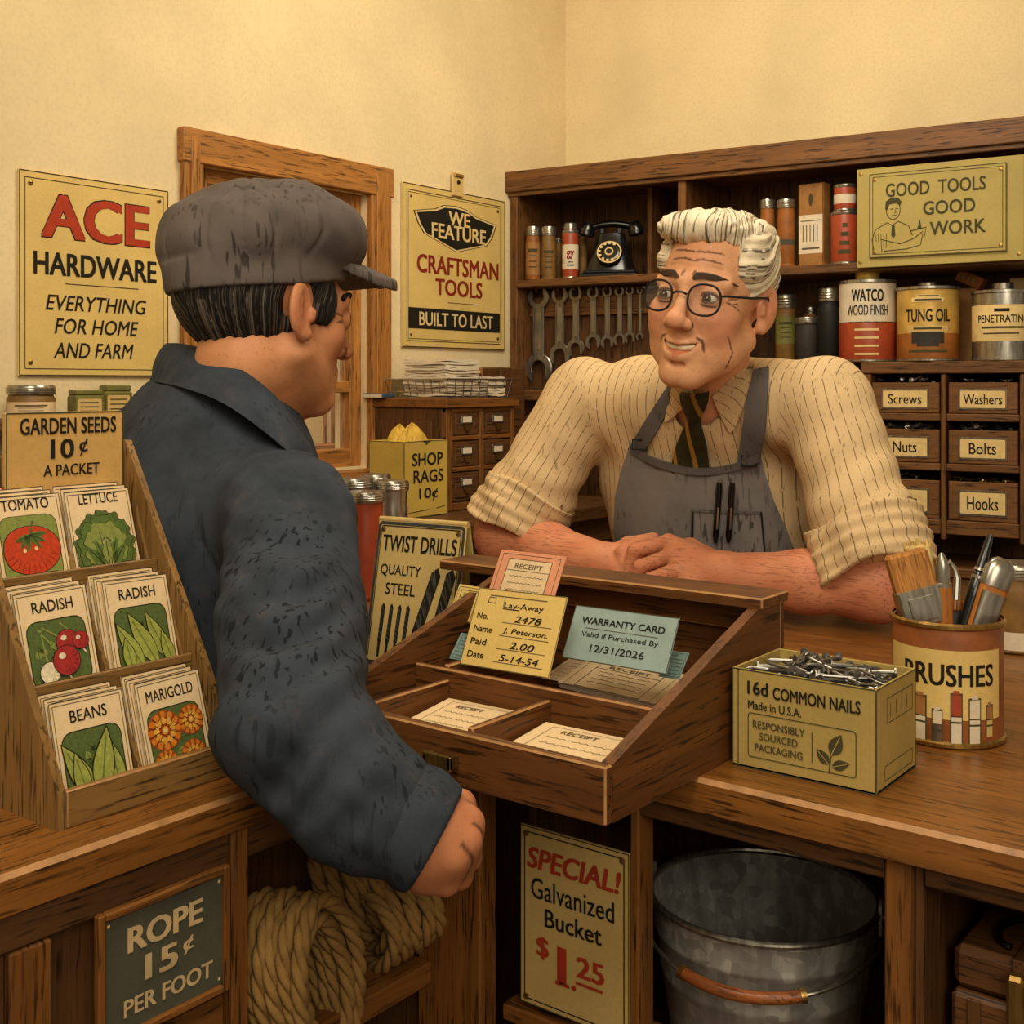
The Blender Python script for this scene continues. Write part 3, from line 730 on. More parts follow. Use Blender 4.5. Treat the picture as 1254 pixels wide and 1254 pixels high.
def scrap(kind, rnd):
    m = MB(); s = rnd.uniform(.8, 1.2)
    if kind == 'Washers': m.lathe([(.004*s, 0), (.010*s, 0), (.010*s, .0018), (.004*s, .0018), (.004*s, 0)], M['steel'], 14, cap=False)
    elif kind == 'Nuts': m.lathe([(.004, 0), (.0095, 0), (.0095, .007), (.004, .007), (.004, 0)], M['steel'], 6, cap=False)
    elif kind == 'Hooks': m.tube([(0.014, 0, 0), (0, 0, 0)]+[(-.007+.007*math.cos(a), .007+.007*math.sin(a-math.pi/2)-.0, 0) for a in [0, -.6, -1.2, -1.8, -2.4, -3.0]], .0017, M['brass'], 6)
    elif kind == 'Screws': m.lathe([(0, 0), (.0012, .004), (.0022, .016), (.0025, .022), (.0052, .0245), (.0052, .0255), (0, .0265)], M['steel'], 10)
    elif kind == 'Bolts': m.tube([(0, 0, 0), (0, 0, .022)], .003, M['steel'], 8); m.lathe([(.0065, .022), (.0065, .027), (0, .027)], M['steel'], 6)
    else: m.tube([(0, 0, 0), (0, 0, .028)], .0013, M['steel'], 6); m.lathe([(.0035, .028), (.0035, .0292), (0, .0294)], M['steel'], 10)
    return m
for r in range(3):
    zb, zt = rows[r]; H = (zt-zb)
    for c in range(2):
        nm = bins[r][c]; s0, s1 = cols[c]; W = s1-s0-.006; hf = H*.80; D = .15
        t2 = bthing('storage_bin', 'wooden storage bin with a card reading %s' % nm, 'bin', (s0+s1)/2, 0, zb)
        m = MB(); x = W/2
        m.box((-x, 0, 0), (x, .009, hf), M['shx'], .0015); m.box((-x, .0095, 0), (-x+.006, D, hf), M['dky'], .001); m.box((x-.006, .0095, 0), (x, D, hf), M['dky'], .001); m.box((-x, D, 0), (x, D+.006, hf), M['dkx'], .001); m.box((-x+.006, .009, 0), (x-.006, D, .005), M['dkx'], 0)
        m.build('bin_box', t2)
        cw = W*.70; ch = hf*.66; cy = hf*.46
        m = MB(); m.box((-cw/2, -.002, cy-ch/2), (cw/2, -.0002, cy+ch/2), M['tin'], .001)
        f = Face(m, (0, -.002, cy), (1, 0, 0), (0, 0, 1)); f.poly(rrect(-cw*.475, -ch*.44, cw*.475, ch*.44, .002), M['ink2'], 1); f.poly(rrect(-cw*.465, -ch*.42, cw*.465, ch*.42, .002), M['cream'], 2)
        wl = {'Screws': .70, 'Washers': .80, 'Nuts': .5, 'Bolts': .56, 'Nails': .52, 'Hooks': .64}[nm]; v_, _ = text_geo(nm, .012, 0)
        f.text(nm, 0, 0, cw*wl, ch*.50, M['ink'], .014, 0, 4); m.build('label_card', t2)
        # filling: a lower bed plus single pieces on top
        rnd = random.Random(r*7+c); bed = MB(); x -= .008
        gx = 8; gy = 6; v = []; fc = []
        for j in range(gy+1):
            for i in range(gx+1): v.append((-x+2*x*i/gx, .012+(D-.014)*j/gy, hf*.90+(.0 if i in (0, gx) or j in (0, gy) else rnd.uniform(0, .006))))
        n0 = len(v); v += [(a, b, .006) for a, b, _ in v]
        for j in range(gy):
            for i in range(gx):
                q = (j*(gx+1)+i, j*(gx+1)+i+1, (j+1)*(gx+1)+i+1, (j+1)*(gx+1)+i); fc.append(q); fc.append(tuple(n0+k for k in q[::-1]))
        per = list(range(gx+1))+[j*(gx+1)+gx for j in range(1, gy+1)]+[gy*(gx+1)+i for i in range(gx-1, -1, -1)]+[j*(gx+1) for j in range(gy-1, 0, -1)]
        for a_, b_ in zip(per, per[1:]+per[:1]): fc.append((a_, n0+a_, n0+b_, b_))
        bed.add(v, fc, M['char'])
        sing = {'Screws': 'screw', 'Washers': 'washer', 'Nuts': 'nut', 'Bolts': 'bolt', 'Nails': 'nail', 'Hooks': 'hook'}[nm]
        for k in range(40):
            mm = scrap(nm, rnd); T = TR(rnd.uniform(-x*.85, x*.85), .02+rnd.uniform(0, D-.04), hf*.93+rnd.uniform(.0, .010)) @ Matrix.Rotation(rnd.uniform(0, 6.28), 4, 'Z') @ Matrix.Rotation(rnd.uniform(1.1, 2.0) if nm in ('Screws', 'Bolts', 'Nails') else rnd.uniform(-.5, .5), 4, 'X')
            for i in range(len(mm.f)): pass
            bed.add(mm.v, mm.f, M['steel'] if nm != 'Hooks' else M['brass'], T)
        o = bed.build('hardware_heap', None, smooth=40); o.matrix_world = TR(t2.location) @ RZ(BANG)
        tag(o, 'heap of loose %ss filling the bin marked %s' % (sing, nm), 'hardware', None, 'stuff')
# top shelf, left: bottles, red tin, telephone
def shelf_jar(px0, px1, pyt, pyb, t_, z, kind, label, body, lid=None, **k):
    s, zt, d = onB((px0+px1)/2, pyt, t_); r = (px1-px0)/2/F_PX*d; p = Bpt(s, t_, z)
    return jar(kind, label, 'jar', p, r, zt-z, body, lid or M['tin'], k.pop('group', None), rz=facing(p), **k)
G1 = 'bottles at the left end of the top shelf'
shelf_jar(643.5, 661.5, 278, 333, .03, S1, 'spice_bottle', 'amber bottle with a tin lid, leftmost in the front row of the top shelf', M['amber'], neck=.92, lidh=.17, label_mat=M['tan'], band=(.12, .85), group=G1)
shelf_jar(663, 681, 278, 333, .045, S1, 'spice_bottle', 'olive bottle with a tin lid between the amber bottle and the red labelled tin', M['ochre'], neck=.92, lidh=.17, label_mat=M['ochre'], band=(.12, .8), group=G1)
shelf_jar(679, 689, 292, 333, .12, S1, 'spice_bottle', 'short slim bottle peeping out behind the olive bottle', M['ochre'], neck=.9, lidh=.1, group=G1)
s, zt, d = onB(698.5, 284, .045); p = Bpt(s, .045, S1); h = zt-S1; r = 10/F_PX*d
t = can('round_tin', 'red and white tin with a knobbed lid beside the telephone', 'tin', p, r, h, M['rust'], M['tin'], None, facing(p), cap=(r*.8, .022, M['tin']), bands=[(.2, .72, M['paperw'])])
m = MB(); wrap_text(m, 'gy', r*1.02, h*.5, .022, 55, M['dred'], .05); wrap_quad(m, r*1.02, h*.27, h*.30, -115, -65, M['ink']); wrap_quad(m, r*1.02, h*.34, h*.36, -110, -70, M['ink']); m.build('lettering', t)
shelf_jar(709, 719, 285, 333, .12, S1, 'spice_bottle', 'slim dark bottle half hidden behind the telephone', M['ochre'], neck=.9, lidh=.1, group=G1)
# telephone
s, _, d = onB(748, 300, .075); pxm = d/F_PX; p = Bpt(s, .075, S1)
t = thing('rotary_telephone', 'black rotary dial telephone on the top shelf', 'telephone', p, facing(p)-.12)
W = 66*pxm; Ht = 70*pxm
m = MB(); m.box((-W*.52, -.045, 0), (W*.52, .055, .012), M['black'], .003); m.box((-W*.48, -.04, .012), (W*.48, .05, .018), M['black'], .003); m.build('base', t)
def loft(m, secs, mat, n=28, p=3.0):
    v = []; f = []
    for z, hx, y0, y1 in secs:
        for i in range(n):
            a = 2*math.pi*i/n; c, s_ = math.cos(a), math.sin(a)
            v.append((hx*math.copysign(abs(c)**(2/p), c), (y0+y1)/2+(y1-y0)/2*math.copysign(abs(s_)**(2/p), s_), z))
    for k in range(len(secs)-1):
        for i in range(n): f.append((k*n+i, k*n+(i+1) % n, (k+1)*n+(i+1) % n, (k+1)*n+i))
    f.append(tuple(range(n))[::-1]); f.append(tuple(range((len(secs)-1)*n, len(secs)*n))); m.add(v, f, mat)
m = MB(); loft(m, [(.018, W*.46, -.038, .048), (Ht*.3, W*.40, -.030, .042), (Ht*.55, W*.31, -.012, .034), (Ht*.72, W*.26, .0, .03), (Ht*.80, W*.24, .004, .028)], M['black']); m.build('housing', t)
m = MB(); T = frame_m((0, -.030, Ht*.43), (1, 0, 0), (0, math.sin(.40), math.cos(.40)), (0, -math.cos(.40), math.sin(.40)))
R = W*.235; m.lathe([(R*1.05, -.004), (R*1.05, .002), (R, .004), (0, .004)], M['black'], 30, T); m.lathe([(R*.97, .0045), (R*.60, .0045)], M['cream'], 30, T, False)
m.lathe([(R*.86, .005), (R*.80, .006), (R*.60, .006), (R*.56, .005)], M['black'], 30, T, False)
for k in range(10):
    a = math.radians(60+k*29); m.lathe([(R*.115, .0065), (0, .0067)], M['cream'], 10, T @ TR(R*.76*math.cos(a), R*.76*math.sin(a), 0))
m.lathe([(R*.34, .004), (R*.34, .008), (R*.26, .0085), (0, .0085)], M['cream'], 20, T); m.lathe([(R*.24, .009), (0, .0092)], M['black'], 20, T); m.build('dial', t)
m = MB()
for sx in (-1, 1): m.box((sx*W*.16-.007, .002, Ht*.78), (sx*W*.16+.007, .028, Ht*.90), M['black'], .003)
m.build('cradle', t)
m = MB(); hh = Ht*.97
m.tube([(W*.44*u, .014, hh-W*.09*u*u) for u in [-1, -.75, -.5, -.25, 0, .25, .5, .75, 1]], .0088, M['black'], 12)
for sx in (-1, 1): m.lathe([(.012, .012), (.017, .004), (.021, -.012), (.021, -.02), (.012, -.024), (0, -.024)], M['black'], 20, TR(sx*W*.44, .014, hh-W*.06) @ Matrix.Rotation(sx*-.25, 4, 'Y'))
m.build('handset', t)
# top shelf, right of the shopkeeper
G2 = 'jars on the top shelf right of the shopkeeper'
shelf_jar(931, 949, 245, 325, .05, S1, 'spice_bottle', 'amber bottle with a tin lid just above the shopkeeper hair', M['amber'], neck=.95, lidh=.13, label_mat=M['tan'], band=(.2, .7), group=G2)
shelf_jar(952, 974, 245, 324, .045, S1, 'spice_bottle', 'taller amber bottle with a dark band left of the tan carton', M['amber'], neck=.95, lidh=.13, label_mat=M['slate'], band=(.38, .47), lines=False, group=G2)
s, zt, d = onB(993, 224, .04); p = Bpt(s, .04, S1); k = d/F_PX; W = 33*k; h = zt-S1
t = thing('carton', 'tall tan carton with a white printed panel on the top shelf', 'carton', p, facing(p)-.42)
m = MB(); m.box((-W/2, 0, 0), (W/2, .04, h), M['tan'], .002); f = Face(m, (-W/2, 0, 0), (1, 0, 0), (0, 0, 1)); f.poly([(0.001, h*.16), (W-.001, h*.16), (W-.001, h*.62), (.001, h*.62)], M['paperw'], 1)
for i in range(5): f.stroke([(W*(.2+.14*i), h*.3), (W*(.2+.14*i), h*.5)], .0022, M['pencil'], 2)
f.stroke([(W*.1, h*.55), (W*.9, h*.55)], .002, M['pencil'], 2); f.stroke([(W*.15, h*.22), (W*.85, h*.22)], .004, M['pencil'], 2); f.poly(arc(W*.5, h*.8, W*.08, h*.08, n=16), M['ink2'], 1); f.frame(.001, .001, W-.001, h-.001, .0016, M['ink'], 2)
m.build('carton_body', t)
s, zt, d = onB(1035, 262, .045); p = Bpt(s, .045, S1); r = 17/F_PX*d; h = zt-S1
t = can('round_tin', 'red tin with scrawled lettering beside the tool slogan sign', 'tin', p, r, h, M['rust'], M['tin'], 'red tins stacked by the slogan sign', facing(p))
m = MB()
for i in range(4): wrap_quad(m, r*1.01, h*(.2+.17*i), h*(.28+.17*i), -118+6*i, -68-4*i, M['ink2'])
m.build('lettering', t)
h2 = onB(1036, 228, .045)[1]-S1-h-.004; r2 = r*.78
t = can('round_tin', 'small red tin with a white band standing on the red tin', 'tin', Bpt(s, .045, S1+h+.0035), r2, h2, M['rust'], M['tin'], 'red tins stacked by the slogan sign', facing(p), bands=[(.3, .66, M['paperw'])])
# slogan sign hung on the shelf edge
s0, z0, _ = onB(1050, 325, -.02); s1, z1, _ = onB(1252, 325, -.02)
W = s1-s0+.004; zt = onB(1050, 208, -.02)[1]; zb = z0-.006; H = zt-zb
t = bthing('shelf_sign', 'olive workshop slogan sign with a drawn workman, fixed across the top shelf', 'sign', s0, -.021, zb)
t.rotation_euler = (math.radians(0), 0, BANG)
m = MB(); m.box((0, 0, 0), (W, .004, H), M['olive'], .001); m.build('backing_board', t)
m = MB(); iw0, iw1, ih0, ih1 = W*.08, W*.905, H*.09, H*.94
m.box((iw0, -.005, ih0), (iw1, -.0002, ih1), M['olive'], .001); f = Face(m, (0, -.005, 0), (1, 0, 0), (0, 0, 1))
f.frame(iw0+.0015, ih0+.0015, iw1-.0015, ih1-.0015, .0018, M['ink2'], 1); f.frame(iw0+.008, ih0+.008, iw1-.008, ih1-.008, .0014, M['ink2'], 1)
f.text('GOOD  TOOLS', W*.485, H*.76, W*.60, H*.135, M['ink2'], .022); f.text('GOOD', W*.57, H*.555, W*.31, H*.135, M['ink2'], .022); f.text('WORK', W*.62, H*.35, W*.33, H*.135, M['ink2'], .022)
# the drawn workman
hx, hy = W*.232, H*.56; q = H*.11
f.stroke(arc(hx, hy, q*.62, q*.85, n=24), .0016, M['ink2'], 2, True)
f.poly([(hx-q*.72, hy+q*.1), (hx-q*.66, hy+q*.8), (hx-q*.2, hy+q*1.15), (hx+q*.45, hy+q*1.1), (hx+q*.75, hy+q*.7), (hx+q*.62, hy+q*.35), (hx+q*.3, hy+q*.62), (hx-q*.35, hy+q*.55), (hx-q*.5, hy+q*.05)], M['ink2'], 3)
f.stroke([(hx-q*.25, hy+q*.08), (hx, hy+q*.12)], .0016, M['ink2']); f.stroke([(hx+q*.2, hy+q*.12), (hx+q*.45, hy+q*.1)], .0016, M['ink2']); f.stroke([(hx+q*.15, hy+q*.05), (hx+q*.25, hy-q*.25), (hx+q*.08, hy-q*.25)], .0014, M['ink2']); f.stroke([(hx-q*.12, hy-q*.5), (hx+q*.3, hy-q*.48)], .0016, M['ink2'])
bd = [(hx-q*1.7, ih0+.012), (hx-q*1.9, hy-q*2.6), (hx-q*1.6, hy-q*1.7), (hx-q*.5, hy-q*1.1), (hx-q*.1, hy-q*1.4), (hx+q*.45, hy-q*1.05), (hx+q*1.35, hy-q*1.5), (hx+q*1.7, hy-q*2.4)]
f.stroke(bd, .0018, M['ink2']); f.stroke([(hx-q*1.0, ih0+.012), (hx-q*1.1, hy-q*2.6), (hx+q*.6, hy-q*3.1), (hx+q*1.8, hy-q*2.7), (hx+q*2.6, hy-q*2.1)], .0018, M['ink2']); f.stroke([(hx-q*.8, ih0+.014), (hx+q*1.2, ih0+.016), (hx+q*2.4, hy-q*3.3), (hx+q*2.6, hy-q*2.3)], .0016, M['ink2'])
f.poly([(hx-q*.12, hy-q*1.35), (hx+q*.12, hy-q*1.35), (hx+q*.2, hy-q*2.3), (hx, hy-q*2.6), (hx-q*.18, hy-q*2.3)], M['ink2'], 2)
for i in range(5): f.stroke([(hx-q*(1.6-.25*i), hy-q*2.1), (hx-q*(1.5-.22*i), hy-q*(2.8+.15*i))], .0011, M['ink2'])
f.poly([(hx+q*2.1, hy-q*1.9), (hx+q*2.35, hy-q*1.0), (hx+q*2.5, hy-q*1.9)], M['ink2'], 2); f.stroke([(hx+q*1.5, hy-q*2.0), (hx+q*2.9, hy-q*1.75), (hx+q*2.7, hy-q*2.7)], .002, M['ink2'])
m.build('sign_plate', t)
sc = [(.02*W, .06*H), (.97*W, .06*H), (.025*W, .95*H), (iw0+.012, ih0+.013), (iw1-.012, ih0+.013), (iw0+.012, ih1-.013), (iw1-.012, ih1-.013)]
for i, (x, y) in enumerate(sc):
    m = MB(); m.lathe([(.004, 0), (.004, .0014), (0, .002)], M['brass'], 10); o = m.build('screw', t); o.matrix_local = frame_m((x, -.0002 if i < 3 else -.0052, y), (1, 0, 0), (0, 0, 1), (0, -1, 0))
# wrenches on the rail
wr = [(658, 349, 470, 19), (684, 350, 449, 14.5), (703.5, 350, 438, 12), (725, 350, 429, 10.5), (742.5, 350, 428, 9), (757.5, 350, 424, 8.5), (770, 350, 421, 7.5), (782.5, 352, 417, 5)]
names = ['largest open-ended wrench, at the left end of the hanging row', 'second largest hanging wrench, next to the largest', 'third hanging wrench counting from the largest', 'fourth hanging wrench counting from the largest', 'fifth hanging wrench counting from the largest', 'sixth hanging wrench counting from the largest', 'seventh hanging wrench, slim, beside the shopkeeper glasses', 'smallest hanging wrench, half hidden by the shopkeeper face']
for k, (px, y0, y1, hw_) in enumerate(wr):
    s, zt, d = onB(px, y0, .045); zb = onB(px, y1, .045)[1]; K = d/F_PX; R = hw_*K*.78; Rb = hw_*K; Lh = zt-zb
    t = bthing('wrench', names[k], 'wrench', s, .054, zt, 0, 'open-ended wrenches hanging in the shelf')
    m = MB(); th = .0035
    T = frame_m((0, 0, 0), (1, 0, 0), (0, 0, 1), (0, -1, 0))
    for cz, r, op in ((-R, R, math.radians(97)), (-Lh+Rb, Rb, math.radians(-84))):
        n = 26; v = []; gap = math.radians(33); ri = r*.50
        outer = [(r*math.cos(op+gap+(2*math.pi-2*gap)*i/n), r*math.sin(op+gap+(2*math.pi-2*gap)*i/n)) for i in range(n+1)]
        gi = math.radians(70); inner = [(ri*math.cos(op+gi+(2*math.pi-2*gi)*i/n), ri*math.sin(op+gi+(2*math.pi-2*gi)*i/n)) for i in range(n+1)]
        pts = [(x, y+cz, th) for x, y in outer]+[(x, y+cz, th) for x, y in inner]; N = n+1
        pts += [(x*.94, (y)*.94+cz, th+.0018) for x, y in outer]+[(x*1.08, y*1.08+cz, th+.0018) for x, y in inner]
        pts += [(x, y+cz, 0) for x, y in outer]+[(x, y+cz, 0) for x, y in inner]
        f = []
        for i in range(n):
            f += [(2*N+i, 2*N+i+1, 3*N+i+1, 3*N+i), (i, i+1, 2*N+i+1, 2*N+i), (3*N+i, 3*N+i+1, N+i+1, N+i), (4*N+i, 4*N+i+1, i+1, i), (N+i, N+i+1, 5*N+i+1, 5*N+i), (5*N+i, 5*N+i+1, 4*N+i+1, 4*N+i)]
        for i in (0, n): f.append((4*N+i, i, 2*N+i, 3*N+i, N+i, 5*N+i))
        m.add(pts, f, M['steel'], T)
    hwid = R*.52
    m.box((-hwid, -.0045, -Lh+Rb*1.75), (hwid, -.0008, -R*1.75), M['steel'], .0012); m.box((-hwid*.5, -.0058, -Lh+Rb*2.2), (hwid*.5, -.0045, -R*2.3), M['tin'], .0006)
    m.build('wrench_body', t)
    o = bthing('peg', 'brass peg holding the %s' % names[k].split(',')[0].replace('hanging wrench ', 'hanging wrench '), 'hook', s, .0615, zt-R*.55, 0, 'pegs on the wrench rail'); 
    m = MB(); m.tube([(0, 0, 0), (0, -.02, 0), (0, -.024, .005)], .0022, M['brass'], 8); m.build('pin', o)
shelf_jar(676, 702, 457, 478, .028, S2, 'glass_jar', 'squat glass jar with a tin lid below the wrenches', M['ochre'], neck=.95, lidh=.3)
shelf_jar(699, 720, 450, 478, .052, S2, 'glass_jar', 'taller glass jar with a tin lid below the wrenches, by the shoulder', M['tan'], neck=.95, lidh=.3)
shelf_jar(640, 661, 509, 600, .03, 1.05, 'glass_jar', 'tall square-shouldered jar of pale liquid on the shelf under the wrenches', M['tin'], neck=.85, lidh=.14, label_mat=M['paperw'], band=(.2, .75))
shelf_jar(1032, 1060, 660, 700, .1, .96, 'glass_jar', 'low glass jar on the bottom shelf behind the shopkeeper elbow', M['char'], neck=.9, lidh=.2)
# can shelf, right
shelf_jar(950, 975, 361, 440, .10, S3, 'glass_jar', 'ochre jar with a tin lid behind the shopkeeper ear', M['ochre'], neck=.95, lidh=.2, label_mat=M['greent'], band=(.35, .85))
shelf_jar(975, 1003, 389, 440, .07, S3, 'glass_jar', 'low grey jar between the ochre jar and the dark bottles', M['char'], neck=.95, lidh=.14)
shelf_jar(984, 1002, 376, 440, .16, S3, 'glass_jar', 'narrow brown jar at the back behind the low grey jar', M['amber'], neck=.9, lidh=.12)
shelf_jar(1001, 1030, 353, 440, .06, S3, 'dark_bottle', 'dark bottle with a wide shoulder left of the white and red can', M['blackm'], lid=M['tin'], neck=.78, lidh=.18)
def bigcan(px0, px1, pyt, label, name, body, bands, cap, letters):
    s, zt, d = onB((px0+px1)/2, pyt, .05); r = (px1-px0)/2/F_PX*d; p = Bpt(s, .05, S3); h = zt-S3
    t = can(name, label, 'can', p, r, h, body, M['tin'], 'finishing product cans on the shelf', facing(p), cap=cap, bands=bands, n=40)
    m = MB()
    for it in letters:
        if it[0] == 't': wrap_text(m, it[1], r*1.015, h*it[2], h*it[3], it[4], it[5], it[6] if len(it) > 6 else .03)
        elif it[0] == 'q': wrap_quad(m, r*it[6] if len(it) > 6 else r*1.012, h*it[1], h*it[2], -90+it[3], -90+it[4], it[5])
    m.build('lettering', t); return t, r, h
gold = plain('cap_yellow', (206, 168, 74), .4, .1, .4)
t, r, h = bigcan(1029, 1096, 346, 'white and red wood finish can with a yellow cap', 'finish_can', M['paperw'], [(.03, .485, M['rust'])], (.026, .034, gold),
    [('t', 'WATCO', .82, .15, 66, M['ink'], .045), ('t', 'WOOD FINISH', .64, .13, 86, M['ink'], .025), ('q', .485, .495, -90, 90, M['ink'])]+[('t', s_, .41-.105*i, .05, 52-4*(i == 3), M['cream'], .02) for i, s_ in enumerate(('DECORATOR', 'INTERIORS', 'DANISH OIL', 'ONE PINT'))][:0]+[('q', .385-.1*i, .41-.1*i, -26, -26+13*j+10, M['cream']) for i in range(4) for j in range(4)])
m = MB(); m.box((.004, -.012, h+.034), (.02, .012, h+.046), gold, .003); m.build('spout', t)
t, r, h = bigcan(1100, 1173, 354, 'gold tung oil can with a round emblem', 'finish_can', M['goldt'], [(.04, .38, M['amber'])], (.02, .014, M['tin']),
    [('t', 'TUNG OIL', .62, .17, 84, M['ink'], .03), ('q', .80, .86, -30, 30, M['cream']), ('q', .86, .90, -22, 22, M['cream']), ('q', .88, .89, -20, 20, M['ink2'], 1.02), ('q', .82, .84, -24, 24, M['ink2'], 1.02), ('q', .24, .40, -30, 30, M['char']), ('q', .20, .24, -20, 20, M['char']), ('q', .40, .48, -38, 38, M['sign2']), ('q', .43, .455, -26, 26, M['ink2'], 1.02), ('q', .12, .15, -36, 36, M['ink2'])])
t, r, h = bigcan(1193, 1264, 358, 'silver penetrating oil can with a cream label, at the picture edge', 'finish_can', M['tin'], [(.28, .80, M['cream'])], (.022, .02, M['tin']),
    [('t', 'PENETRATING', .60, .11, 100, M['ink'], .02), ('q', .70, .745, -16, 12, M['ink']), ('q', .46, .49, -42, 40, M['ink2']), ('q', .38, .40, -38, 30, M['ink2'])])
s, zt, d = onB(1183, 350, .13); p = Bpt(s, .13, S3); K = d/F_PX
t = thing('carton', 'brown carton standing between the gold and silver cans', 'carton', p, facing(p)-.3)
m = MB(); m.box((-14*K, 0, 0), (14*K, .04, zt-S3-.005), M['tan'], .002); m.build('carton_body', t); hC = zt-S3-.005
t = thing('carton', 'small brown box tilted on top of the brown carton', 'carton', p+Vector((0, 0, hC+.008)), facing(p)-.3)
m = MB(); T = Matrix.Rotation(.45, 4, 'Y'); m.box((-15*K, -.004, -.0), (17*K, .04, .027), M['amber'], .002, T)
for i in range(4): m.box((-13*K+i*.011, -.0065, .006), (-13*K+i*.011+.007, -.004, .02), M['tan'], .001, T)
m.build('carton_body', t)
s, zt, d = onB(1252, 340, .16); p = Bpt(s, .16, S3)
t = thing('carton', 'pale carton behind the silver can at the picture edge', 'carton', p, facing(p))
m = MB(); m.box((-.025, 0, 0), (.035, .03, zt-S3), M['sign2'], .002); f = Face(m, (-.025, 0, 0), (1, 0, 0), (0, 0, 1)); f.stroke([(.01, .14), (.05, .14)], .004, M['ink2']); m.build('carton_body', t)
# ------------------------------------------------------------------ things on and under the counter
# receipt tray with sloping sides, standing on the corner of the counter
TX0, TX1, TY0, TY1, TZ = -.085, .246, -.148, .170, TOPZ
t = thing('receipt_tray', 'dark wooden compartment tray with sloping sides jutting over the counter corner', 'tray', ((TX0+TX1)/2, (TY0+TY1)/2, TZ)); l = Vector(t.location); tray = t
def tb(name, boxes, par=None):
    m = MB()
    for lo, hi, mat in boxes: m.box(Vector(lo)-l, Vector(hi)-l, mat, .0016, None, M['highlit'])
    return m.build(name, par or t)
FH = .047; BH = .131; TT = .011
tb('bottom', [((TX0+TT, TY0+TT, TZ), (TX1-TT, TY1, TZ+.008), M['trx'])])
tb('front', [((TX0, TY0, TZ), (TX1, TY0+TT, TZ+FH), M['trx'])])
for nm, x0 in (('side', TX0), ('side', TX1-TT)):
    m = MB(); yb = TY1; D = yb-(TY0+TT)
    pr = [(0, 0), (D, 0), (D, BH), (D-.05, BH), (.0, FH)]
    m.prism(pr, 0, TT, M['try'], frame_m(Vector((x0, TY0+TT+.0003, TZ))-l, (0, 1, 0), (0, 0, 1), (1, 0, 0))); m.build(nm, t)
tb('back_ledge', [((-.165, TY1-.048, TZ+BH), (TX1+.004, TY1+.012, TZ+BH+.011), M['trx'])])
tb('back', [((-.16, TY1+.0003, TZ), (TX1, TY1+.011, TZ+BH), M['trx']), ((TX0+TT, TY1-.012, TZ+BH-.03), (TX1-TT, TY1, TZ+BH), M['trx'])])
yd1, yd2 = TY0+.128, TY0+.20
tb('cross_divider', [((TX0+TT, yd1, TZ+.008), (TX1-TT, yd1+.007, TZ+.060), M['trx'])])
xa, xb = onZ(512, 840, TZ+.055).x, onZ(668, 862, TZ+.055).x
xa = onY(545, 826, yd1).x; xb = onY(668, 866, yd1).x
for x in (xa, xb): tb('divider', [((x, TY0+TT, TZ+.008), (x+.007, yd1, TZ+.050), M['try'])])
tb('divider', [((xa-.008, yd1+.007, TZ+.008), (xa-.001, TY1-.015, TZ+.062), M['try'])])
p = onY(547, 931, TY0); m = MB(); pz = p.z-TZ; px_ = p.x-l.x; py_ = TY0-l.y
m.box((px_-.018, py_-.012, pz-.006), (px_+.014, py_-.008, pz+.008), M['brass'], .0015); m.box((px_-.018, py_-.012, pz-.006), (px_-.014, py_, pz+.006), M['brass'], .0015); m.box((px_+.010, py_-.012, pz-.004), (px_+.014, py_, pz+.008), M['brass'], .0015)
m.prism([(-.018, -.006), (-.014, -.006), (-.016, -.013)], 0, .004, M['brass'], frame_m((px_, py_-.008, pz), (1, 0, 0), (0, 0, 1), (0, -1, 0)))
m.build('pull_handle', t)
# papers
def card(name, label, o, u, v, W, H, mat, draw=None, th=.0006, bend=0.0, group=None, cat='card'):
    """o: lower left corner, u across, v up"""
    u = Vector(u).normalized(); v = Vector(v); v = (v-u*u.dot(v)).normalized(); n = u.cross(v)
    m = MB(); m.box((0, 0, -th), (W, H, 0), mat, 0)
    f = Face(m, (0, 0, 0), (1, 0, 0), (0, 1, 0), .00025)
    if draw: draw(f, W, H)
    ob = m.build(name, smooth=0); ob.matrix_world = frame_m(o, u, v, n)
    return tag(ob, label, cat, group)
def quad_card(name, label, pts, d, mat, draw, lean_d, **k):
    """corner pixels: lower left, lower right, upper left; depths of the lower edge ends, upper edge set back by lean_d"""
    a = at(*pts[0], d[0]); b = at(*pts[1], d[1]); c = at(*pts[2], d[0]+lean_d)
    u = b-a; W = u.length; v = c-a; H = (v-u.normalized()*u.normalized().dot(v)).length
    return card(name, label, a, u, v, W, H, mat, draw, **k)
def d_lay(f, W, H):
    I = M['ink']; k = M['pencil']
    f.text('Lay-Away', W*.56, H*.80, W*.44, H*.095, I, .01); f.stroke([(W*.14, H*.80), (W*.16, H*.915), (W*.80, H*.915)], .0009, k)
    f.frame(W*.15, H*.82, W*.23, H*.89, .0006, k); f.stroke([(W*.33, H*.9), (W*.33, H*.76), (W*.52, H*.76)], .0009, I)
    for i, (a, b, ws, wl, b_) in enumerate((('No.', '2478', .13, .30, .03), ('Name', 'J. Peterson.', .21, .50, .005), ('Paid', '2.00', .18, .28, .005), ('Date', '5-14-54', .19, .43, .005))):
        y = H*(.645-.165*i); f.text(a, W*(.06+ws/2), y, W*ws, H*.08, I, .015); f.text(b, W*.64, y+H*.005, W*wl, H*.085, I, .012, .2)
        f.stroke([(W*.36, y-H*.055), (W*.91, y-H*.055)], .0006, k)
    f.frame(.0005, .0005, W-.0005, H-.0005, .0006, M['ink2'])
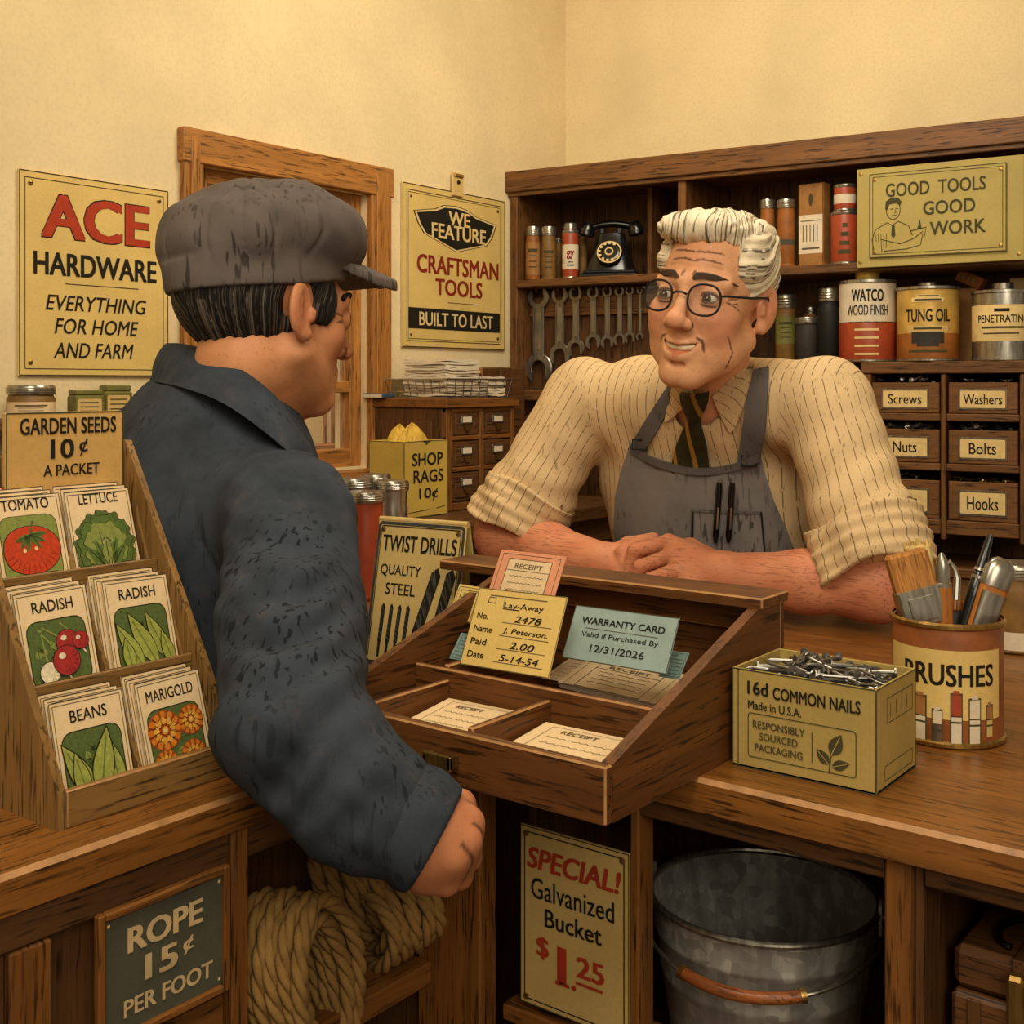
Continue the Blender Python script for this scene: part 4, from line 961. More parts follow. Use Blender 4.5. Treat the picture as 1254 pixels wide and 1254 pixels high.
def d_war(f, W, H):
    I = M['ink']
    f.text('WARRANTY CARD', W*.5, H*.74, W*.80, H*.125, I, .03); f.stroke([(W*.15, H*.60), (W*.85, H*.60)], .0006, M['pencil'])
    f.text('Valid if Purchased By', W*.5, H*.475, W*.74, H*.12, I, .008); f.text('12/31/2026', W*.51, H*.25, W*.52, H*.13, I, .012)
    f.frame(.0005, .0005, W-.0005, H-.0005, .0007, M['ink2'])
def d_rec(f, W, H, head=True, mat=None):
    k = M['pencil']; x0, x1 = W*.17, W*.83
    if mat: f.poly([(x0, -0.0+H*.02), (x1, H*.02), (x1, H*.86), (x0, H*.86)], mat, 1)
    f.frame(x0, H*.02, x1, H*.86, .0007, M['ink2'], 2); f.frame(W*.06, 0, W*.94, H*.94, .0005, k, 2)
    if head: f.text('RECEIPT', W*.5, H*.74, W*.42, H*.085, k, .01)
    f.stroke([(x0, H*.66), (x1, H*.66)], .0006, k)
    for i in range(4):
        y = H*(.56-.12*i); f.stroke([(W*(.24+.02*j), y+H*.012*math.sin(j*2.3+i)) for j in range(27)], .0006, k)
def d_lines(f, W, H):
    k = M['pencil']
    f.text('RECEIPT', W*.42, H*.84, W*.34, H*.07, k, .01); f.frame(W*.12, H*.05, W*.93, H*.93, .0005, k, 2)
    for i in range(5):
        y = H*(.70-.135*i); f.stroke([(W*(.18+.0235*j), y+H*.012*math.sin(j*2.1+i*2)) for j in range(30)], .0007, k)
U = (1, 0, 0)
# layaway card: leans on the cross divider, faces the viewer side
yl = yd1-.001
def stand(name, label, ll, lr, ul, Y0, lean, mat, draw, **k):
    a = onY(*ll, Y0); b = onY(*lr, Y0); c = onY(*ul, Y0+lean)
    u = b-a; W = u.length; un = u.normalized(); v = c-a; H = (v-un*un.dot(v)).length; vv = v
    return card(name, label, a, u, vv, W, H, mat, draw, **k)
stand('layaway_card', 'upright yellow layaway card with handwritten amounts leaning in the tray', (563, 813), (672, 831), (577, 718), yd1+.012, .034, M['yellow'], d_lay)
stand('receipt_slip', 'pink receipt slip standing behind the yellow layaway card', (593, 740), (673, 752), (607, 672), yd1+.075, .03, M['pink'], lambda f, W, H: d_rec(f, W, H, True, M['paper']), cat='receipt')
stand('warranty_card', 'pale blue warranty card leaning against the back of the tray', (688, 805), (816, 826), (702, 740), yd1+.055, .026, M['blue'], d_war)
# slips
def flat(name, label, ll, lr, ul, z, dz, mat, draw, group=None, n=1, cat='receipt'):
    a = onZ(*ll, z); b = onZ(*lr, z); c = onZ(*ul, z+dz); u = b-a; un = u.normalized(); v = c-a; H = (v-un*un.dot(v)).length
    return card(name, label, a, u, v, u.length, H, mat, draw, group=group, cat=cat)
ZB = TZ+.0095
card('receipt_slip', 'white receipt lying in the middle front compartment of the tray', (xa+.018, TY0+TT+.006, ZB+.014), (1, .05, 0), (.10, 1, .10), xb-xa-.034, yd1-TY0-TT-.014, M['paper'], d_lines, cat='receipt')
card('receipt_slip', 'white receipt lying in the front right corner compartment of the tray', (xb+.014, TY0+TT+.005, ZB+.014), (1, .02, 0), (.08, 1, .10), TX1-TT-xb-.027, yd1-TY0-TT-.020, M['paper'], d_lines, cat='receipt')
flat('receipt_slip', 'white receipt lying at the foot of the blue warranty card', (683, 835), (802, 862), (716, 801), ZB+.022, .018, M['paper'], d_rec)
flat('receipt_slip', 'white receipt slip peeping out from behind the yellow layaway card', (664, 830), (712, 838), (690, 801), ZB+.02, .012, M['paper'], d_lines)
stand('blue_slip', 'pale blue slip in the rear left compartment beside the yellow card', (550, 806), (578, 811), (560, 774), yd1+.030, .02, M['teal'], d_lines, cat='slip')
card('blue_slip', 'small blue-green slip in the front left compartment of the tray', (TX0+TT+.008, TY0+TT+.03, ZB+.012), (1, .05, 0), (.1, 1, .2), xa-TX0-TT-.016, .055, M['teal'], d_lines, cat='slip')
stand('blue_slip', 'blue slip standing behind the right edge of the warranty card', (806, 828), (832, 832), (818, 796), yd1+.075, .02, M['teal'], d_lines, cat='slip')
stand('receipt_slip', 'cream slip standing behind the twist drill sign end of the tray', (548, 758), (580, 764), (556, 714), yd1+.085, .02, M['yellow'], d_rec, cat='slip')
# paper under the slips, so that they rest on something
def pad(label, o, n=10):
    b = o.matrix_world; me = o.data; xs = [v.co.x for v in me.vertices]; ys = [v.co.y for v in me.vertices]; W, H = max(xs), max(ys)
    m = MB(); rnd = random.Random(int(W*1e5)); zt = b.translation.z
    for i in range(4):
        q = rnd.uniform(-.002, .002); m.box((.001+q, .001, -.0033-.0013*i), (W-.001+q, H-.001, -.0024-.0013*i), M['paperw'], 0)
    ob = m.build('paper_pad', smooth=0); ob.matrix_world = b.copy(); return tag(ob, label, 'paper')
for o in list(SC.objects):
    if o.name.startswith(('receipt_slip',)) and 'lying' in o.get('label', ''):
        pad('pad of paper under the '+o['label'].replace('lying ', '').replace('white receipt', 'receipt'), o)

# ------------------------------------------------------------------ twist drill sign, an open A of sheet metal
a = onZ(441, 806, TOPZ); bR = at(548, 818, 1.48); topl = at(437, 640, 1.60)
bl = onZ(444, 812, TOPZ); u = Vector((1, 0.0, 0))
t0 = bl; # front lower left; face turned towards the viewer left
ang = math.atan2(-FW[0]*-.38+0, 1)*0+math.radians(8)
dref = (t0-Vector((CAM[0], CAM[1], t0.z))).length
u = Vector((math.cos(ang), math.sin(ang), 0)); nrm = Vector((math.sin(ang), -math.cos(ang), 0))
kk = (563-627.0)/F_PX
# width so that the right edge lands on pixel column 548 at the foot
def px_of(p):
    dx, dy = p.x-CAM[0], p.y-CAM[1]; lat = dx*RT[0]+dy*RT[1]; d = dx*FW[0]+dy*FW[1]; return 627+F_PX*lat/d, HOR+(CAM[2]-p.z)*F_PX/d, d
W = .05
while px_of(t0+u*W)[0] < 552: W += .001
H = (812-640)/F_PX*px_of(t0)[2]; LEAN = .035
t = thing('counter_sign', 'tan folded metal twist drill sign standing behind the customer arm', 'sign', t0, ang)
m = MB(); T = Matrix.Rotation(-math.atan2(LEAN, H), 4, 'X')
Hs = math.hypot(H, LEAN)
m.box((0, 0, 0), (W, .003, Hs), M['sign2'], .001, T); f0 = T @ Vector((0, 0, 0)); fv = T.to_3x3() @ Vector((0, 0, 1))
f = Face(m, (0, 0, 0), (1, 0, 0), fv)
f.frame(.003, .002, W-.003, Hs-.003, .004, M['tin'], 1, .004); f.frame(.0065, .005, W-.0065, Hs-.0065, .0012, M['ink'], 2, .003)
f.text('TWIST DRILLS', W*.5, Hs*.845, W*.84, Hs*.115, M['ink'], .03); f.text('QUALITY', W*.32, Hs*.655, W*.46, Hs*.085, M['ink'], .012); f.text('STEEL', W*.34, Hs*.53, W*.34, Hs*.08, M['ink'], .012)
def drill(x0, y0, x1, y1, wd, n):
    d = Vector((x1-x0, y1-y0)); L_ = d.length; d /= L_; q = Vector((-d.y, d.x)); P = Vector((x0, y0))
    out = [(P+d*L_*a+q*wd*b) for a, b in ((0, -.36), (.28, -.36), (.29, -.5), (.93, -.5), (1, 0), (.93, .5), (.29, .5), (.28, .36), (0, .36))]
    f.poly([tuple(p) for p in out], M['ink'], 2)
    for i in range(n):
        a = .30+.62*i/n; b = a+.55/n
        f.poly([tuple(P+d*L_*x+q*wd*y) for x, y in ((a, -.44), (a+.18/n, -.44), (b+.12/n, .44), (b-.1/n, .44))], M['tin'], 3)
        f.stroke([tuple(P+d*L_*(a+.3/n)-q*wd*.3), tuple(P+d*L_*(b+.25/n)+q*wd*.3)], wd*.08, M['pencil'], 4)
    f.stroke([tuple(P+d*L_*.02+q*wd*.12), tuple(P+d*L_*.25+q*wd*.12)], wd*.2, M['tin'], 3)
for i in range(4): drill(W*(.16+.09*i), Hs*.06, W*(.17+.095*i), Hs*.43, W*.042, 7)
drill(W*.50, Hs*.05, W*.74, Hs*.70, W*.105, 4); drill(W*.72, Hs*.05, W*.90, Hs*.70, W*.105, 4)
m.build('front_plate', t)
m = MB(); T2 = TR(0, 2*LEAN+.006, 0) @ Matrix.Rotation(math.atan2(LEAN, H), 4, 'X'); m.box((0, 0, 0), (W, .003, Hs), M['olive'], .001, T2); m.build('back_plate', t)
m = MB(); m.tube([(0, LEAN+.0035, H+.001), (W, LEAN+.0035, H+.001)], .004, M['sign2'], 10); m.build('fold', t)
for x in (.01, W-.01):
    m = MB(); m.lathe([(.0028, 0), (.0028, .001), (0, .0016)], M['brass'], 10); o = m.build('rivet', t); o.matrix_local = T @ frame_m((x, -.0008, Hs-.011), (1, 0, 0), (0, 0, 1), (0, -1, 0))

# ------------------------------------------------------------------ carton of nails
NX0, NX1, NY0, NY1, NH = .254, .389, .052, .150, .090
t = thing('nail_carton', 'olive cardboard carton brimming with common nails on the counter', 'carton', (NX0, NY0, TOPZ)); W = NX1-NX0; D = NY1-NY0; th = .0025
m = MB(); B = M['board']
m.box((0, 0, 0), (W, D, th), B, 0); m.box((0, 0, 0), (W, th, NH), B, .001); m.box((0, D-th, 0), (W, D, NH), B, .001); m.box((0, th, 0), (th, D-th, NH), B, .001); m.box((W-th, th, 0), (W, D-th, NH), B, .001)
f = Face(m, (0, 0, 0), (1, 0, 0), (0, 0, 1)); I = M['ink']
f.text('16d', W*.19, NH*.825, W*.15, NH*.135, I, .03); f.text('COMMON NAILS', W*.60, NH*.805, W*.60, NH*.125, I, .025); f.text('Made in U.S.A.', W*.31, NH*.655, W*.38, NH*.085, I, .015)
f.frame(W*.12, NH*.13, W*.87, NH*.57, .0008, M['ink2'], 2, .003)
for i, s in enumerate(('RESPONSIBLY', 'SOURCED', 'PACKAGING')): f.text(s, W*.34, NH*(.465-.115*i), W*(.37, .27, .34)[i], NH*.075, M['ink2'], .01)
f.stroke([(W*.575, NH*.19), (W*.575, NH*.49)], .0008, M['ink2'])
def leaf(f, x, y, L_, wd, a, mat, lay=2, vein=None):
    c, s = math.cos(a), math.sin(a); P = [(L_*i/10, wd*math.sin(math.pi*(i/10)**.8)) for i in range(11)]; P += [(L_*i/10, -wd*math.sin(math.pi*(i/10)**.8)) for i in range(9, 0, -1)]
    f.poly([(x+p*c-q*s, y+p*s+q*c) for p, q in P], mat, lay)
    f.stroke([(x, y), (x+L_*.85*c, y+L_*.85*s)], wd*.14, vein or M['board'], lay+1)
leaf(f, W*.705, NH*.30, NH*.24, NH*.07, math.radians(65), M['ink2']); leaf(f, W*.69, NH*.21, NH*.18, NH*.055, math.radians(135), M['ink2']); leaf(f, W*.71, NH*.19, NH*.19, NH*.05, math.radians(20), M['ink2'])
f.stroke([(W*.69, NH*.13), (W*.705, NH*.30)], .001, M['ink2'])
f.frame(.0006, .0006, W-.0006, NH-.0006, .0012, M['ink2'], 1); f.stroke([(W*.045, 0), (W*.045, NH)], .0009, M['ink2'], 1)
g = Face(m, (W, 0, 0), (0, 1, 0), (0, 0, 1)); g.frame(.0006, .0006, D-.0006, NH-.0006, .0012, M['ink2'], 1); g.frame(D*.25, NH*.62, D*.9, NH*.86, .0007, M['ink2'], 1); g.frame(D*.2, NH*.08, D*.9, NH*.22, .0007, M['ink2'], 1)
for i in range(4): g.stroke([(D*(.34+.14*i), NH*.66), (D*(.34+.14*i), NH*.80)], .0008, M['ink2'], 1)
m.build('carton_body', t)
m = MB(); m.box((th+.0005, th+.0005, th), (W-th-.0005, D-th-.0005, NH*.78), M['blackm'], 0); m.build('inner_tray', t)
rnd = random.Random(11)
m = MB(); m.lathe([(0, 0), (.0015, .004), (.0015, .046), (.0015, .046), (.0041, .0465), (.0041, .0480), (0, .0484)], M['steel'], 8); nail = m.build('nail', smooth=30)
for k in range(110):
    o = nail if k == 0 else nail.copy()
    if k: COL.objects.link(o)
    yaw = rnd.uniform(0, 6.28);  tilt = math.radians(90+rnd.uniform(-11, 11)); Ln = .024
    cx = rnd.uniform(.020, W-.020); cy = rnd.uniform(.018, D-.018); hump = .016*max(0, 1-((cx-W/2)/(W*.45))**2)*max(0, 1-((cy-D/2)/(D*.5))**2)
    cz = NH*.80+.003+hump*(k/110.)+.006*(k/110.)
    ex = 0.0235*abs(math.sin(yaw)); ey = 0.0235*abs(math.cos(yaw)); cx = min(max(cx, ex+.004), W-ex-.004); cy = min(max(cy, ey+.004), D-ey-.004)
    Rm = Matrix.Rotation(yaw, 4, 'Z') @ Matrix.Rotation(tilt, 4, 'X')
    o.matrix_world = TR(NX0+cx, NY0+cy, TOPZ+cz) @ Rm @ TR(0, 0, -Ln)
    tag(o, 'loose steel nail heaped in the open common nails carton', 'nail', 'nails heaped in the carton')

# ------------------------------------------------------------------ brush can
bp = onZ(1160, 899, TOPZ); br = .0525; bh = .118
t = thing('brush_can', 'rusty tin can of paint brushes with a paper label', 'can', bp, facing(bp)); bc = t
rustm = stained('rusty_tin', (150, 86, 42), .35, 26, .42, .45)
m = MB(); m.lathe([(br*.985, 0), (br, .003), (br, bh-.003), (br*.985, bh), (br*.95, bh), (br*.95, .004), (0, .004)], rustm, 48); m.build('can_body', t)
for z, nm in ((0.004, 'bottom_rim'), (bh-.001, 'top_rim')):
    m = MB(); m.lathe([(br, z-.004), (br*1.045, z-.002), (br*1.045, z+.001), (br, z+.003)], M['brass'], 48, cap=False); m.build(nm, t)
m = MB(); wrap_label(m, br*1.006, bh*.24, bh*.80, -74, 62, M['sign'], False, 30); I = M['ink']
wrap_text(m, 'BRUSHES', br*1.014, bh*.60, bh*.18, 98, I, .03, -90+2)
def wq(z0, z1, a0, a1, mat, r=1.014): wrap_quad(m, br*r, bh*z0, bh*z1, -90+a0, -90+a1, mat)
for i, (ac, z0, z1, wd, c1_, c2_) in enumerate(((-28, .05, .42, 12, 'tan', 'paperw'), (-10, .05, .32, 9, 'paperw', 'tin'), (9, .05, .46, 10, 'rust', 'paperw'), (28, .05, .42, 11, 'paperw', 'paperw'), (46, .1, .36, 8, 'tan', 'sign2'))):
    zm = z0+(z1-z0)*.55; wq(z0, z1, ac-wd*.62, ac+wd*.62, M['ink2'], 1.010); wq(zm, z1-.015, ac-wd*.5, ac+wd*.5, M[c1_]); wq(z0, zm-.01, ac-wd*.5, ac+wd*.5, M[c2_]); wq(z1-.01, z1+.02, ac-wd*.3, ac+wd*.3, M[c1_]); wq(zm-.06, zm-.045, ac-wd*.5, ac+wd*.5, M['ink2'], 1.018)
wq(.25, .44, -62, -44, M['tan']); wq(.44, .47, -60, -46, M['ink2'])
m.build('paper_label', t)
def brush_at(name, label, pxb, pxt, dz_d=0.0, group=None):
    """tool standing in the can: lower pixel end inside the can, upper pixel end above it"""
    d0 = px_of(bp)[2]
    a = at(*pxb, d0-.01+dz_d*.2); b = at(*pxt, d0+dz_d); ax = (b-a).normalized()
    vd = Vector((FW[0], FW[1], 0)); sd = ax.cross(vd).normalized() * 1; fr = sd.cross(ax).normalized()
    return thing(name, label, 'brush', (0, 0, 0), 0, None), frame_m(a, sd, fr, ax), (b-a).length
def place(t, T): t.matrix_world = T; return t
bris = wood('bristle', (176, 120, 62), 2, .4, .8, 2.2, .15)
han = wood('varnished_handle', (172, 104, 38), 2, .35, .35, 1.4, .5)
t, T, Ln = brush_at('paint_brush', 'wide flat paint brush with a metal ferrule, leftmost in the brush can', (1152, 832), (1108, 676), .0); place(t, T)
m = MB(); m.box((-.0205, -.009, Ln-.040), (.0205, .009, Ln), bris, .003); m.build('bristles', t)
m = MB(); m.box((-.0215, -.0105, Ln-.074), (.0215, .0105, Ln-.036), M['tin'], .002); m.box((-.012, -.0118, Ln-.068), (.013, -.0102, Ln-.045), M['tin'], .001); m.build('ferrule', t)
m = MB(); loft(m, [(0.012, .008, -.006, .006), (Ln-.11, .010, -.008, .008), (Ln-.090, .012, -.008, .008), (Ln-.0735, .019, -.0095, .0095)], han); m.build('handle', t)
t, T, Ln = brush_at('paint_brush', 'ragged old paint brush behind the wide flat one', (1150, 830), (1122, 664), .028); place(t, T)
m = MB(); m.box((-.013, -.006, Ln-.05), (.013, .006, Ln-.003), M['sign2'], .003)
for k in range(14): m.tube([(-.012+.0018*k, random.uniform(-.004, .004), Ln-.01), (-.013+.002*k, random.uniform(-.006, .006), Ln+random.uniform(-.001, .004))], .0013, M['sign2'], 6)
m.build('bristles', t)
m = MB(); m.box((-.013, -.006, .02), (.013, .006, Ln-.051), M['tin'], .002); m.build('handle', t)
t, T, Ln = brush_at('rasp', 'round tapered file with an orange wooden handle in the brush can', (1160, 832), (1153, 677), -.006); t['category'] = 'file'; place(t, T)
m = MB(); m.lathe([(.0075, .01), (.0085, Ln-.06), (.008, Ln-.034), (.0068, Ln-.033)], han, 18); m.build('handle', t)
m = MB(); m.lathe([(.0078, Ln-.034), (.0078, Ln-.030), (.0066, Ln-.029), (.0068, Ln-.016), (.005, Ln-.006), (.0015, Ln), (0, Ln)], M['tin'], 18); m.build('blade', t)
t, T, Ln = brush_at('scraper_hook', 'small hooked metal scraper between the file and the black brush', (1166, 828), (1173, 694), .02); t['category'] = 'tool'; place(t, T)
m = MB(); m.box((-.0105, -.005, .02), (.0105, .005, Ln-.045), plain('navy_handle', (44, 50, 56), .5), .002); m.box((-.0075, -.004, Ln-.0449), (.0075, .004, Ln-.034), han, .001); m.build('handle', t)
m = MB(); m.tube([(0, 0, Ln-.034), (0, 0, Ln-.012), (.003, 0, Ln-.003), (.009, 0, Ln+.004), (.0125, 0, Ln-.002)], [.0038, .0036, .003, .0024, .001], M['tin'], 10); m.build('hook', t)
t, T, Ln = brush_at('artist_brush', 'slim black pointed brush leaning right in the brush can', (1163, 826), (1213, 655), .004); place(t, T)
m = MB(); m.lathe([(.006, .005), (.0066, Ln*.55), (.0062, Ln*.70), (.0052, Ln*.71), (.0036, Ln*.95), (.0026, Ln), (0, Ln+.001)], M['black'], 16); m.build('handle', t)
m = MB(); m.lathe([(.0066, Ln*.685), (.0066, Ln*.705)], M['tin'], 16, cap=False); m.lathe([(.0068, Ln*.74), (.0056, Ln*.76)], M['tin'], 16, cap=False); m.build('band', t)
t, T, Ln = brush_at('stencil_brush', 'thick round-tipped brush with a metal sleeve, rightmost in the can', (1172, 842), (1229, 684), -.004); place(t, T)
m = MB(); loft(m, [(.01, .008, -.006, .006), (Ln-.085, .013, -.009, .009), (Ln-.03, .0145, -.0095, .0095)], han, p=2.6); m.build('handle', t)
m = MB(); loft(m, [(Ln-.075, .0105, -.0115, -.004), (Ln-.036, .0125, -.012, -.004)], M['tin'], p=4); m.tube([(-.0155, -.011, Ln-.078), (.0155, -.011, Ln-.078)], .0012, M['brass'], 6); m.build('sleeve', t)
m = MB(); loft(m, [(Ln-.03, .0155, -.0105, .0105), (Ln-.012, .0155, -.0105, .0105), (Ln-.004, .012, -.008, .008), (Ln, .006, -.004, .004)], M['tin'], p=2.4); m.build('tip', t)
p = onZ(1243, 796, TOPZ)
jar('glass_jar', 'clear glass jar with a tin lid behind the brush can', 'jar', p, .034, .115, M['ochre'], M['tin'], None, .9, .16, M['paperw'], (.06, .3), rz=facing(p), lines=False)
# ------------------------------------------------------------------ seed packet display
DX, DY = -.086, -.418; DW = .176; DD = .172; DH = .295; FHT = .028
t = thing('seed_display', 'slanted wooden counter display of seed packets under a garden seeds card', 'display', (DX, DY, TOPZ), math.pi/2); disp = t
DM = t.matrix_basis.copy() if False else (TR(DX, DY, TOPZ) @ RZ(math.pi/2))
th = .007
side = [(0, 0), (DD, 0), (DD, DH), (DD-.012, DH), (.0, FHT)]
for x in (0, DW-th):
    m = MB(); m.prism(side, 0, th, M['dsz'], frame_m((x, 0, 0), (0, 1, 0), (0, 0, 1), (1, 0, 0))); m.build('side_panel', t)
m = MB(); m.box((th+.0003, 0, 0), (DW-th-.0003, .007, FHT+.002), M['dsx'], .0013, None, M['highlit']); m.build('front_rail', t)
m = MB(); m.box((th+.0003, DD-.006, 0), (DW-th-.0003, DD, DH-.01), M['dsz'], .001); m.build('back_panel', t)
m = MB(); m.box((th+.0003, .0075, 0), (DW-th-.0003, DD-.0065, .006), M['dsx'], 0); m.build('base_board', t)
tiers = []
for k in range(3):
    y0 = .012+.052*k; z0 = .007+.083*k
    tiers.append((y0, z0))
    if k:
        m = MB(); m.box((th+.0003, y0-.004, z0-.004), (DW-th-.0003, y0+.044, z0-.0005), M['dsx'], .0008); m.box((th+.0003, y0-.008, z0-.006), (DW-th-.0003, y0-.0042, z0+.012), M['dsx'], .001); m.build('step', t)
    m = MB(); xm = DW*.50; T = frame_m((xm-.002, y0+.001, z0), (0, 1, 0), (0, 0, 1), (1, 0, 0)); m.prism([(0, 0), (.04, 0), (.04, .062), (.034, .062), (0, .008)], 0, .004, M['dsz'], T); m.build('divider', t)
    m = MB(); T = frame_m((DW-th-.0035, y0+.001, z0), (0, 1, 0), (0, 0, 1), (1, 0, 0)); m.prism([(0, 0), (.03, 0), (.03, .05), (.022, .06), (.018, .045)], 0, .003, M['dsz'], T); m.build('divider', t)
G = {k: plain('seed_'+k, c, .75, 0, .2, .25, 300) for k, c in dict(leaf=(86, 104, 44), leafd=(84, 98, 48), leafl=(128, 136, 66), pod=(150, 154, 70), podd=(104, 112, 48), tom=(186, 62, 28), tomd=(140, 40, 20), rad=(158, 44, 40), radd=(120, 28, 32), wht=(220, 205, 170), mar=(206, 118, 34), marl=(222, 160, 60), mard=(160, 72, 22)).items()}
def a_bg(f, W, H, c='leafd', y1=.70):
    f.poly(rrect(W*.10, H*.04, W*.90, H*y1, W*.14), G[c], 1); f.stroke(rrect(W*.10, H*.04, W*.90, H*y1, W*.14), W*.012, M['ink'], 2, True)
    rnd = random.Random(3)
    for i in range(16): leaf(f, W*rnd.uniform(.2, .75), H*rnd.uniform(.1, y1-.12), H*.1, H*.035, rnd.uniform(0, 6.28), G[rnd.choice(('leaf', 'leafd', 'leafl'))], 2, M['ink'])
def clip_r(W, H): return rrect(W*.10, H*.04, W*.90, H*.7, W*.14)
def a_tom(f, W, H):
    f.stroke(rrect(W*.10, H*.04, W*.90, H*.72, W*.14), W*.012, M['ink2'], 1, True); f.poly(rrect(W*.10, H*.04, W*.90, H*.72, W*.14), G['leafl'], 1)
    cx, cy = W*.5, H*.36; P = [(cx+W*.39*math.cos(a)*(1+.03*math.cos(3*a)), cy+H*.26*math.sin(a)*(1+.05*math.cos(2*a))) for a in [math.radians(10*i) for i in range(36)]]
    f.poly([(cx+(x-cx)*1.03, cy+(y-cy)*1.03) for x, y in P], M['ink'], 2); f.poly(P, G['tom'], 3)
    for i in range(11):
        a = math.radians(200+14*i); f.stroke([(cx+W*.37*math.cos(a), cy+H*.245*math.sin(a)), (cx+W*.27*math.cos(a), cy+H*.15*math.sin(a))], W*.010, G['tomd'], 4)
    for x, y in ((.40, .36), (.56, .37)): f.poly(arc(W*x, H*y, W*.025, H*.022, n=8), M['cream'], 4)
    for i in range(6):
        a = math.radians(200+28*i+(20 if i > 2 else 0)); leaf(f, cx, cy+H*.16, W*.24, W*.035, a, G['leaf'], 5, M['ink'])
    f.stroke([(cx, cy+H*.15), (cx+W*.06, cy+H*.30)], W*.03, G['leafd'], 6)
def a_let(f, W, H):
    for r, n, c, s in ((.36, 9, 'leafd', 0), (.31, 8, 'leaf', .3), (.22, 6, 'leafl', .1)):
        for i in range(n):
            a = math.radians(-20+220*i/(n-1)); x = W*.5+W*r*math.cos(a)*.95; y = H*.30+H*r*.85*math.sin(a); q = W*.125
            P = [(x+q*math.cos(b)*(1+.13*math.sin(5*b+i)), y+q*math.sin(b)*(1+.13*math.sin(5*b+i))) for b in [math.radians(15*j) for j in range(24)]]
            L_ = {'leafd': 1, 'leaf': 4, 'leafl': 7}[c]; P = [(px_, max(py_, H*.03)) for px_, py_ in P]
            f.poly([(x+(u-x)*1.06, max(y+(v-y)*1.06, H*.03)) for u, v in P], M['ink'], L_+.05*i); f.poly(P, G[c], L_+1+.05*i); f.stroke([(W*.5, H*.06), (x, y)], W*.012, G['leafl'] if c != 'leafl' else G['leaf'], L_+2)
    for a in (70, 90, 110, 50, 130): leaf(f, W*.5, H*.04, H*.38, H*.06, math.radians(a), G['leaf' if a != 90 else 'leafl'], 11+.1*(a == 90), M['ink'])
def circ(f, x, y, r, c, cd, W, lay=4):
    f.poly(arc(x, y, r*1.06, r*1.06, n=24), M['ink'], lay); f.poly(arc(x, y, r, r, n=24), G[c], lay+1)
    f.poly(arc(x-r*.3, y+r*.35, r*.28, r*.22, n=10), G['wht'] if c != 'wht' else M['paperw'], lay+2)
    for i in range(6): a = math.radians(-80+25*i); f.stroke([(x+r*.92*math.cos(a), y+r*.92*math.sin(a)), (x+r*.6*math.cos(a), y+r*.6*math.sin(a))], r*.06, G[cd], lay+2)
def a_rad(f, W, H):
    a_bg(f, W, H)
    for i, (x, y, r, c, x2, y2) in enumerate(((.62, .46, .15, 'rad', .3, .64), (.80, .45, .11, 'rad', .55, .66), (.32, .19, .13, 'wht', .28, .62), (.56, .28, .18, 'rad', .25, .62))):
        f.stroke([(W*x2, H*y2), (W*x, H*y)], W*.022, G['leafl'], 4); f.stroke([(W*x, H*y-W*r*.8), (W*(x+.06), H*y-W*r*1.5)], W*.02, G['wht'], 4); circ(f, W*x, H*y, W*r, c, 'radd' if c == 'rad' else 'leafl', W, 4+3*i)
def a_pods(f, W, H, n=3):
    a_bg(f, W, H)
    for i, (x, y, a, L_, wd) in enumerate(((.84, .10, 112, .56, .085), (.66, .06, 116, .64, .095), (.44, .05, 118, .56, .085), (.88, .05, 104, .36, .07), (.26, .05, 98, .34, .07)) if n == 3 else ((.46, .05, 118, .62, .10), (.60, .05, 60, .36, .09), (.34, .05, 100, .46, .08), (.78, .05, 96, .50, .09), (.50, .05, 76, .64, .11))):
        leaf(f, W*x, H*y, H*L_*1.04, H*wd*1.12, math.radians(a), M['ink'], 5+2.2*i); leaf(f, W*x, H*y, H*L_, H*wd, math.radians(a), G['pod'], 6+2.2*i, G['podd'])
def a_mar(f, W, H):
    a_bg(f, W, H)
    for x, y, r in ((.33, .48, .25), (.74, .52, .19), (.28, .16, .17), (.70, .17, .19)):
        x *= W; y *= H; r *= W; f.poly(arc(x, y, r*1.02, r*1.02, n=20), G['mard'], 4)
        for ring, (q, n, c) in enumerate(((.80, 12, 'mar'), (.50, 9, 'marl'))):
            for i in range(n):
                a = 2*math.pi*i/n+ring*.3; f.poly(arc(x+r*q*math.cos(a), y+r*q*math.sin(a), r*.19, r*.19, n=8), G[c], 5+ring+.02*i); f.stroke([(x+r*(q-.25)*math.cos(a+.2), y+r*(q-.25)*math.sin(a+.2)), (x+r*(q+.16)*math.cos(a+.2), y+r*(q+.16)*math.sin(a+.2))], r*.03, M['ink'], 7.5)
        f.poly(arc(x, y, r*.2, r*.2, n=12), G['marl'], 8); f.poly(arc(x, y, r*.1, r*.1, n=10), M['cream'], 9)
rows3 = [[('BEANS', lambda f, W, H: a_pods(f, W, H, 4), 'bean pods'), ('MARIGOLD', a_mar, 'orange marigolds')], [('RADISH', a_rad, 'red radishes'), ('RADISH', lambda f, W, H: a_pods(f, W, H, 3), 'green pods')], [('TOMATO', a_tom, 'a ripe tomato'), ('LETTUCE', a_let, 'a lettuce head')]]
PW, PH = .068, .086
LEANP = math.radians(16)
rnd = random.Random(5)
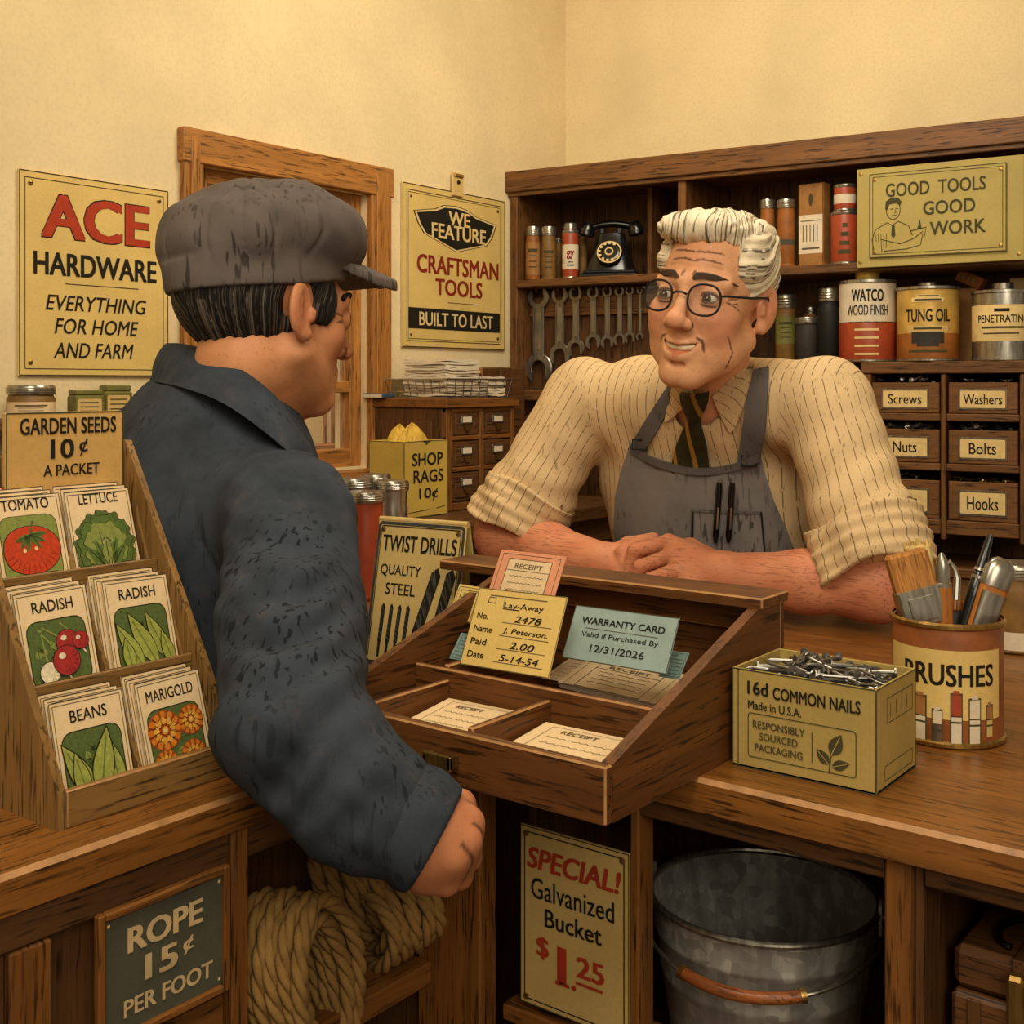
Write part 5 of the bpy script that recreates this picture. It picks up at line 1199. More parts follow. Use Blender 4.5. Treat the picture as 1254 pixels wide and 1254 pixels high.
for k, (y0, z0) in enumerate(tiers):
    for c in (0, 1):
        word, art, what = rows3[k][c]; x0 = (th+.006, DW*.5+.006)[c]
        if k == 2: x0 += (.004, -.002)[c]
        pos = ('bottom', 'middle', 'top')[k]; sd = ('left', 'right')[c]
        for i in range(5):
            y = y0+.003+.0062*i; z = z0+.0005; dx = rnd.uniform(-.002, .002) - (.0016*i)
            Hh = PH-(.006 if k == 2 else 0)+(.0027*i)
            m = MB(); m.box((0, 0, 0), (PW, .0012, Hh), M['paper'], .0004); f = Face(m, (0, 0, 0), (1, 0, 0), (0, 0, 1), .00016)
            f.frame(.003, .002, PW-.003, Hh-.003, .0006, M['ink2'], 1); f.frame(.0003, .0003, PW-.0003, Hh-.0003, .0006, M['ink'], 1)
            if i == 0:
                ww = {'BEANS': .50, 'MARIGOLD': .72, 'RADISH': .56, 'TOMATO': .66, 'LETTUCE': .60}[word]
                f.text(word, PW*.5, PH*.84, PW*ww, PH*.115, M['ink'], .015); art(f, PW, PH)
            else:
                f.stroke([(PW*.1, Hh*.95), (PW*.9, Hh*.95)], .0012, M['pencil'], 2)
                if k == 2 and c == 0 and i == 3: f.poly([(PW*.45, Hh*.955), (PW*.9, Hh*.955), (PW*.9, Hh*.99), (PW*.45, Hh*.99)], G['tom'], 3)
            o = m.build('seed_packet', smooth=0)
            o.matrix_world = DM @ TR(x0+dx+(DW*0), y, z) @ Matrix.Rotation(-LEANP, 4, 'X') @ Matrix.Rotation(rnd.uniform(-.02, .02), 4, 'Y')
            lab = ('front seed packet picturing %s, %s row %s' % (what, pos, sd)) if i == 0 else ('seed packet %s behind the one picturing %s, %s row %s' % (('directly', 'second', 'third', 'last')[i-1], what, pos, sd))
            tag(o, lab, 'packet', 'seed packets in the display')
# the card on top
m = MB(); ca = DM.inverted() @ onX(2, 598, DX-DD+.006); cb = DM.inverted() @ onX(146, 595, DX-DD+.006); x0 = ca.x; CW = cb.x-ca.x; CH = .076; z0 = DH-.047
m.box((x0, DD-.0125, z0), (x0+CW, DD-.0065, z0+CH), M['kraft'], .001); f = Face(m, (x0, DD-.0125, z0), (1, 0, 0), (0, 0, 1))
f.text('GARDEN SEEDS', CW*.52, CH*.83, CW*.82, CH*.20, M['ink'], .028); f.text('10', CW*.46, CH*.55, CW*.20, CH*.24, M['ink'], .03); f.text('¢', CW*.64, CH*.56, CW*.075, CH*.21, M['ink'], .015); f.text('A PACKET', CW*.54, CH*.29, CW*.48, CH*.14, M['ink'], .02)
f.frame(.0008, .0008, CW-.0008, CH-.0008, .0014, M['ink2'], 1)
m.build('price_card', disp)

# ------------------------------------------------------------------ rope price sign on the counter front
a = onX(129, 1130, FX+.006); b_ = onX(273, 1076, FX+.006); W = b_.y-a.y; H = .092
t = thing('framed_sign', 'framed slate sign with the rope price on the counter front', 'sign', (FX+.0005, a.y, a.z-H), math.pi/2)
m = MB(); m.box((0, -.004, 0), (W, 0, H), M['slate'], 0); f = Face(m, (0, -.004, 0), (1, 0, 0), (0, 0, 1))
f.text('ROPE', W*.5, H*.76, W*.64, H*.22, M['chalk'], .045); f.text('15', W*.46, H*.47, W*.28, H*.22, M['chalk'], .045); f.text('¢', W*.69, H*.50, W*.09, H*.15, M['chalk'], .03); f.text('PER FOOT', W*.53, H*.19, W*.76, H*.15, M['chalk'], .035)
for x, y in ((.03, .95), (.97, .95), (.97, .06)): f.poly(arc(W*x, H*y, .0014, .0014, n=10), M['cream'], 2)
m.build('sign_board', t)
m = MB(); e = .007
for lo, hi, ax in (((-e, -.008, -e), (0, 0, H+e), 'z'), ((W, -.008, -e), (W+e, 0, H+e), 'z'), ((0, -.008, H), (W, 0, H+e), 'x'), ((0, -.008, -e), (W, 0, 0), 'x')): m.box(lo, hi, M['wd'+ax], .0015)
m.build('frame', t)

# ------------------------------------------------------------------ rope
ropem = stained('hemp_rope', (156, 120, 68), .22, 60, .9, .1, 500)
def rope(m, path, r, pitch=.022, closed=False, mat=None):
    """three twisted strands"""
    P = [Vector(p) for p in path]; seg = [0.0]
    for a, b in zip(P, P[1:]): seg.append(seg[-1]+(b-a).length)
    L_ = seg[-1]; N = max(8, int(L_/.0042)); Q = []; j = 0
    for i in range(N+1):
        d = L_*i/N
        while j < len(P)-2 and seg[j+1] < d: j += 1
        k = (d-seg[j])/max(1e-9, seg[j+1]-seg[j]); Q.append(P[j].lerp(P[j+1], k))
    up = None; fr = []
    for i in range(N+1):
        d = (Q[min(i+1, N)]-Q[max(i-1, 0)]).normalized()
        if up is None: up = Vector((0, 0, 1)) if abs(d.z) < .9 else Vector((1, 0, 0))
        up = (up-d*up.dot(d)).normalized(); fr.append((up.copy(), d.cross(up)))
    n = 15; v = []; f = []
    for i in range(N+1):
        tw = 2*math.pi*(L_*i/N)/(pitch*3)
        for k in range(n):
            a = 2*math.pi*k/n; rr = r*(.60+.40*abs(math.sin(1.5*a))**.7)
            v.append(Q[i]+fr[i][0]*math.sin(a+tw)*rr+fr[i][1]*math.cos(a+tw)*rr)
    for i in range(N):
        for k in range(n): f.append((i*n+k, i*n+(k+1) % n, (i+1)*n+(k+1) % n, (i+1)*n+k))
    f.append(tuple(range(n))[::-1]); f.append(tuple(range(N*n, (N+1)*n))); m.add(v, f, mat or ropem)
def coil(cen, ax_u, ax_v, ax_n, turns, a0, b0, r, spread, seed, wob=.004, grow=0.0):
    rnd = random.Random(seed); pts = []; K = 28
    for i in range(turns*K+1):
        q = 2*math.pi*i/K; tn = i/K; g = 1+grow*math.sin(tn*2.4+seed)
        off = (tn/turns-.5)*spread+wob*math.sin(tn*5.1+seed)
        pts.append(cen+ax_u*(a0*g*math.cos(q))+ax_v*(b0*g*math.sin(q))+ax_n*off)
    return pts
X_ = Vector((1, 0, 0)); Y_ = Vector((0, 1, 0)); Z_ = Vector((0, 0, 1))
def hank(label, cen, u, n, turns, a0, b0, r, step, seed, fan=0.0):
    """turns of rope side by side along n; every turn a closed oval in the plane of u and v"""
    rnd = random.Random(seed); u = Vector(u).normalized(); n = Vector(n); n = (n-u*u.dot(n)).normalized(); v = n.cross(u)
    m = MB(); K = 40
    for layer in (0, 1):
        for i in range(turns-layer):
            off = (i-(turns-layer-1)/2)*step; aa = a0*(1+rnd.uniform(-.05, .05))-layer*r*1.6; bb = b0*(1+rnd.uniform(-.05, .05))-layer*r*1.6; ph = rnd.uniform(0, 6.28)
            pts = []
            for k in range(K+1):
                q = 2*math.pi*k/K+math.pi; low = max(0, -math.cos(q))
                pts.append(u*(aa*math.cos(q))+v*(bb*math.sin(q)*(1+.12*math.cos(q)))+n*(off*(1-fan*low)+.0022*math.sin(3*q+ph)))
            rope(m, pts, r)
    o = m.build('rope_hank', smooth=60); o.location = cen; return tag(o, label, 'rope', 'hanks of hemp rope')
RR = .0082
pa = onX(385, 1185, -.045)
hank('big hank of hemp rope looping over the shelf edge beside the rope price sign', (-.060, pa.y, .795), (.05, -.35, 1), (.95, .20, .25), 6, .090, .048, RR, .0125, 1, .25)
pb = onX(455, 1110, -.115)
hank('tall hank of hemp rope standing at the back of the cubby', (-.120, pb.y-.012, .830), (-.05, -.35, 1), (.8, .6, .1), 5, .062, .036, RR, .0145, 4, .1)
pc = onX(492, 1168, -.075)
hank('rolled hank of hemp rope lying at the right of the rope shelf', (-.085, pc.y+.012, .799), (.80, -.25, .5), (.18, .95, .12), 7, .050, .034, RR, .0145, 2, .1)
hank('dark hank of hemp rope on the shelf below the other hanks', (-.09, -.10, .612), (.80, -.4, .3), (.42, .85, .05), 6, .052, .038, RR, .0145, 6, .1)

# ------------------------------------------------------------------ bucket price sign
a = onY(639, 1007, .016); b_ = onY(773, 1046, .016); W = b_.x-a.x; H = .178
t = thing('price_sign', 'tan bucket price sign leaning on the counter ledge with red figures', 'sign', (a.x, .0165, a.z-H+.0), 0)
m = MB(); m.box((0, -.003, 0), (W, 0, H), M['sign2'], .001); f = Face(m, (0, -.003, 0), (1, 0, 0), (0, 0, 1))
f.frame(.001, .001, W-.001, H-.001, .0012, M['ink2'], 1); f.frame(.006, .006, W-.006, H-.006, .0012, M['ink'], 2)
f.text('SPECIAL!', W*.50, H*.83, W*.86, H*.12, M['red'], .04, .18); f.text('Galvanized', W*.49, H*.665, W*.76, H*.115, M['ink'], .01); f.text('Bucket', W*.50, H*.515, W*.52, H*.10, M['ink'], .02)
f.text('$', W*.22, H*.34, W*.12, H*.125, M['red'], .03); f.text('1', W*.40, H*.28, W*.085, H*.205, M['red'], .06); f.poly([(W*.34, H*.172), (W*.47, H*.172), (W*.47, H*.192), (W*.34, H*.192)], M['red'], 3); f.poly(arc(W*.51, H*.185, W*.022, W*.022, n=12), M['red'], 3)
f.text('25', W*.66, H*.31, W*.25, H*.115, M['red'], .035); f.stroke([(W*.53, H*.22), (W*.77, H*.22)], W*.022, M['red'], 3)
m.build('sign_board', t)
for x, y in ((.06, .955), (.94, .955), (.06, .04), (.94, .04)):
    m = MB(); m.lathe([(.003, 0), (.003, .001), (0, .0016)], M['brass'], 10); o = m.build('screw', t); o.matrix_local = frame_m((W*x, -.0032, H*y), (1, 0, 0), (0, 0, 1), (0, -1, 0))

# ------------------------------------------------------------------ galvanized bucket
BX, BY, BR, BT, BB = .239, .163, .112, .838, .6115
BX = onY(934, 1100, .163).x
t = thing('bucket', 'galvanized metal bucket with a wire bail and wooden grip under the counter', 'bucket', (BX, BY, BB), 0); bh = BT-BB; g = M['galv']
prof = []
def rad(z): return BR*(.70+.30*z/bh)
m = MB(); m.lathe([(rad(0)*.96, 0), (rad(0), .002)]+[(rad(bh*q)+e_, bh*q) for q, e_ in ((.2, 0), (.5, 0), (.66, 0), (.67, .0012), (.69, .0012), (.70, 0), (.84, 0), (.85, .0012), (.865, .0012), (.875, 0), (.985, 0))]+[(rad(bh)-.002, bh*.985)]+[(rad(bh*q)-.002, bh*q) for q in (.87, .85, .70, .67, .5, .2)]+[(rad(0)-.002, .004), (0, .004)], g, 64); m.build('bucket_body', t)
m = MB(); m.tube([(rad(bh)*math.cos(a), rad(bh)*math.sin(a), bh) for a in [2*math.pi*i/64 for i in range(64)]], .0034, M['tin'], 10, closed=True); m.build('rolled_rim', t)
ea = math.radians(16)   # ears axis
dirv = Vector((math.cos(ea), math.sin(ea), 0))
def px_dir(): return None
for s in (-1, 1):
    T = RZ(ea if s == 1 else ea+math.pi); r_ = rad(bh)
    m = MB(); m.prism(rrect(-.012, -.022, .012, .014, .008), r_+.0005, r_+.0035, g, T @ TR(0, 0, bh) @ frame_m((0, 0, 0), (0, 1, 0), (0, 0, 1), (1, 0, 0))); e_ = m.build('ear', t)
    m = MB(); m.lathe([(.0045, 0), (.005, .004), (.003, .007), (0, .008)], M['tin'], 14, T @ TR(r_+.003, 0, bh-.004) @ frame_m((0, 0, 0), (0, 1, 0), (0, 0, 1), (1, 0, 0))); m.build('rivet', e_)
# bail hanging forward over the rim
R_ = rad(bh)+.0105; side_v = Vector((dirv.y, -dirv.x, 0)); pts = []
for i in range(41):
    a = math.pi*i/40; c, s = math.cos(a), math.sin(a)
    pts.append(dirv*R_*1.0*c+side_v*(.118*s)+Vector((0, 0, bh-.006-.040*s)))
m = MB(); m.tube([pts[0]+Vector((0, 0, .008))]+pts+[pts[-1]+Vector((0, 0, .008))], .0021, M['tin'], 10); bail = m.build('bail', t)
m = MB(); gp = pts[14:27]; m.tube(gp, [.0052]+[.0058]*(len(gp)-2)+[.0052], wood('bail_grip', (150, 84, 40), 0, .4, .35), 14); m.build('grip', bail)
for q in (14, 26):
    m = MB(); m.tube([pts[q]-(pts[q+1]-pts[q])*.15, pts[q]+(pts[q+1]-pts[q])*.4], .0068, M['brass'], 14); m.build('grip_collar', bail)

# ------------------------------------------------------------------ tool chest, bottom right
t = thing('tool_chest', 'brown wooden tool chest with a metal latch under the right end of the counter', 'chest', (.450, .055, .611)); l = Vector(t.location)
W = .34; D = .22; Hc = .243; Hl = .036
cm = wood('chest_wood', (104, 66, 34), 0)
m = MB(); m.box((0, 0, 0), (W, D, Hc), cm, .004); m.box((.014, -.003, .002), (.024, 0, Hc-.002), M['dkz'], .001); m.box((W-.03, -.003, .002), (W-.02, 0, Hc-.002), M['dkz'], .001); m.build('chest_body', t)
m = MB(); m.box((0, .004, Hc+.0005), (W, D, Hc+Hl), cm, .006); m.box((.048, .0, Hc+.002), (.060, D-.002, Hc+Hl+.0025), M['dky'], .001); ld = m.build('lid', t)
m = MB(); m.tube([(.042+.016*math.cos(a), .05+.03*math.sin(a), Hc+Hl+.003) for a in [math.pi/2+math.pi*i/16 for i in range(17)]], .003, M['black'], 8); m.build('handle', ld)
m = MB(); m.box((.046, -.012, Hc-.016), (.060, .0035, Hc+.030), M['brass'], .003); m.box((.0605, -.014, Hc+.006), (.17, -.0005, Hc+.026), M['tin'], .004); m.box((.0605, -.010, Hc-.006), (.17, -.0005, Hc+.005), M['tin'], .002)
m.tube([(.075, .02, Hc+Hl+.001), (.075, .03, Hc+Hl+.012), (.15, .03, Hc+Hl+.012), (.15, .02, Hc+Hl+.001)], .005, M['black'], 8)
m.build('latch', t)
# ------------------------------------------------------------------ people: smooth bodies from distance fields
f32 = np.float32
def V3(p): return np.array([p[0], p[1], p[2]], dtype=np.float64)
def nrm_(P): return np.sqrt((P*P).sum(1))
def sph(P, c, r): return nrm_(P-V3(c))-r
def ell(P, c, r, R=None):
    q = P-V3(c)
    if R is not None: q = q @ R
    r = V3(r); k0 = nrm_(q/r); k1 = nrm_(q/(r*r)); return k0*(k0-1)/np.maximum(k1, 1e-9)
def rc(P, a, b, ra, rb=None):
    a = V3(a); b = V3(b); rb = ra if rb is None else rb; d = b-a; t = np.clip(((P-a) @ d)/max(1e-12, d @ d), 0, 1)
    return nrm_(P-a-t[:, None]*d)-(ra+(rb-ra)*t)
def chain(P, pts, k=.004):
    d = None
    for (a, ra), (b, rb) in zip(pts, pts[1:]):
        e = rc(P, a, b, ra, rb); d = e if d is None else su(d, e, k)
    return d
def su(a, b, k): h = np.maximum(k-np.abs(a-b), 0)/k; return np.minimum(a, b)-h*h*k*.25
def sub(a, b, k): h = np.maximum(k-np.abs(a+b), 0)/k; return np.maximum(a, -b)+h*h*k*.25
def sx(a, b, k): h = np.maximum(k-np.abs(a-b), 0)/k; return np.maximum(a, b)+h*h*k*.25
def mir(P): Q = P.copy(); Q[:, 0] = np.abs(Q[:, 0]); return Q
def sdf_mesh(f, lo, hi, h, B=8):
    lo = np.array(lo, float); n = [int(math.ceil((hi[i]-lo[i])/h/B))*B for i in range(3)]; nb = [k//B for k in n]
    ci = np.stack(np.meshgrid(*[np.arange(k) for k in nb], indexing='ij'), -1).reshape(-1, 3)
    fc = f(lo+(ci*B+B/2)*h); keep = np.abs(fc) < B*h*.87*1.2+.006
    F = np.ones([k+1 for k in n], f32)
    for c in ci[(~keep) & (fc < 0)]*B: F[c[0]:c[0]+B+1, c[1]:c[1]+B+1, c[2]:c[2]+B+1] = -1
    g = np.stack(np.meshgrid(*[np.arange(B+1)]*3, indexing='ij'), -1).reshape(-1, 3)
    kb = ci[keep]*B
    for s in range(0, len(kb), 300):
        q = kb[s:s+300]; I = (q[:, None, :]+g[None]).reshape(-1, 3); F[I[:, 0], I[:, 1], I[:, 2]] = f(lo+I*h)
    ins = F < 0; C = np.zeros(n, np.int8); S = lambda A, i, j, k: A[i:i+n[0], j:j+n[1], k:k+n[2]]
    for i in (0, 1):
        for j in (0, 1):
            for k in (0, 1): C += S(ins, i, j, k)
    act = np.argwhere((C > 0) & (C < 8)); idx = np.full(n, -1, np.int32); idx[tuple(act.T)] = np.arange(len(act))
    acc = np.zeros((len(act), 3)); cnt = np.zeros(len(act))
    for a in range(3):
        o = [0, 0, 0]; o[a] = 1; b_, c_ = (a+1) % 3, (a+2) % 3
        for p in (0, 1):
            for r in (0, 1):
                d = np.zeros(3, int); d[b_] = p; d[c_] = r; A = act+d; Bq = A+np.array(o)
                fa = F[tuple(A.T)]; fb = F[tuple(Bq.T)]; x = (fa < 0) != (fb < 0); t = np.where(x, fa/np.where(x, fa-fb, 1), 0)
                pos = d[None, :]+t[:, None]*np.array(o)[None, :]; acc += np.where(x[:, None], pos, 0); cnt += x
    v = lo+(act+acc/cnt[:, None])*h
    faces = []
    for a in range(3):
        b_, c_ = (a+1) % 3, (a+2) % 3; o = [0, 0, 0]; o[a] = 1
        sl0 = [slice(0, n[i]+1) for i in range(3)]; sl1 = list(sl0); sl0[a] = slice(0, n[a]); sl1[a] = slice(1, n[a]+1)
        i0 = ins[tuple(sl0)]; i1 = ins[tuple(sl1)]; e = np.argwhere(i0 != i1); flip = i0[tuple(e.T)]
        ok = (e[:, b_] > 0) & (e[:, c_] > 0) & (e[:, b_] < n[b_]) & (e[:, c_] < n[c_]); e = e[ok]; flip = flip[ok]
        def q(db, dc): z = e.copy(); z[:, b_] -= db; z[:, c_] -= dc; return idx[tuple(z.T)]
        Q = np.stack([q(1, 1), q(0, 1), q(0, 0), q(1, 0)], 1); Q[~flip] = Q[~flip][:, ::-1]; faces.append(Q)
    return v, np.concatenate(faces)
def smooth_v(v, q, it=1, lam=.5):
    e = np.concatenate([q[:, [0, 1]], q[:, [1, 2]], q[:, [2, 3]], q[:, [3, 0]]])
    for _ in range(it):
        acc = np.zeros_like(v); c = np.zeros(len(v)); np.add.at(acc, e[:, 0], v[e[:, 1]]); np.add.at(acc, e[:, 1], v[e[:, 0]]); np.add.at(c, e[:, 0], 1); np.add.at(c, e[:, 1], 1)
        v = v+lam*(acc/np.maximum(c, 1)[:, None]-v)
    return v
def np_obj(name, parts, mats, parent=None, attrs=None, base=(0, 0, 0), mat_fn=None):
    """parts: list of (verts, quads); one mesh"""
    V = []; Q = []; o = 0
    for v, q in parts: V.append(v); Q.append(q+o); o += len(v)
    V = np.concatenate(V); Q = np.concatenate(Q); W = V-V3(base)
    me = bpy.data.meshes.new(name); me.vertices.add(len(V)); me.vertices.foreach_set('co', W.astype(f32).ravel())
    me.loops.add(Q.size); me.loops.foreach_set('vertex_index', Q.astype(np.int32).ravel()); me.polygons.add(len(Q))
    me.polygons.foreach_set('loop_start', np.arange(0, Q.size, 4, dtype=np.int32)); me.polygons.foreach_set('loop_total', np.full(len(Q), 4, np.int32))
    for m in mats: me.materials.append(m)
    if mat_fn is not None: me.polygons.foreach_set('material_index', mat_fn(V[Q].mean(1)).astype(np.int32))
    me.polygons.foreach_set('use_smooth', np.ones(len(Q), bool))
    for k, fn in (attrs or {}).items():
        a = me.attributes.new(k, 'FLOAT', 'POINT'); a.data.foreach_set('value', np.asarray(fn(V), f32))
    me.update(calc_edges=True); me.validate()
    ob = bpy.data.objects.new(name, me); COL.objects.link(ob)
    if parent is not None: ob.parent = parent
    ob.location = base if parent is None else (0, 0, 0); return ob
def unit(v): v = Vector(v); return v.normalized()
def camvec(lat, d, z=0): return Vector((RT[0]*lat+FW[0]*d, RT[1]*lat+FW[1]*d, z))
def skin_mat(name, rgb, red):
    t = NT(name); c = lin(rgb); n = t.noise(t.coord(), 24, 5, .6); a = t.ramp(n, [(.3, mixc(c, .84)), (.7, mixc(c, 1.10))])
    at_ = t.node('ShaderNodeAttribute', attribute_name='tint'); col = t.mix(at_.outputs['Fac'], a, lin(red))
    n2 = t.noise(t.coord((1, 1, 1)), 240, 2); col = t.mix(t.ramp(n2, [(.58, K0), (.72, (.35, .35, .35))]), col, mixc(c, .45))
    ln = t.node('ShaderNodeAttribute', attribute_name='line'); col = t.mix(ln.outputs['Fac'], col, lin((64, 32, 20)))
    am = t.node('ShaderNodeAttribute', attribute_name='arm'); nh = t.noise(t.coord((34, 380, 380), (.4, .5, .6)), 1.0, 1, .5, .2); hm = t.ramp(nh, [(.54, K0), (.66, (.42, .42, .42))])
    hx = t.node('ShaderNodeMath', operation='MULTIPLY'); t.link(am.outputs['Fac'], hx.inputs[0]); t.link(hm, hx.inputs[1]); col = t.mix(hx.outputs[0], col, lin((92, 48, 28)))
    t.bump(n2, .15, .0006)
    return t.done(col, .55, 0, .3)
SKIN = skin_mat('clerk_skin', (222, 162, 118), (190, 100, 72)); SKIN2 = skin_mat('customer_skin', (200, 136, 92), (166, 86, 60))
def hairmat(name, a, b, sc=(260, 30, 60), lo=.47, hi=.56):
    t = NT(name); n = t.noise(t.coord(sc), 1.0, 3, .55, .5); n2 = t.noise(t.coord(), 30, 2)
    col = t.ramp(n, [(lo, lin(a)), (hi, lin(b))]); t.bump(n, .5, .002); return t.done(col, .6, 0, .3)
eye_w = plain('eye_white', (214, 200, 176), .25, 0, .5, .05); iris = plain('iris_brown', (52, 34, 22), .2, 0, .5)

# ---- a head in its own frame: x to the person's right, y forward, z up, origin between the ears
def cust_warp(P):
    P = P.copy(); lowz = np.clip(-P[:, 2], 0, .12); P[:, 1] = P[:, 1]+.09*lowz*np.clip((P[:, 1]-.02)/.05, 0, 1); P[:, 2] = np.where(P[:, 2] < 0, P[:, 2]*1.16, P[:, 2]); return P
def head_d(P, smile=True, lean=1.0):
    if not smile: P = cust_warp(P)
    Q = mir(P); ck = 0 if smile else .005
    d = ell(P, (0, -.014, .046), (.0755, .096, .084)); d = su(d, ell(P, (0, .034, -.022), (.0585, .060, .088)), .03)
    d = su(d, rc(Q, (.056, .004, -.046), (.016, .072, -.098), .018, .018), .025); d = su(d, ell(P, (0, .079, -.099), (.023, .018, .018)), .02)
    d = su(d, ell(Q, (.043, .060-ck, -.016), (.024-ck, .024-ck, .021)), .022); d = su(d, rc(Q, (.010, .089, .030), (.048, .072, .029), .010, .009), .016)
    d = sub(d, ell(Q, (.033, .104, .012), (.019, .014, .013)), .012)
    d = su(d, ell(P, (0, .079, -.064), (.030, .020, .024)), .02)
    d = su(d, rc(P, (0, .088, .024), (0, .114, -.020), .0075, .0105), .010); d = su(d, ell(P, (0, .117, -.025), (.0150, .0135, .0125)), .006)
    d = su(d, ell(Q, (.0145, .105, -.029), (.0085, .0115, .0085)), .005); d = sub(d, ell(Q, (.007, .113, -.039), (.0042, .006, .004)), .004)
    # eyelids with a slit
    lid = sph(Q, (.033, .0795, .010), .0158); lid = sub(lid, ell(Q, (.033, .098, .0098), (.0135, .02, .0043 if smile else .0050)), .0025); d = su(d, lid, .004)
    if smile:
        d = sub(d, rc(Q, (.017, .099, -.026), (.034, .077, -.058), .0018, .0022), .008)
        d = su(d, ell(Q, (.041, .067, -.034), (.020, .018, .020)), .014); d = su(d, ell(Q, (.046, .040, -.060), (.020, .028, .026)), .02)
        up = chain(Q, [((0, .1015, -.0560), .0045), ((.013, .097, -.0535), .004), ((.031, .080, -.0460), .0025)]); lo_ = chain(Q, [((0, .0990, -.0755), .0056), ((.013, .095, -.0715), .005), ((.030, .080, -.0500), .0025)])
        d = su(d, up, .006); d = su(d, lo_, .007)
        mo = chain(Q, [((0, .103, -.0650), .0062), ((.014, .097, -.0615), .0054), ((.030, .081, -.0485), .0018)], .003); d = sub(d, mo, .0015)
        d = sub(d, rc(Q, (.008, .094, -.086), (0, .095, -.0865), .003), .008)
        for z, k in ((.062, 0), (.075, 1), (.052, 2)): d = sub(d, chain(Q, [((0, .0885+(.0 if k else .002)-.07*(z-.062), z), .0012), ((.022, .083-.07*(z-.062), z+.002), .0012), ((.040, .068-.06*(z-.062), z-.002), .0008)]), .004)
        for z in (.004, .010, -.003): d = sub(d, rc(Q, (.053, .066, .008), (.064, .050, z*1.6+.004), .0010), .003)
    else:
        up = chain(Q, [((0, .101, -.059), .0045), ((.022, .086, -.0615), .0025)]); lo_ = chain(Q, [((0, .099, -.0695), .0055), ((.021, .086, -.066), .0025)])
        d = su(d, up, .006); d = su(d, lo_, .007); d = sub(d, chain(Q, [((0, .107, -.0642), .0014), ((.024, .088, -.064), .0014)]), .002)
        d = sub(d, rc(Q, (.018, .098, -.030), (.032, .078, -.064), .0015), .006)
    # ears
    a = .35; R = np.array([[math.cos(a), math.sin(a), 0], [-math.sin(a), math.cos(a), 0], [0, 0, 1]]).T
    ear = ell(Q, (.079, -.012, .004), (.0075, .020, .033), R); ear = su(ear, sph(Q, (.0765, -.004, -.025), .0085), .008)
    ear = sub(ear, ell(Q, (.0865, -.008, .008), (.0065, .0115, .021), R), .004); ear = su(ear, rc(Q, (.079, .003, -.004), (.079, .004, .004), .0045), .003); ear = su(ear, chain(Q, [((.082, -.014, .016), .0028), ((.083, -.016, .0), .0028), ((.081, -.010, -.014), .0025)]), .003)
    d = su(d, ear, .005)
    return d
def head_tint(P, smile):
    if not smile: P = cust_warp(P)
    Q = mir(P); g = lambda c, s: np.exp(-((P if c[0] == 0 else Q)-V3(c)).__pow__(2).sum(1)/(s*s))
    t = .75*g((.045, .07, -.025), .024)+.6*g((0, .118, -.026), .016)+.55*g((.085, -.01, 0), .026)+.25*g((0, .09, .07), .03)
    lip = np.minimum(chain(Q, [((0, .1015, -.0575), .0045), ((.028, .082, -.0505), .0025)]), chain(Q, [((0, .0995, -.0735), .0056), ((.027, .082, -.0535), .0025)])) if smile else np.minimum(chain(Q, [((0, .101, -.059), .0045), ((.022, .086, -.0615), .0025)]), chain(Q, [((0, .099, -.0695), .0055), ((.021, .086, -.066), .0025)]))
    return np.clip(t+.7*np.clip(1-lip/.002, 0, 1)*(lip < .002), 0, .9)
def head_line(P, smile):
    if not smile: P = cust_warp(P)
    Q = mir(P); L = []
    def ln(pts, r, X=Q):
        sn = []
        for p, q in zip(pts, pts[1:]):
            for t in (0, .25, .5, .75): sn.append(V3(p)*(1-t)+V3(q)*t)
        sn.append(V3(pts[-1])); sn = [tuple(P[np.argmin(((P-a)**2).sum(1))]) for a in sn]
        L.append(np.clip(1.3-(chain(X, [(p, 0.0) for p in sn]))/r, 0, 1))
    # lid lines and lash lines
    ln([(.020, .094, .0115), (.026, .0965, .0165), (.033, .0965, .0178), (.041, .092, .0158), (.047, .085, .011)], .0014)
    ln([(.021, .094, .008), (.030, .0955, .0035), (.040, .0915, .0045), (.046, .085, .008)], .0008)
    if smile:
        ln([(.0195, .108, -.024), (.023, .104, -.032), (.029, .098, -.042), (.034, .090, -.052), (.0355, .085, -.064)], .0011)
        ln([(.0, .097, -.0855), (.010, .0945, -.084)], .0009); ln([(.022, .090, .0), (.033, .094, -.004), (.045, .084, .0)], .0008)
        for z in (.062, .076): ln([(0, .090-.1*(z-.062), z), (.022, .085-.1*(z-.062), z+.002), (.041, .070-.09*(z-.062), z-.003)], .0008)
        for z in (.006, .016, -.006): ln([(.052, .073, .006), (.066, .052, z)], .0007)
        ln([(.009, .095, .036), (.008, .094, .052)], .0007); ln([(.047, .066, -.035), (.052, .052, -.060), (.047, .050, -.080)], .0007)
    else:
        ln([(.018, .105, -.030), (.034, .08, -.066)], .0008); ln([(.052, .073, .010), (.066, .052, .014)], .0007); ln([(.052, .073, .006), (.064, .052, .0)], .0007)
    ln([(.0150, .108, -.022), (.0195, .103, -.028), (.0165, .106, -.036)], .0009)
    return np.clip(np.max(np.stack(L), 0), 0, .85)
def to_local(Mi, P):
    R = np.array(Mi.to_3x3()); return P @ R.T+V3(Mi.translation)
def head_frame(o, f, roll, pitch, s):
    f = unit((f.x, f.y, 0)); x = unit((f.y, -f.x, 0)); R = Matrix(((x.x, f.x, 0), (x.y, f.y, 0), (0, 0, 1))).to_4x4()
    R = R @ Matrix.Rotation(roll, 4, 'Y') @ Matrix.Rotation(pitch, 4, 'X')
    return TR(o) @ R @ Matrix.Scale(s, 4)
def child_local(ob, parent, base, Mw): ob.parent = parent; ob.matrix_local = TR(-Vector(base)) @ Mw; return ob
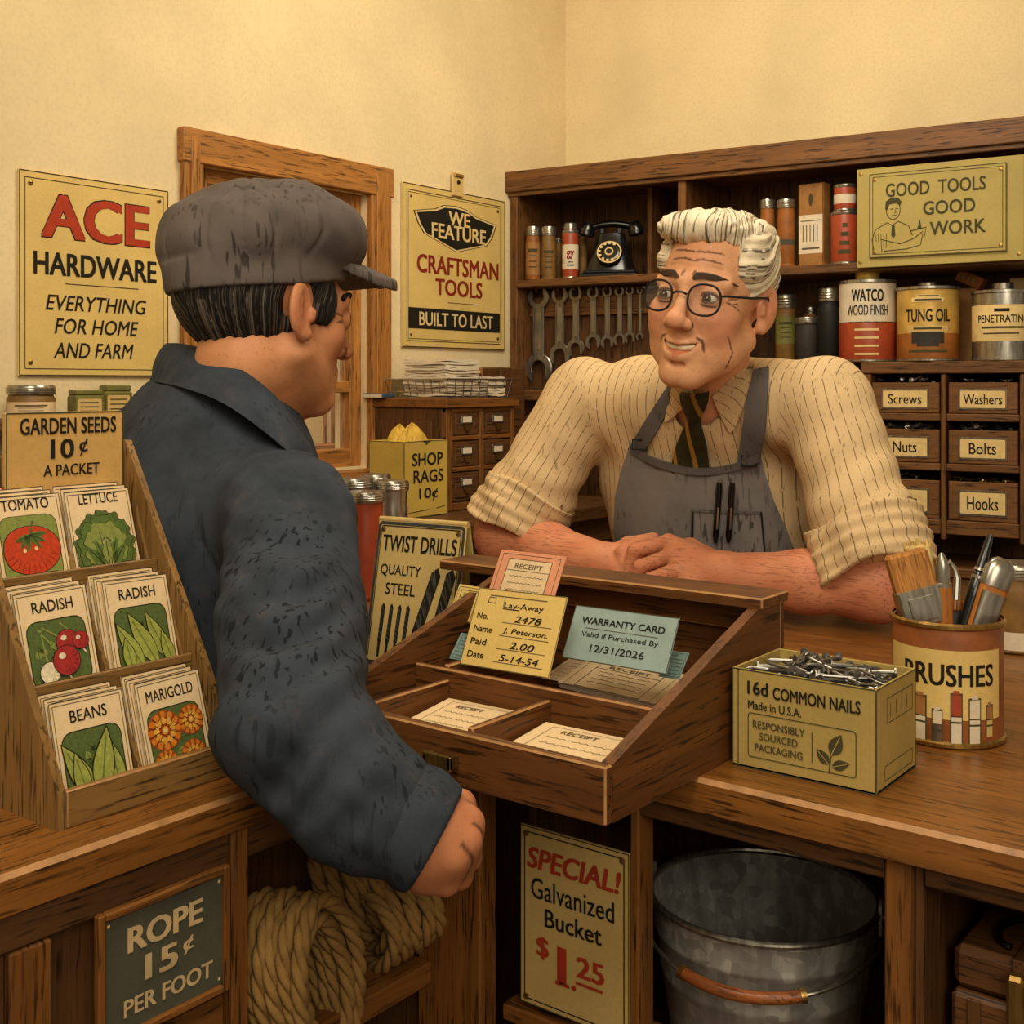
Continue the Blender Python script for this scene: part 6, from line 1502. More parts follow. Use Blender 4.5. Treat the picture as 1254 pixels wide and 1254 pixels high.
def hit(sdf, px, py, d0=.7, d1=2.6, off=.0):
    """depth along the sight line of a pixel where it meets a body surface (used to lay cloth on the body)"""
    d = d0; k = math.sqrt(1+((px-627)/F_PX)**2+((py-HOR)/F_PX)**2)
    for _ in range(160):
        p = at(px, py, d); v = float(sdf(np.array([p[:]]))[0])-off
        if v < .0003: return p
        d += max(v*.75, .0004)/k
        if d > d1: return None
    return at(px, py, d)
def sheet(name, rows, sdf, off, th, mats, parent, base, fallback=None, hem=None, bulge=None):
    """cloth laid over a body: rows of pixels -> points on the surface, standing off by `off`, with thickness"""
    n = len(rows[0]); top = []
    last = None
    for r, row in enumerate(rows):
        for c, (px, py) in enumerate(row):
            p = hit(sdf, px, py, off=off)
            if p is None: p = at(px, py, last if last else 1.9)
            last = (p.x-CAM[0])*FW[0]+(p.y-CAM[1])*FW[1]; top.append(np.array(p[:]))
    T = np.array(top).reshape(len(rows), n, 3); 
    for _ in range(2):
        S = T.copy(); S[1:-1, 1:-1] = (T[1:-1, 1:-1]*2+T[:-2, 1:-1]+T[2:, 1:-1]+T[1:-1, :-2]+T[1:-1, 2:])/6; T = S
    du = np.gradient(T, axis=1); dv = np.gradient(T, axis=0); N = np.cross(du, dv); N /= np.maximum(np.linalg.norm(N, axis=2, keepdims=True), 1e-9)
    if (N.reshape(-1, 3).mean(0) @ np.array((FW[0], FW[1], 0))) > 0: N = -N
    if bulge is not None: T = T+N*bulge[:, :, None]
    Bk = T-N*th; m = MB(); R, C = len(rows), n
    v = [tuple(x) for x in T.reshape(-1, 3)]+[tuple(x) for x in Bk.reshape(-1, 3)]; o = R*C; f = []
    for r in range(R-1):
        for c in range(C-1): q = (r*C+c, r*C+c+1, (r+1)*C+c+1, (r+1)*C+c); f.append(q); f.append(tuple(o+i for i in q[::-1]))
    per = list(range(C))+[r*C+C-1 for r in range(1, R)]+[(R-1)*C+c for c in range(C-2, -1, -1)]+[r*C for r in range(R-2, 0, -1)]
    for a, b in zip(per, per[1:]+per[:1]): f.append((a, o+a, o+b, b))
    m.add([Vector(x)-Vector(base) for x in v], f, mats)
    return m.build(name, parent, smooth=60), T
def grid_px(L, R, nr, nc):
    """rows between a left and a right pixel polyline"""
    def samp(P, t):
        k = t*(len(P)-1); i = min(int(k), len(P)-2); u = k-i; return (P[i][0]*(1-u)+P[i+1][0]*u, P[i][1]*(1-u)+P[i+1][1]*u)
    return [[tuple(a+(b-a)*c/(nc-1) for a, b in zip(samp(L, r/(nr-1)), samp(R, r/(nr-1)))) for c in range(nc)] for r in range(nr)]

# ================================================================== the shopkeeper
HS = 1.05
ho = at(872, 374, 1.80)
hf = camvec(-math.sin(math.radians(33)), -math.cos(math.radians(33)))
MH = head_frame(ho, hf, math.radians(-8), math.radians(-1), HS); MHi = MH.inverted()
neck_b = onY(868, 500, .80)
shR = onY(716, 486, .80); shL = onY(1012, 492, .80)
elR = onY(622, 655, .72); elL = onY(1074, 715, .715)
wrR = onY(738, 690, .672); wrL = onY(885, 702, .664)
fmR = onY(672, 676, .70); fmL = onY(985, 712, .69)
chest = onY(866, 580, .885); belly = Vector((chest.x, .96, .98))
LW = from_cam
def hand_L(P):
    W = wrL; MC = [onY(819, 664, .668), onY(823, 680, .648), onY(831, 697, .634), onY(843, 714, .626)]
    PI = [onY(777, 675, .655), onY(785, 694, .634), onY(797, 710, .620), onY(815, 724, .615)]
    TI = [onY(767, 706, .650), onY(775, 722, .634), onY(788, 735, .622), onY(806, 742, .620)]
    d = None
    for i, (m_, p, t) in enumerate(zip(MC, PI, TI)):
        e = rc(P, W, m_, .024, .0135); d = e if d is None else su(d, e, .014)
    d = su(d, ell(P, MC[0].lerp(MC[2], .5)+Vector((.012, .01, -.004)), (.03, .022, .022)), .015)
    for i, (m_, p, t) in enumerate(zip(MC, PI, TI)):
        fg = chain(P, [(m_, .0128), (m_.lerp(p, .5), .0112), (p, .0116), (t, .0096)], .003); d = su(d, fg, .0035)
    th = chain(P, [(W+Vector((0, .012, .004)), .02), (onY(845, 672, .690), .016), (onY(812, 672, .690), .011)], .006); d = su(d, th, .008)
    return d
def hand_R(P):
    W = wrR; M0 = onY(792, 700, .672); d = rc(P, W, M0, .030, .026)
    for a, b, c in (((785, 684, .672), (762, 677, .662), (764, 688, .655)), ((780, 700, .666), (756, 696, .655), (760, 708, .650)), ((790, 712, .66), (766, 714, .65), (772, 722, .648)), ((800, 720, .655), (782, 728, .645), (788, 734, .645))):
        d = su(d, chain(P, [(onY(*a), .014), (onY(*b), .0118), (onY(*c), .0100)], .003), .004)
    return su(d, chain(P, [(W, .02), (onY(770, 668, .690), .014), (onY(800, 660, .690), .0105)], .006), .008)
def arms_c(P):
    d = chain(P, [(elR, .056), (fmR, .047), (wrR, .034)], .02); d = su(d, hand_R(P), .012)
    e = chain(P, [(elL, .049), (fmL, .043), (wrL, .031)], .02); e = su(e, hand_L(P), .012)
    d = np.minimum(d, e)
    d = su(d, rc(P, elR, elR.lerp(shR, .6), .052, .050), .03); d = su(d, rc(P, elL, elL.lerp(shL, .6), .049, .048), .03)
    return d
def torso_c(P):
    d = ell(P, chest, (.19, .115, .20)); d = su(d, ell(P, belly, (.18, .13, .22)), .08); d = su(d, rc(P, shR, shL, .058), .06)
    d = su(d, rc(P, shR, shR.lerp(elR, .5), .056, .05), .03); d = su(d, rc(P, shL, shL.lerp(elL, .5), .056, .05), .03)
    for s in (-1, 1):
        hip = Vector((belly.x+s*.09, .985, .84)); kn = Vector((belly.x+s*.10, .965, .47)); an = Vector((belly.x+s*.10, 1.0, .09))
        d = su(d, chain(P, [(hip, .085), (kn, .058), (an, .042)], .02), .04)
        d = su(d, rc(P, an+Vector((0, .01, -.045)), an+Vector((0, -.13, -.052)), .036, .032), .02)
    return d
def neck_c(P): return rc(P, neck_b, MH @ Vector((0, -.018, -.045)), .072, .060)
cl_base = (float(belly.x), 1.0, 0.0)
hv, hq = sdf_mesh(lambda P: su(head_d(P, True), rc(P, (0, -.02, -.05), tuple(MHi @ neck_b), .053, .06), .022), (-.105, -.125, -.20), (.105, .145, .145), .0019)
hv = smooth_v(hv, hq, 1, .4)
hw_ = hv @ np.array(MH.to_3x3()).T+V3(MH.translation)
lo_ = [min(elR.x, wrR.x)-.09, .55, 1.0]; hi_ = [elL.x+.08, .83, 1.17]
av, aq = sdf_mesh(arms_c, lo_, hi_, .0024); av = smooth_v(av, aq, 1, .4)
tv, tq = sdf_mesh(torso_c, (shR.x-.12, .72, -.01), (shL.x+.12, 1.15, 1.42), .008)
def tint_c(V):
    out = np.full(len(V), .18); n1 = len(hw_); out[:n1] = head_tint(hv, True); a = V[n1:n1+len(av)]
    out[n1:n1+len(av)] = .55+.12*np.sin(a[:, 0]*60)*np.sin(a[:, 2]*90+a[:, 1]*50); return np.clip(out, 0, 1)
def line_c(V):
    out = np.zeros(len(V)); out[:len(hw_)] = head_line(hv, True); n1 = len(hw_); a = V[n1:n1+len(av)]; q = np.zeros(len(a))
    # creases between the folded fingers
    MC = [onY(819, 664, .668), onY(823, 680, .648), onY(831, 697, .634), onY(843, 714, .626)]; PI = [onY(777, 675, .655), onY(785, 694, .634), onY(797, 710, .620), onY(815, 724, .615)]; TI = [onY(767, 706, .650), onY(775, 722, .634), onY(788, 735, .622), onY(806, 742, .620)]
    fg = np.stack([chain(a, [(m_, .0128), (p, .0116), (t, .0096)]) for m_, p, t in zip(MC, PI, TI)], 1); s_ = np.sort(fg, 1)
    q = np.clip(1-np.abs(s_[:, 0]-s_[:, 1])/.0020, 0, 1)*(s_[:, 0] < .003)
    out[n1:n1+len(av)] = q*.8; return out
clerk = np_obj('person', [(hw_, hq), (av, aq), (tv, tq)], [SKIN], None, {'tint': tint_c, 'line': line_c, 'arm': lambda V: np.concatenate([np.zeros(len(hw_)), np.clip(np.minimum(rc(av, wrR, wrR, 0), rc(av, wrL, wrL, 0))/.05-.5, 0, 1)*.9+.1, np.zeros(len(V)-len(hw_)-len(av))])}, cl_base)
tag(clerk, 'grey-haired person in glasses, striped shirt and apron leaning on the counter with folded hands', 'person')
def fold(P, f): return f(P)
def shirt_arm(P, sh, el, r0, r1, cuff):
    d = rc(P, sh, el, r0, r1); c0 = sh.lerp(el, cuff[0]); c1 = sh.lerp(el, cuff[1]); band = rc(P, c0, c1, cuff[2], cuff[3])
    ax = V3((el-sh).normalized()); t = (P-V3(c1)) @ ax
    d = su(d, band, .008); return d, t
def shirt_d(P):
    d = ell(P, chest, (.205, .125, .215)); d = su(d, ell(P, belly, (.195, .145, .24)), .08); d = su(d, rc(P, shR+Vector((.02, 0, -.01)), shL+Vector((-.02, 0, -.01)), .066), .06)
    d = su(d, rc(P, shR.lerp(neck_b, .5)+Vector((0, .01, .015)), neck_b+Vector((0, .01, -.01)), .055, .062), .04); d = su(d, rc(P, shL.lerp(neck_b, .5)+Vector((0, .01, .015)), neck_b+Vector((0, .01, -.01)), .055, .062), .04)
    a, ta = shirt_arm(P, shR, elR+Vector((.012, .0, .015)), .070, .073, (.72, .93, .079, .077)); b, tb_ = shirt_arm(P, shL, elL+Vector((0, .0, .02)), .070, .072, (.74, .96, .077, .075))
    a = np.maximum(a, ta-.012); b = np.maximum(b, tb_-.012)
    # wrinkles running across the sleeves and down the chest
    w1 = .0035*np.sin(P[:, 0]*55+P[:, 2]*75+2*np.sin(P[:, 2]*22)); w2 = .0035*np.sin(P[:, 2]*85-P[:, 0]*45+2*np.sin(P[:, 0]*20))
    ga = np.exp(-((P-V3(elR))**2).sum(1)/.020); gb = np.exp(-((P-V3(elL))**2).sum(1)/.020)
    a = a+w1*(.25+1.1*ga); b = b+w2*(.25+1.1*gb)
    d = d+.0022*np.sin(P[:, 0]*60+2*np.sin(P[:, 2]*25))
    d = su(d, a, .022); d = su(d, b, .022)
    for sh, el, k in ((shR, elR, .72), (shL, elL, .74)):   # groove above the rolled cuff
        pass
    d = sub(d, rc(P, neck_b+Vector((0, -.01, -.01)), MH @ Vector((0, -.018, -.02)), .058, .064), .006)
    return np.maximum(d, .80-P[:, 2])
sv, sq = sdf_mesh(shirt_d, (shR.x-.19, .60, .79), (shL.x+.19, 1.16, 1.46), .0045); sv = smooth_v(sv, sq, 1, .4)
def stripe_attr(V):
    out = V[:, 0].copy()
    for sh, el in ((shR, elR), (shL, elL)):
        ax = V3((el-sh).normalized()); r = V-V3(sh); t = r @ ax; rad_ = r-t[:, None]*ax; u1 = np.cross(ax, [0, 1, 0]); u1 /= np.linalg.norm(u1); u2 = np.cross(ax, u1)
        ang_ = np.arctan2(rad_ @ u1, -(rad_ @ u2)*np.sign(u2[1])); near = rc(V, sh, el, .07) < .012
        mask = near & (t > -.01); out[mask] = ang_[mask]*.075+3.0
    return out
def shirt_mat():
    t = NT('striped_shirt_cotton'); c = lin((212, 182, 136)); n = t.noise(t.coord(), 10, 5, .6); a = t.ramp(n, [(.3, mixc(c, .86)), (.65, mixc(c, 1.06))])
    at_ = t.node('ShaderNodeAttribute', attribute_name='stripe'); m1 = t.node('ShaderNodeMath', operation='MULTIPLY'); m1.inputs[1].default_value = 1/.0165; t.link(at_.outputs['Fac'], m1.inputs[0])
    nw = t.noise(t.coord(), 14, 2); m2 = t.node('ShaderNodeMath', operation='MULTIPLY_ADD'); m2.inputs[1].default_value = .35; t.link(nw, m2.inputs[0]); t.link(m1.outputs[0], m2.inputs[2])
    fr = t.node('ShaderNodeMath', operation='FRACT'); t.link(m2.outputs[0], fr.inputs[0]); st = t.ramp(fr.outputs[0], [(0, (.85, .85, .85)), (.075, (.85, .85, .85)), (.10, K0)])
    nb = t.noise(t.coord(), 60, 2); br = t.ramp(nb, [(.36, K0), (.46, K1)]); mm = t.node('ShaderNodeMath', operation='MULTIPLY'); t.link(st, mm.inputs[0]); t.link(br, mm.inputs[1])
    col = t.mix(mm.outputs[0], a, lin((104, 82, 52)))
    h = t.noise(t.coord((70, 70, 12), (.5, .3, .2)), 3.5, 2, .5, .7); hm = t.ramp(h, [(.63, K0), (.70, (.5, .5, .5))]); col = t.mix(hm, col, lin((96, 72, 44)))
    n3 = t.noise(t.coord(), 380, 2); t.bump(n3, .2, .0006); return t.done(col, .85, 0, .15)
SHIRT = shirt_mat()
np_obj('shirt', [(sv, sq)], [SHIRT], clerk, {'stripe': stripe_attr}, cl_base)
# rolled cuffs
for sh, el, k, R_ in ((shR, elR+Vector((.012, 0, .015)), .86, .0785), (shL, elL+Vector((0, 0, .02)), .88, .0765)):
    ax = (el-sh).normalized(); u1 = ax.cross(Vector((0, 1, 0))).normalized(); u2 = ax.cross(u1); rnd = random.Random(3)
    def cuff_d(P, sh=sh, el=el, k=k, R_=R_, ax=ax):
        a = V3(sh.lerp(el, k)); A = V3(ax); q = P-a; t = q @ A; rr = nrm_(q-t[:, None]*A); d = None
        for t0, w_, r0 in ((-.012, .022, R_+.001), (.022, .020, R_+.002)):
            e = np.maximum(np.abs(t-t0+.006*np.sin(q[:, 0]*40))-w_, np.abs(rr-r0-.003*np.sin(q[:, 0]*70+q[:, 2]*50)-.0015*np.sin(t*300))-.0045)-.002; d = e if d is None else su(d, e, .004)
        return d
    c = sh.lerp(el, k); v_, q_ = sdf_mesh(cuff_d, tuple(c-Vector((.13, .13, .13))), tuple(c+Vector((.13, .13, .13))), .0035); v_ = smooth_v(v_, q_, 1, .4)
    def cs(V, c=c, u1=u1, u2=u2): return np.arctan2((V-V3(c)) @ V3(u1), -((V-V3(c)) @ V3(u2))*np.sign(u2.y))*.075
    np_obj('rolled_cuff', [(v_, q_)], [SHIRT], clerk, {'stripe': cs}, cl_base)
# collar, tie, apron
def both(P): return np.minimum(shirt_d(P), rc(P, neck_b, MH @ Vector((0, -.018, -.045)), .066, .055))
for nm, L_, R__ in (('collar', [(826, 458), (820, 484), (813, 517)], [(846, 474), (850, 488), (822, 513)]), ('collar', [(872, 486), (880, 505), (893, 530)], [(924, 444), (918, 475), (899, 527)])):
    o, _ = sheet(nm, grid_px(L_, R__, 9, 6), both, .006, .004, SHIRT, clerk, cl_base)
    a = o.data.attributes.new('stripe', 'FLOAT', 'POINT'); a.data.foreach_set('value', [v.co.x*.7+v.co.z*.7 for v in o.data.vertices])
def tie_mat():
    t = NT('striped_tie_silk'); wv = t.node('ShaderNodeTexWave'); wv.inputs['Scale'].default_value = 9; t.link(t.coord((1, 1, -1.1)), wv.inputs['Vector']); wv.inputs['Distortion'].default_value = .4
    c = lin((44, 44, 22)); n = t.noise(t.coord(), 60, 3); a = t.ramp(n, [(.3, mixc(c, .6)), (.7, mixc(c, 1.3))]); col = t.mix(t.ramp(wv.outputs['Fac'], [(.86, K0), (.93, K1)]), a, lin((150, 108, 44))); return t.done(col, .5, 0, .3)
TIE = tie_mat()
APR = fabric('apron_canvas', (122, 115, 110), .22, .8); STR = fabric('apron_strap', (98, 92, 88), .2, .7)
sheet('tie', grid_px([(843, 508), (838, 522), (826, 550), (820, 580)], [(856, 508), (858, 522), (865, 550), (869, 580)], 12, 7), both, .007, .004, TIE, clerk, cl_base, bulge=np.tile(.003*np.cos(np.linspace(-1.5, 1.5, 7)), (12, 1)))
sheet('tie_knot', grid_px([(832, 482), (833, 494), (842, 516)], [(868, 482), (867, 494), (857, 516)], 8, 7), both, .013, .006, TIE, clerk, cl_base, bulge=np.tile(.006*np.cos(np.linspace(-1.5, 1.5, 7)), (8, 1)))
sheet('apron_strap', grid_px([(833, 452), (812, 480), (790, 515), (768, 551)], [(848, 462), (826, 488), (806, 525), (787, 557)], 12, 4), both, .0045, .003, STR, clerk, cl_base)
sheet('apron_strap', grid_px([(923, 452), (914, 485), (909, 525), (903, 566)], [(941, 448), (940, 480), (937, 522), (931, 568)], 12, 4), shirt_d, .009, .003, STR, clerk, cl_base)
rows = grid_px([(771, 546), (762, 575), (754, 610), (751, 645), (752, 690), (753, 720)], [(931, 556), (938, 585), (948, 615), (962, 645), (980, 690), (990, 720)], 24, 22)
rows = [[(x, y+(1-abs(2*c/21-1)**2)*22*max(0, 1-r/6)) for c, (x, y) in enumerate(row)] for r, row in enumerate(rows)]
apr, _ = sheet('apron', rows, shirt_d, .006, .0035, APR, clerk, cl_base, bulge=np.array([[.003*math.sin(c*.9+r*.25) for c in range(22)] for r in range(24)]))
sheet('apron_hem', [[(x, y+dy) for x, y in rows[0]] for dy in (0, 4, 9)], shirt_d, .0105, .002, STR, apr, cl_base)
sheet('apron_pocket', grid_px([(847, 624), (846, 660), (846, 705)], [(931, 627), (934, 660), (938, 705)], 10, 10), shirt_d, .0135, .003, APR, apr, cl_base)
for pl in ([(847, 624), (889, 626), (931, 627)], [(847, 624), (846, 662), (846, 705)], [(931, 627), (934, 662), (938, 705)]):
    dx, dy = (0, 3) if pl[0][1] != pl[2][1] - 81 and pl[2][1]-pl[0][1] < 10 else (2.2, 0)
    sheet('pocket_seam', [[pl_ for pl_ in grid_px(pl, pl, 12, 2)[k]][:1]+[(grid_px(pl, pl, 12, 2)[k][0][0]+dx, grid_px(pl, pl, 12, 2)[k][0][1]+dy)] for k in range(12)], shirt_d, .0150, .002, M['blackm'] if dx else STR, apr, cl_base)
for px, py in ((783, 544), (917, 564)):
    p = hit(shirt_d, px, py, off=.009); m = MB(); T = frame_m(p-Vector(cl_base), Vector((RT[0], RT[1], 0)), Vector((0, 0, 1)), Vector((-FW[0], -FW[1], 0)).normalized())
    m.tube([T @ Vector(q) for q in ((-.012, -.008, .002), (.012, -.009, .002), (.012, .007, .002), (-.012, .008, .002))], .0018, M['blackm'], 8, closed=True); m.build('buckle', clerk)
for k, (px, dx) in enumerate(((877, 0), (893, 1))):
    a = hit(shirt_d, px, 650, off=.019); b = hit(shirt_d, px+4, 591, off=.021); ax = (b-a).normalized(); Ln = (b-a).length
    t = thing('pen', ('black pen with a bright clip in the apron pocket, nearer the tie', 'black pen with a bright clip in the apron pocket, nearer the sleeve')[k], 'pen', a, 0, 'pens in the apron pocket')
    sd = ax.cross(Vector((FW[0], FW[1], 0))).normalized(); fr = sd.cross(ax); t.matrix_world = frame_m(a, sd, fr, ax)
    m = MB(); m.lathe([(.002, -.02), (.0052, -.008), (.0052, Ln*.9), (.004, Ln), (0, Ln)], M['black'], 14); m.build('barrel', t)
    m = MB(); m.box((-.0016, -.0075, Ln*.05), (.0016, -.0055, Ln*.5), M['tin'], .0005); m.lathe([(.0025, Ln), (.0025, Ln+.004), (0, Ln+.004)], M['tin'], 10); m.build('clip', t)
# face fittings in the head frame
def in_head(mb_, name, smooth=40): o = mb_.build(name, None, smooth=smooth); return child_local(o, clerk, cl_base, MH)
for s in (-1, 1):
    m = MB(); m.lathe([(.0142*math.sin(math.pi*i/14), -.0142*math.cos(math.pi*i/14)) for i in range(15)], eye_w, 22, TR(s*.033, .0795, .010), False); o = in_head(m, 'eyeball')
    look = unit((.16, 1, -.10)); m2 = MB(); Rq = look.to_track_quat('Z', 'Y').to_matrix().to_4x4(); T = TR(s*.033, .0795, .010) @ Rq
    m2.lathe([(.0074, .0123), (.0055, .0134), (.0024, .0143), (0, .0145)], iris, 18, T, False); m2.lathe([(.0012, .0146), (0, .0148)], M['cream'], 8, T @ TR(.002, .002, -.0002)); o2 = m2.build('iris', None); o2.parent = o
    m = MB(); rnd = random.Random(2)
    for i in range(26):   # eyebrow hairs
        u = i/25; x = .012+.040*u; z = .0375+.0035*math.sin(u*2.6)-.0075*u*u; y = .1005-.030*u*u-.004*u
        m.tube([(s*x, y, z-.003), (s*(x+.005), y+.0015-.004*u, z+.0045-.004*u), (s*(x+.011), y-.001-.006*u, z+.006-.008*u)], [.0026, .0022, .0005], plain('brow_hair', (84, 66, 50), .8) if i == 0 and s == -1 else bpy.data.materials['brow_hair'], 6)
    in_head(m, 'eyebrow')
m = MB(); m.tube([(.021*math.sin(a), .0945-.012*(1-math.cos(a)), -.0618+.007*(1-math.cos(a))) for a in [-1.15+.23*i for i in range(11)]], .0046, plain('teeth_ivory', (232, 212, 170), .3, 0, .5), 8); in_head(m, 'teeth')
# glasses
m = MB(); gls = []
for s in (-1, 1):
    c = Vector((s*.0345, .1075, .006)); ax1 = unit((1, -.18*s, 0)); pts = []
    for i in range(36):
        a = 2*math.pi*i/36; px_ = .0228*math.copysign(abs(math.cos(a))**.85, math.cos(a)); pz = .0205*math.copysign(abs(math.sin(a))**.85, math.sin(a))+(.0015 if math.sin(a) > 0 else 0); pts.append(c+ax1*px_+Vector((0, -.05*pz, pz)))
    m.tube(pts, .0016, M['blackm'], 8, closed=True); gl = MB(); gl.add(pts, [tuple(range(36))], M['lens']); gls.append(gl)
    hinge = c+ax1*(s*.0228)+Vector((0, 0, .008)); m.tube([hinge, hinge+Vector((s*.007, -.006, .001)), (s*.0775, .045, .016), (s*.0815, -.004, .019), (s*.079, -.022, .008)], .0017, M['blackm'], 8)
m.tube([(-.0105, .1115, .012), (-.005, .1145, .0145), (.005, .1145, .0145), (.0105, .1115, .012)], .0017, M['blackm'], 8)
gf = in_head(m, 'glasses')
for gl in gls: o = gl.build('lens', None, smooth=0); o.parent = gf
# white hair combed from a side parting
def strand_c(P):
    side = np.clip((np.abs(P[:, 0])-.045)/.02, 0, 1)*np.clip((.125-P[:, 2])/.03, 0, 1); back = np.clip((-.05-P[:, 1])/.03, 0, 1)*(1-side)
    top = P[:, 0]+.45*P[:, 1]+.010*np.sin(P[:, 1]*45+P[:, 0]*30); sd = P[:, 2]*.85+P[:, 1]*.45+.008*np.sin(P[:, 1]*50+P[:, 2]*20)
    return np.where(side > .5, sd+.7, top)
def hair_c(P):
    Q = mir(P); u = strand_c(P); flow = .0011*np.sin(u*520)+.0014*np.sin(u*210+1)
    shell = ell(P, (0, -.018, .050), (.0815, .099, .086))
    keep = np.minimum.reduce([np.maximum(.090-P[:, 2]+.28*(P[:, 1]-.06), P[:, 1]-.070), np.maximum(.022-P[:, 2], P[:, 1]-.030-.32*(P[:, 2]-.05)), np.maximum(-.058-P[:, 2], P[:, 1]+.034), np.maximum(np.maximum(-.014-P[:, 2], P[:, 1]-.024), np.abs(P[:, 1]-.016)-.008)])
    d = sx(shell, keep, .010)
    top = ell(P, (.010, .032, .108), (.066, .050, .026)); top = su(top, ell(P, (.026, .064, .102), (.044, .022, .017)), .014); top = su(top, ell(P, (0, -.03, .096), (.073, .074, .044)), .02)
    d = su(d, top, .012); d = su(d, ell(P, (-.060, .010, .060), (.023, .046, .040)), .010); d = su(d, ell(P, (.060, .010, .062), (.022, .044, .038)), .010)
    d = sub(d, chain(P, [((-.040, .085, .100), .0022), ((-.050, .03, .122), .0022), ((-.046, -.03, .130), .0018)]), .006)
    return d+flow
v_, q_ = sdf_mesh(hair_c, (-.11, -.14, -.08), (.11, .12, .16), .0023)
def strandmat(name, dark, light, f, lo, hi, sh=.5):
    t = NT(name); a = t.node('ShaderNodeAttribute', attribute_name='strand'); n0 = t.noise(t.coord(), 28, 2)
    cx = t.node('ShaderNodeCombineXYZ'); m1 = t.node('ShaderNodeMath', operation='MULTIPLY'); m1.inputs[1].default_value = f; t.link(a.outputs['Fac'], m1.inputs[0]); t.link(m1.outputs[0], cx.inputs[0])
    m2 = t.node('ShaderNodeMath', operation='MULTIPLY'); m2.inputs[1].default_value = 3.2; t.link(n0, m2.inputs[0]); t.link(m2.outputs[0], cx.inputs[1])
    n = t.noise(cx.outputs[0], 1.0, 3, .6); t.bump(n, .4, .0015)
    return t.done(t.ramp(n, [(lo, lin(dark)), (hi, lin(light))]), .65, 0, .25)
HAIRW = strandmat('white_hair', (92, 82, 68), (222, 206, 174), 330, .40, .50)
o = np_obj('hair', [(v_, q_)], [HAIRW], None, {'strand': strand_c}); child_local(o, clerk, cl_base, MH)

# ================================================================== the customer
KS = 1.07
kf = camvec(.66, .75); ko = at(324, 394, 1.425)
MK = head_frame(ko, kf, math.radians(-3), math.radians(-5), KS); MKi = MK.inverted()
knb = at(292, 508, 1.45)
kR = at(356, 640, 1.225); kL = at(176, 574, 1.56)
kel = at(360, 890, .985); kfm = at(432, 968, .965); kwr = at(526, 1024, .96)
kto = at(262, 730, 1.42)
kright = camvec(.54, -.84); kfwd = camvec(.84, .54)
RK = np.array([[kright.x, kfwd.x, 0], [kright.y, kfwd.y, 0], [0, 0, 1.]])
kb = (float(kto.x)-.01, float(kto.y), 0.0)
KMC = [at(564, 986, .985), at(574, 1008, .963), at(570, 1032, .948), at(556, 1050, .940)]
KPI = [at(576, 1020, 1.010), at(573, 1050, .992), at(562, 1072, .975), at(546, 1078, .955)]; KTI = [at(545, 1030, 1.015), at(540, 1056, 1.0), at(522, 1078, .978), at(504, 1070, .952)]
def hand_k(P):
    W = at(538, 1020, .962); MC, PI, TI = KMC, KPI, KTI
    d = None
    for m_ in MC: e = rc(P, W, m_, .024, .0110); d = e if d is None else su(d, e, .006)
    for m_, p, t in zip(MC, PI, TI): d = su(d, chain(P, [(m_, .0134), (p, .0114), (t, .0094)], .003), .0018)
    th = chain(P, [(at(520, 1052, .955), .017), (at(522, 1072, .948), .0125), (at(545, 1080, .950), .0100)], .005); return su(d, th, .006)
def arm_k(P): return su(chain(P, [(kfm, .038), (kwr, .0385), (at(543, 1022, .962), .027)], .01), hand_k(P), .008)
def torso_k(P):
    d = ell(P, kto, (.16, .11, .25), RK); d = su(d, rc(P, kR, kL, .05), .05); d = su(d, rc(P, kto+Vector((0, 0, -.2)), kto+Vector((0, 0, -.26)), .12), .06)
    d = su(d, chain(P, [(kR, .045), (kel, .04), (kfm, .036)], .02), .03)
    lw = kL+kfwd*.10+Vector((0, 0, -.26)); d = su(d, chain(P, [(kL, .045), (lw, .038)], .02), .03)
    for s in (-1, 1):
        hp = Vector(kb)+kright*(s*.075)+Vector((0, 0, .80)); kn = Vector(kb)+kright*(s*.085)+kfwd*.01+Vector((0, 0, .46)); an = Vector(kb)+kright*(s*.085)-kfwd*.02+Vector((0, 0, .09))
        d = su(d, chain(P, [(hp, .075), (kn, .055), (an, .040)], .02), .04); d = su(d, rc(P, an+Vector((0, 0, -.045)), an+kfwd*.13+Vector((0, 0, -.052)), .034, .030), .02)
    return d
hv2, hq2 = sdf_mesh(lambda P: su(head_d(P, False), rc(P, (0, -.022, -.05), tuple(MKi @ knb), .056, .066), .022), (-.105, -.125, -.20), (.105, .145, .145), .0021); hv2 = smooth_v(hv2, hq2, 1, .4)
hw2 = hv2 @ np.array(MK.to_3x3()).T+V3(MK.translation)
c = kwr; av2, aq2 = sdf_mesh(arm_k, tuple(c-Vector((.13, .13, .11))), tuple(c+Vector((.13, .13, .09))), .0023); av2 = smooth_v(av2, aq2, 1, .4)
tv2, tq2 = sdf_mesh(torso_k, (kb[0]-.32, kb[1]-.40, -.01), (kb[0]+.5, kb[1]+.36, 1.40), .008)
def tint_k(V):
    out = np.full(len(V), .2); n1 = len(hw2); out[:n1] = head_tint(hv2, False); out[n1:n1+len(av2)] = .35; return out
def line_k(V):
    out = np.zeros(len(V)); n1 = len(hw2); out[:n1] = head_line(hv2, False); a = V[n1:n1+len(av2)]
    fg = np.stack([chain(a, [(m_, .0122), (p, .0108), (t, .0092)]) for m_, p, t in zip(KMC, KPI, KTI)], 1); s_ = np.sort(fg, 1)
    out[n1:n1+len(av2)] = .85*np.clip(1.2-np.abs(s_[:, 0]-s_[:, 1])/.0022, 0, 1)*(s_[:, 0] < .005); return out
cust = np_obj('person', [(hw2, hq2), (av2, aq2), (tv2, tq2)], [SKIN2], None, {'tint': tint_k, 'line': line_k}, kb)
tag(cust, 'person in a grey flat cap and dark blue jacket, back turned, at the counter', 'person')
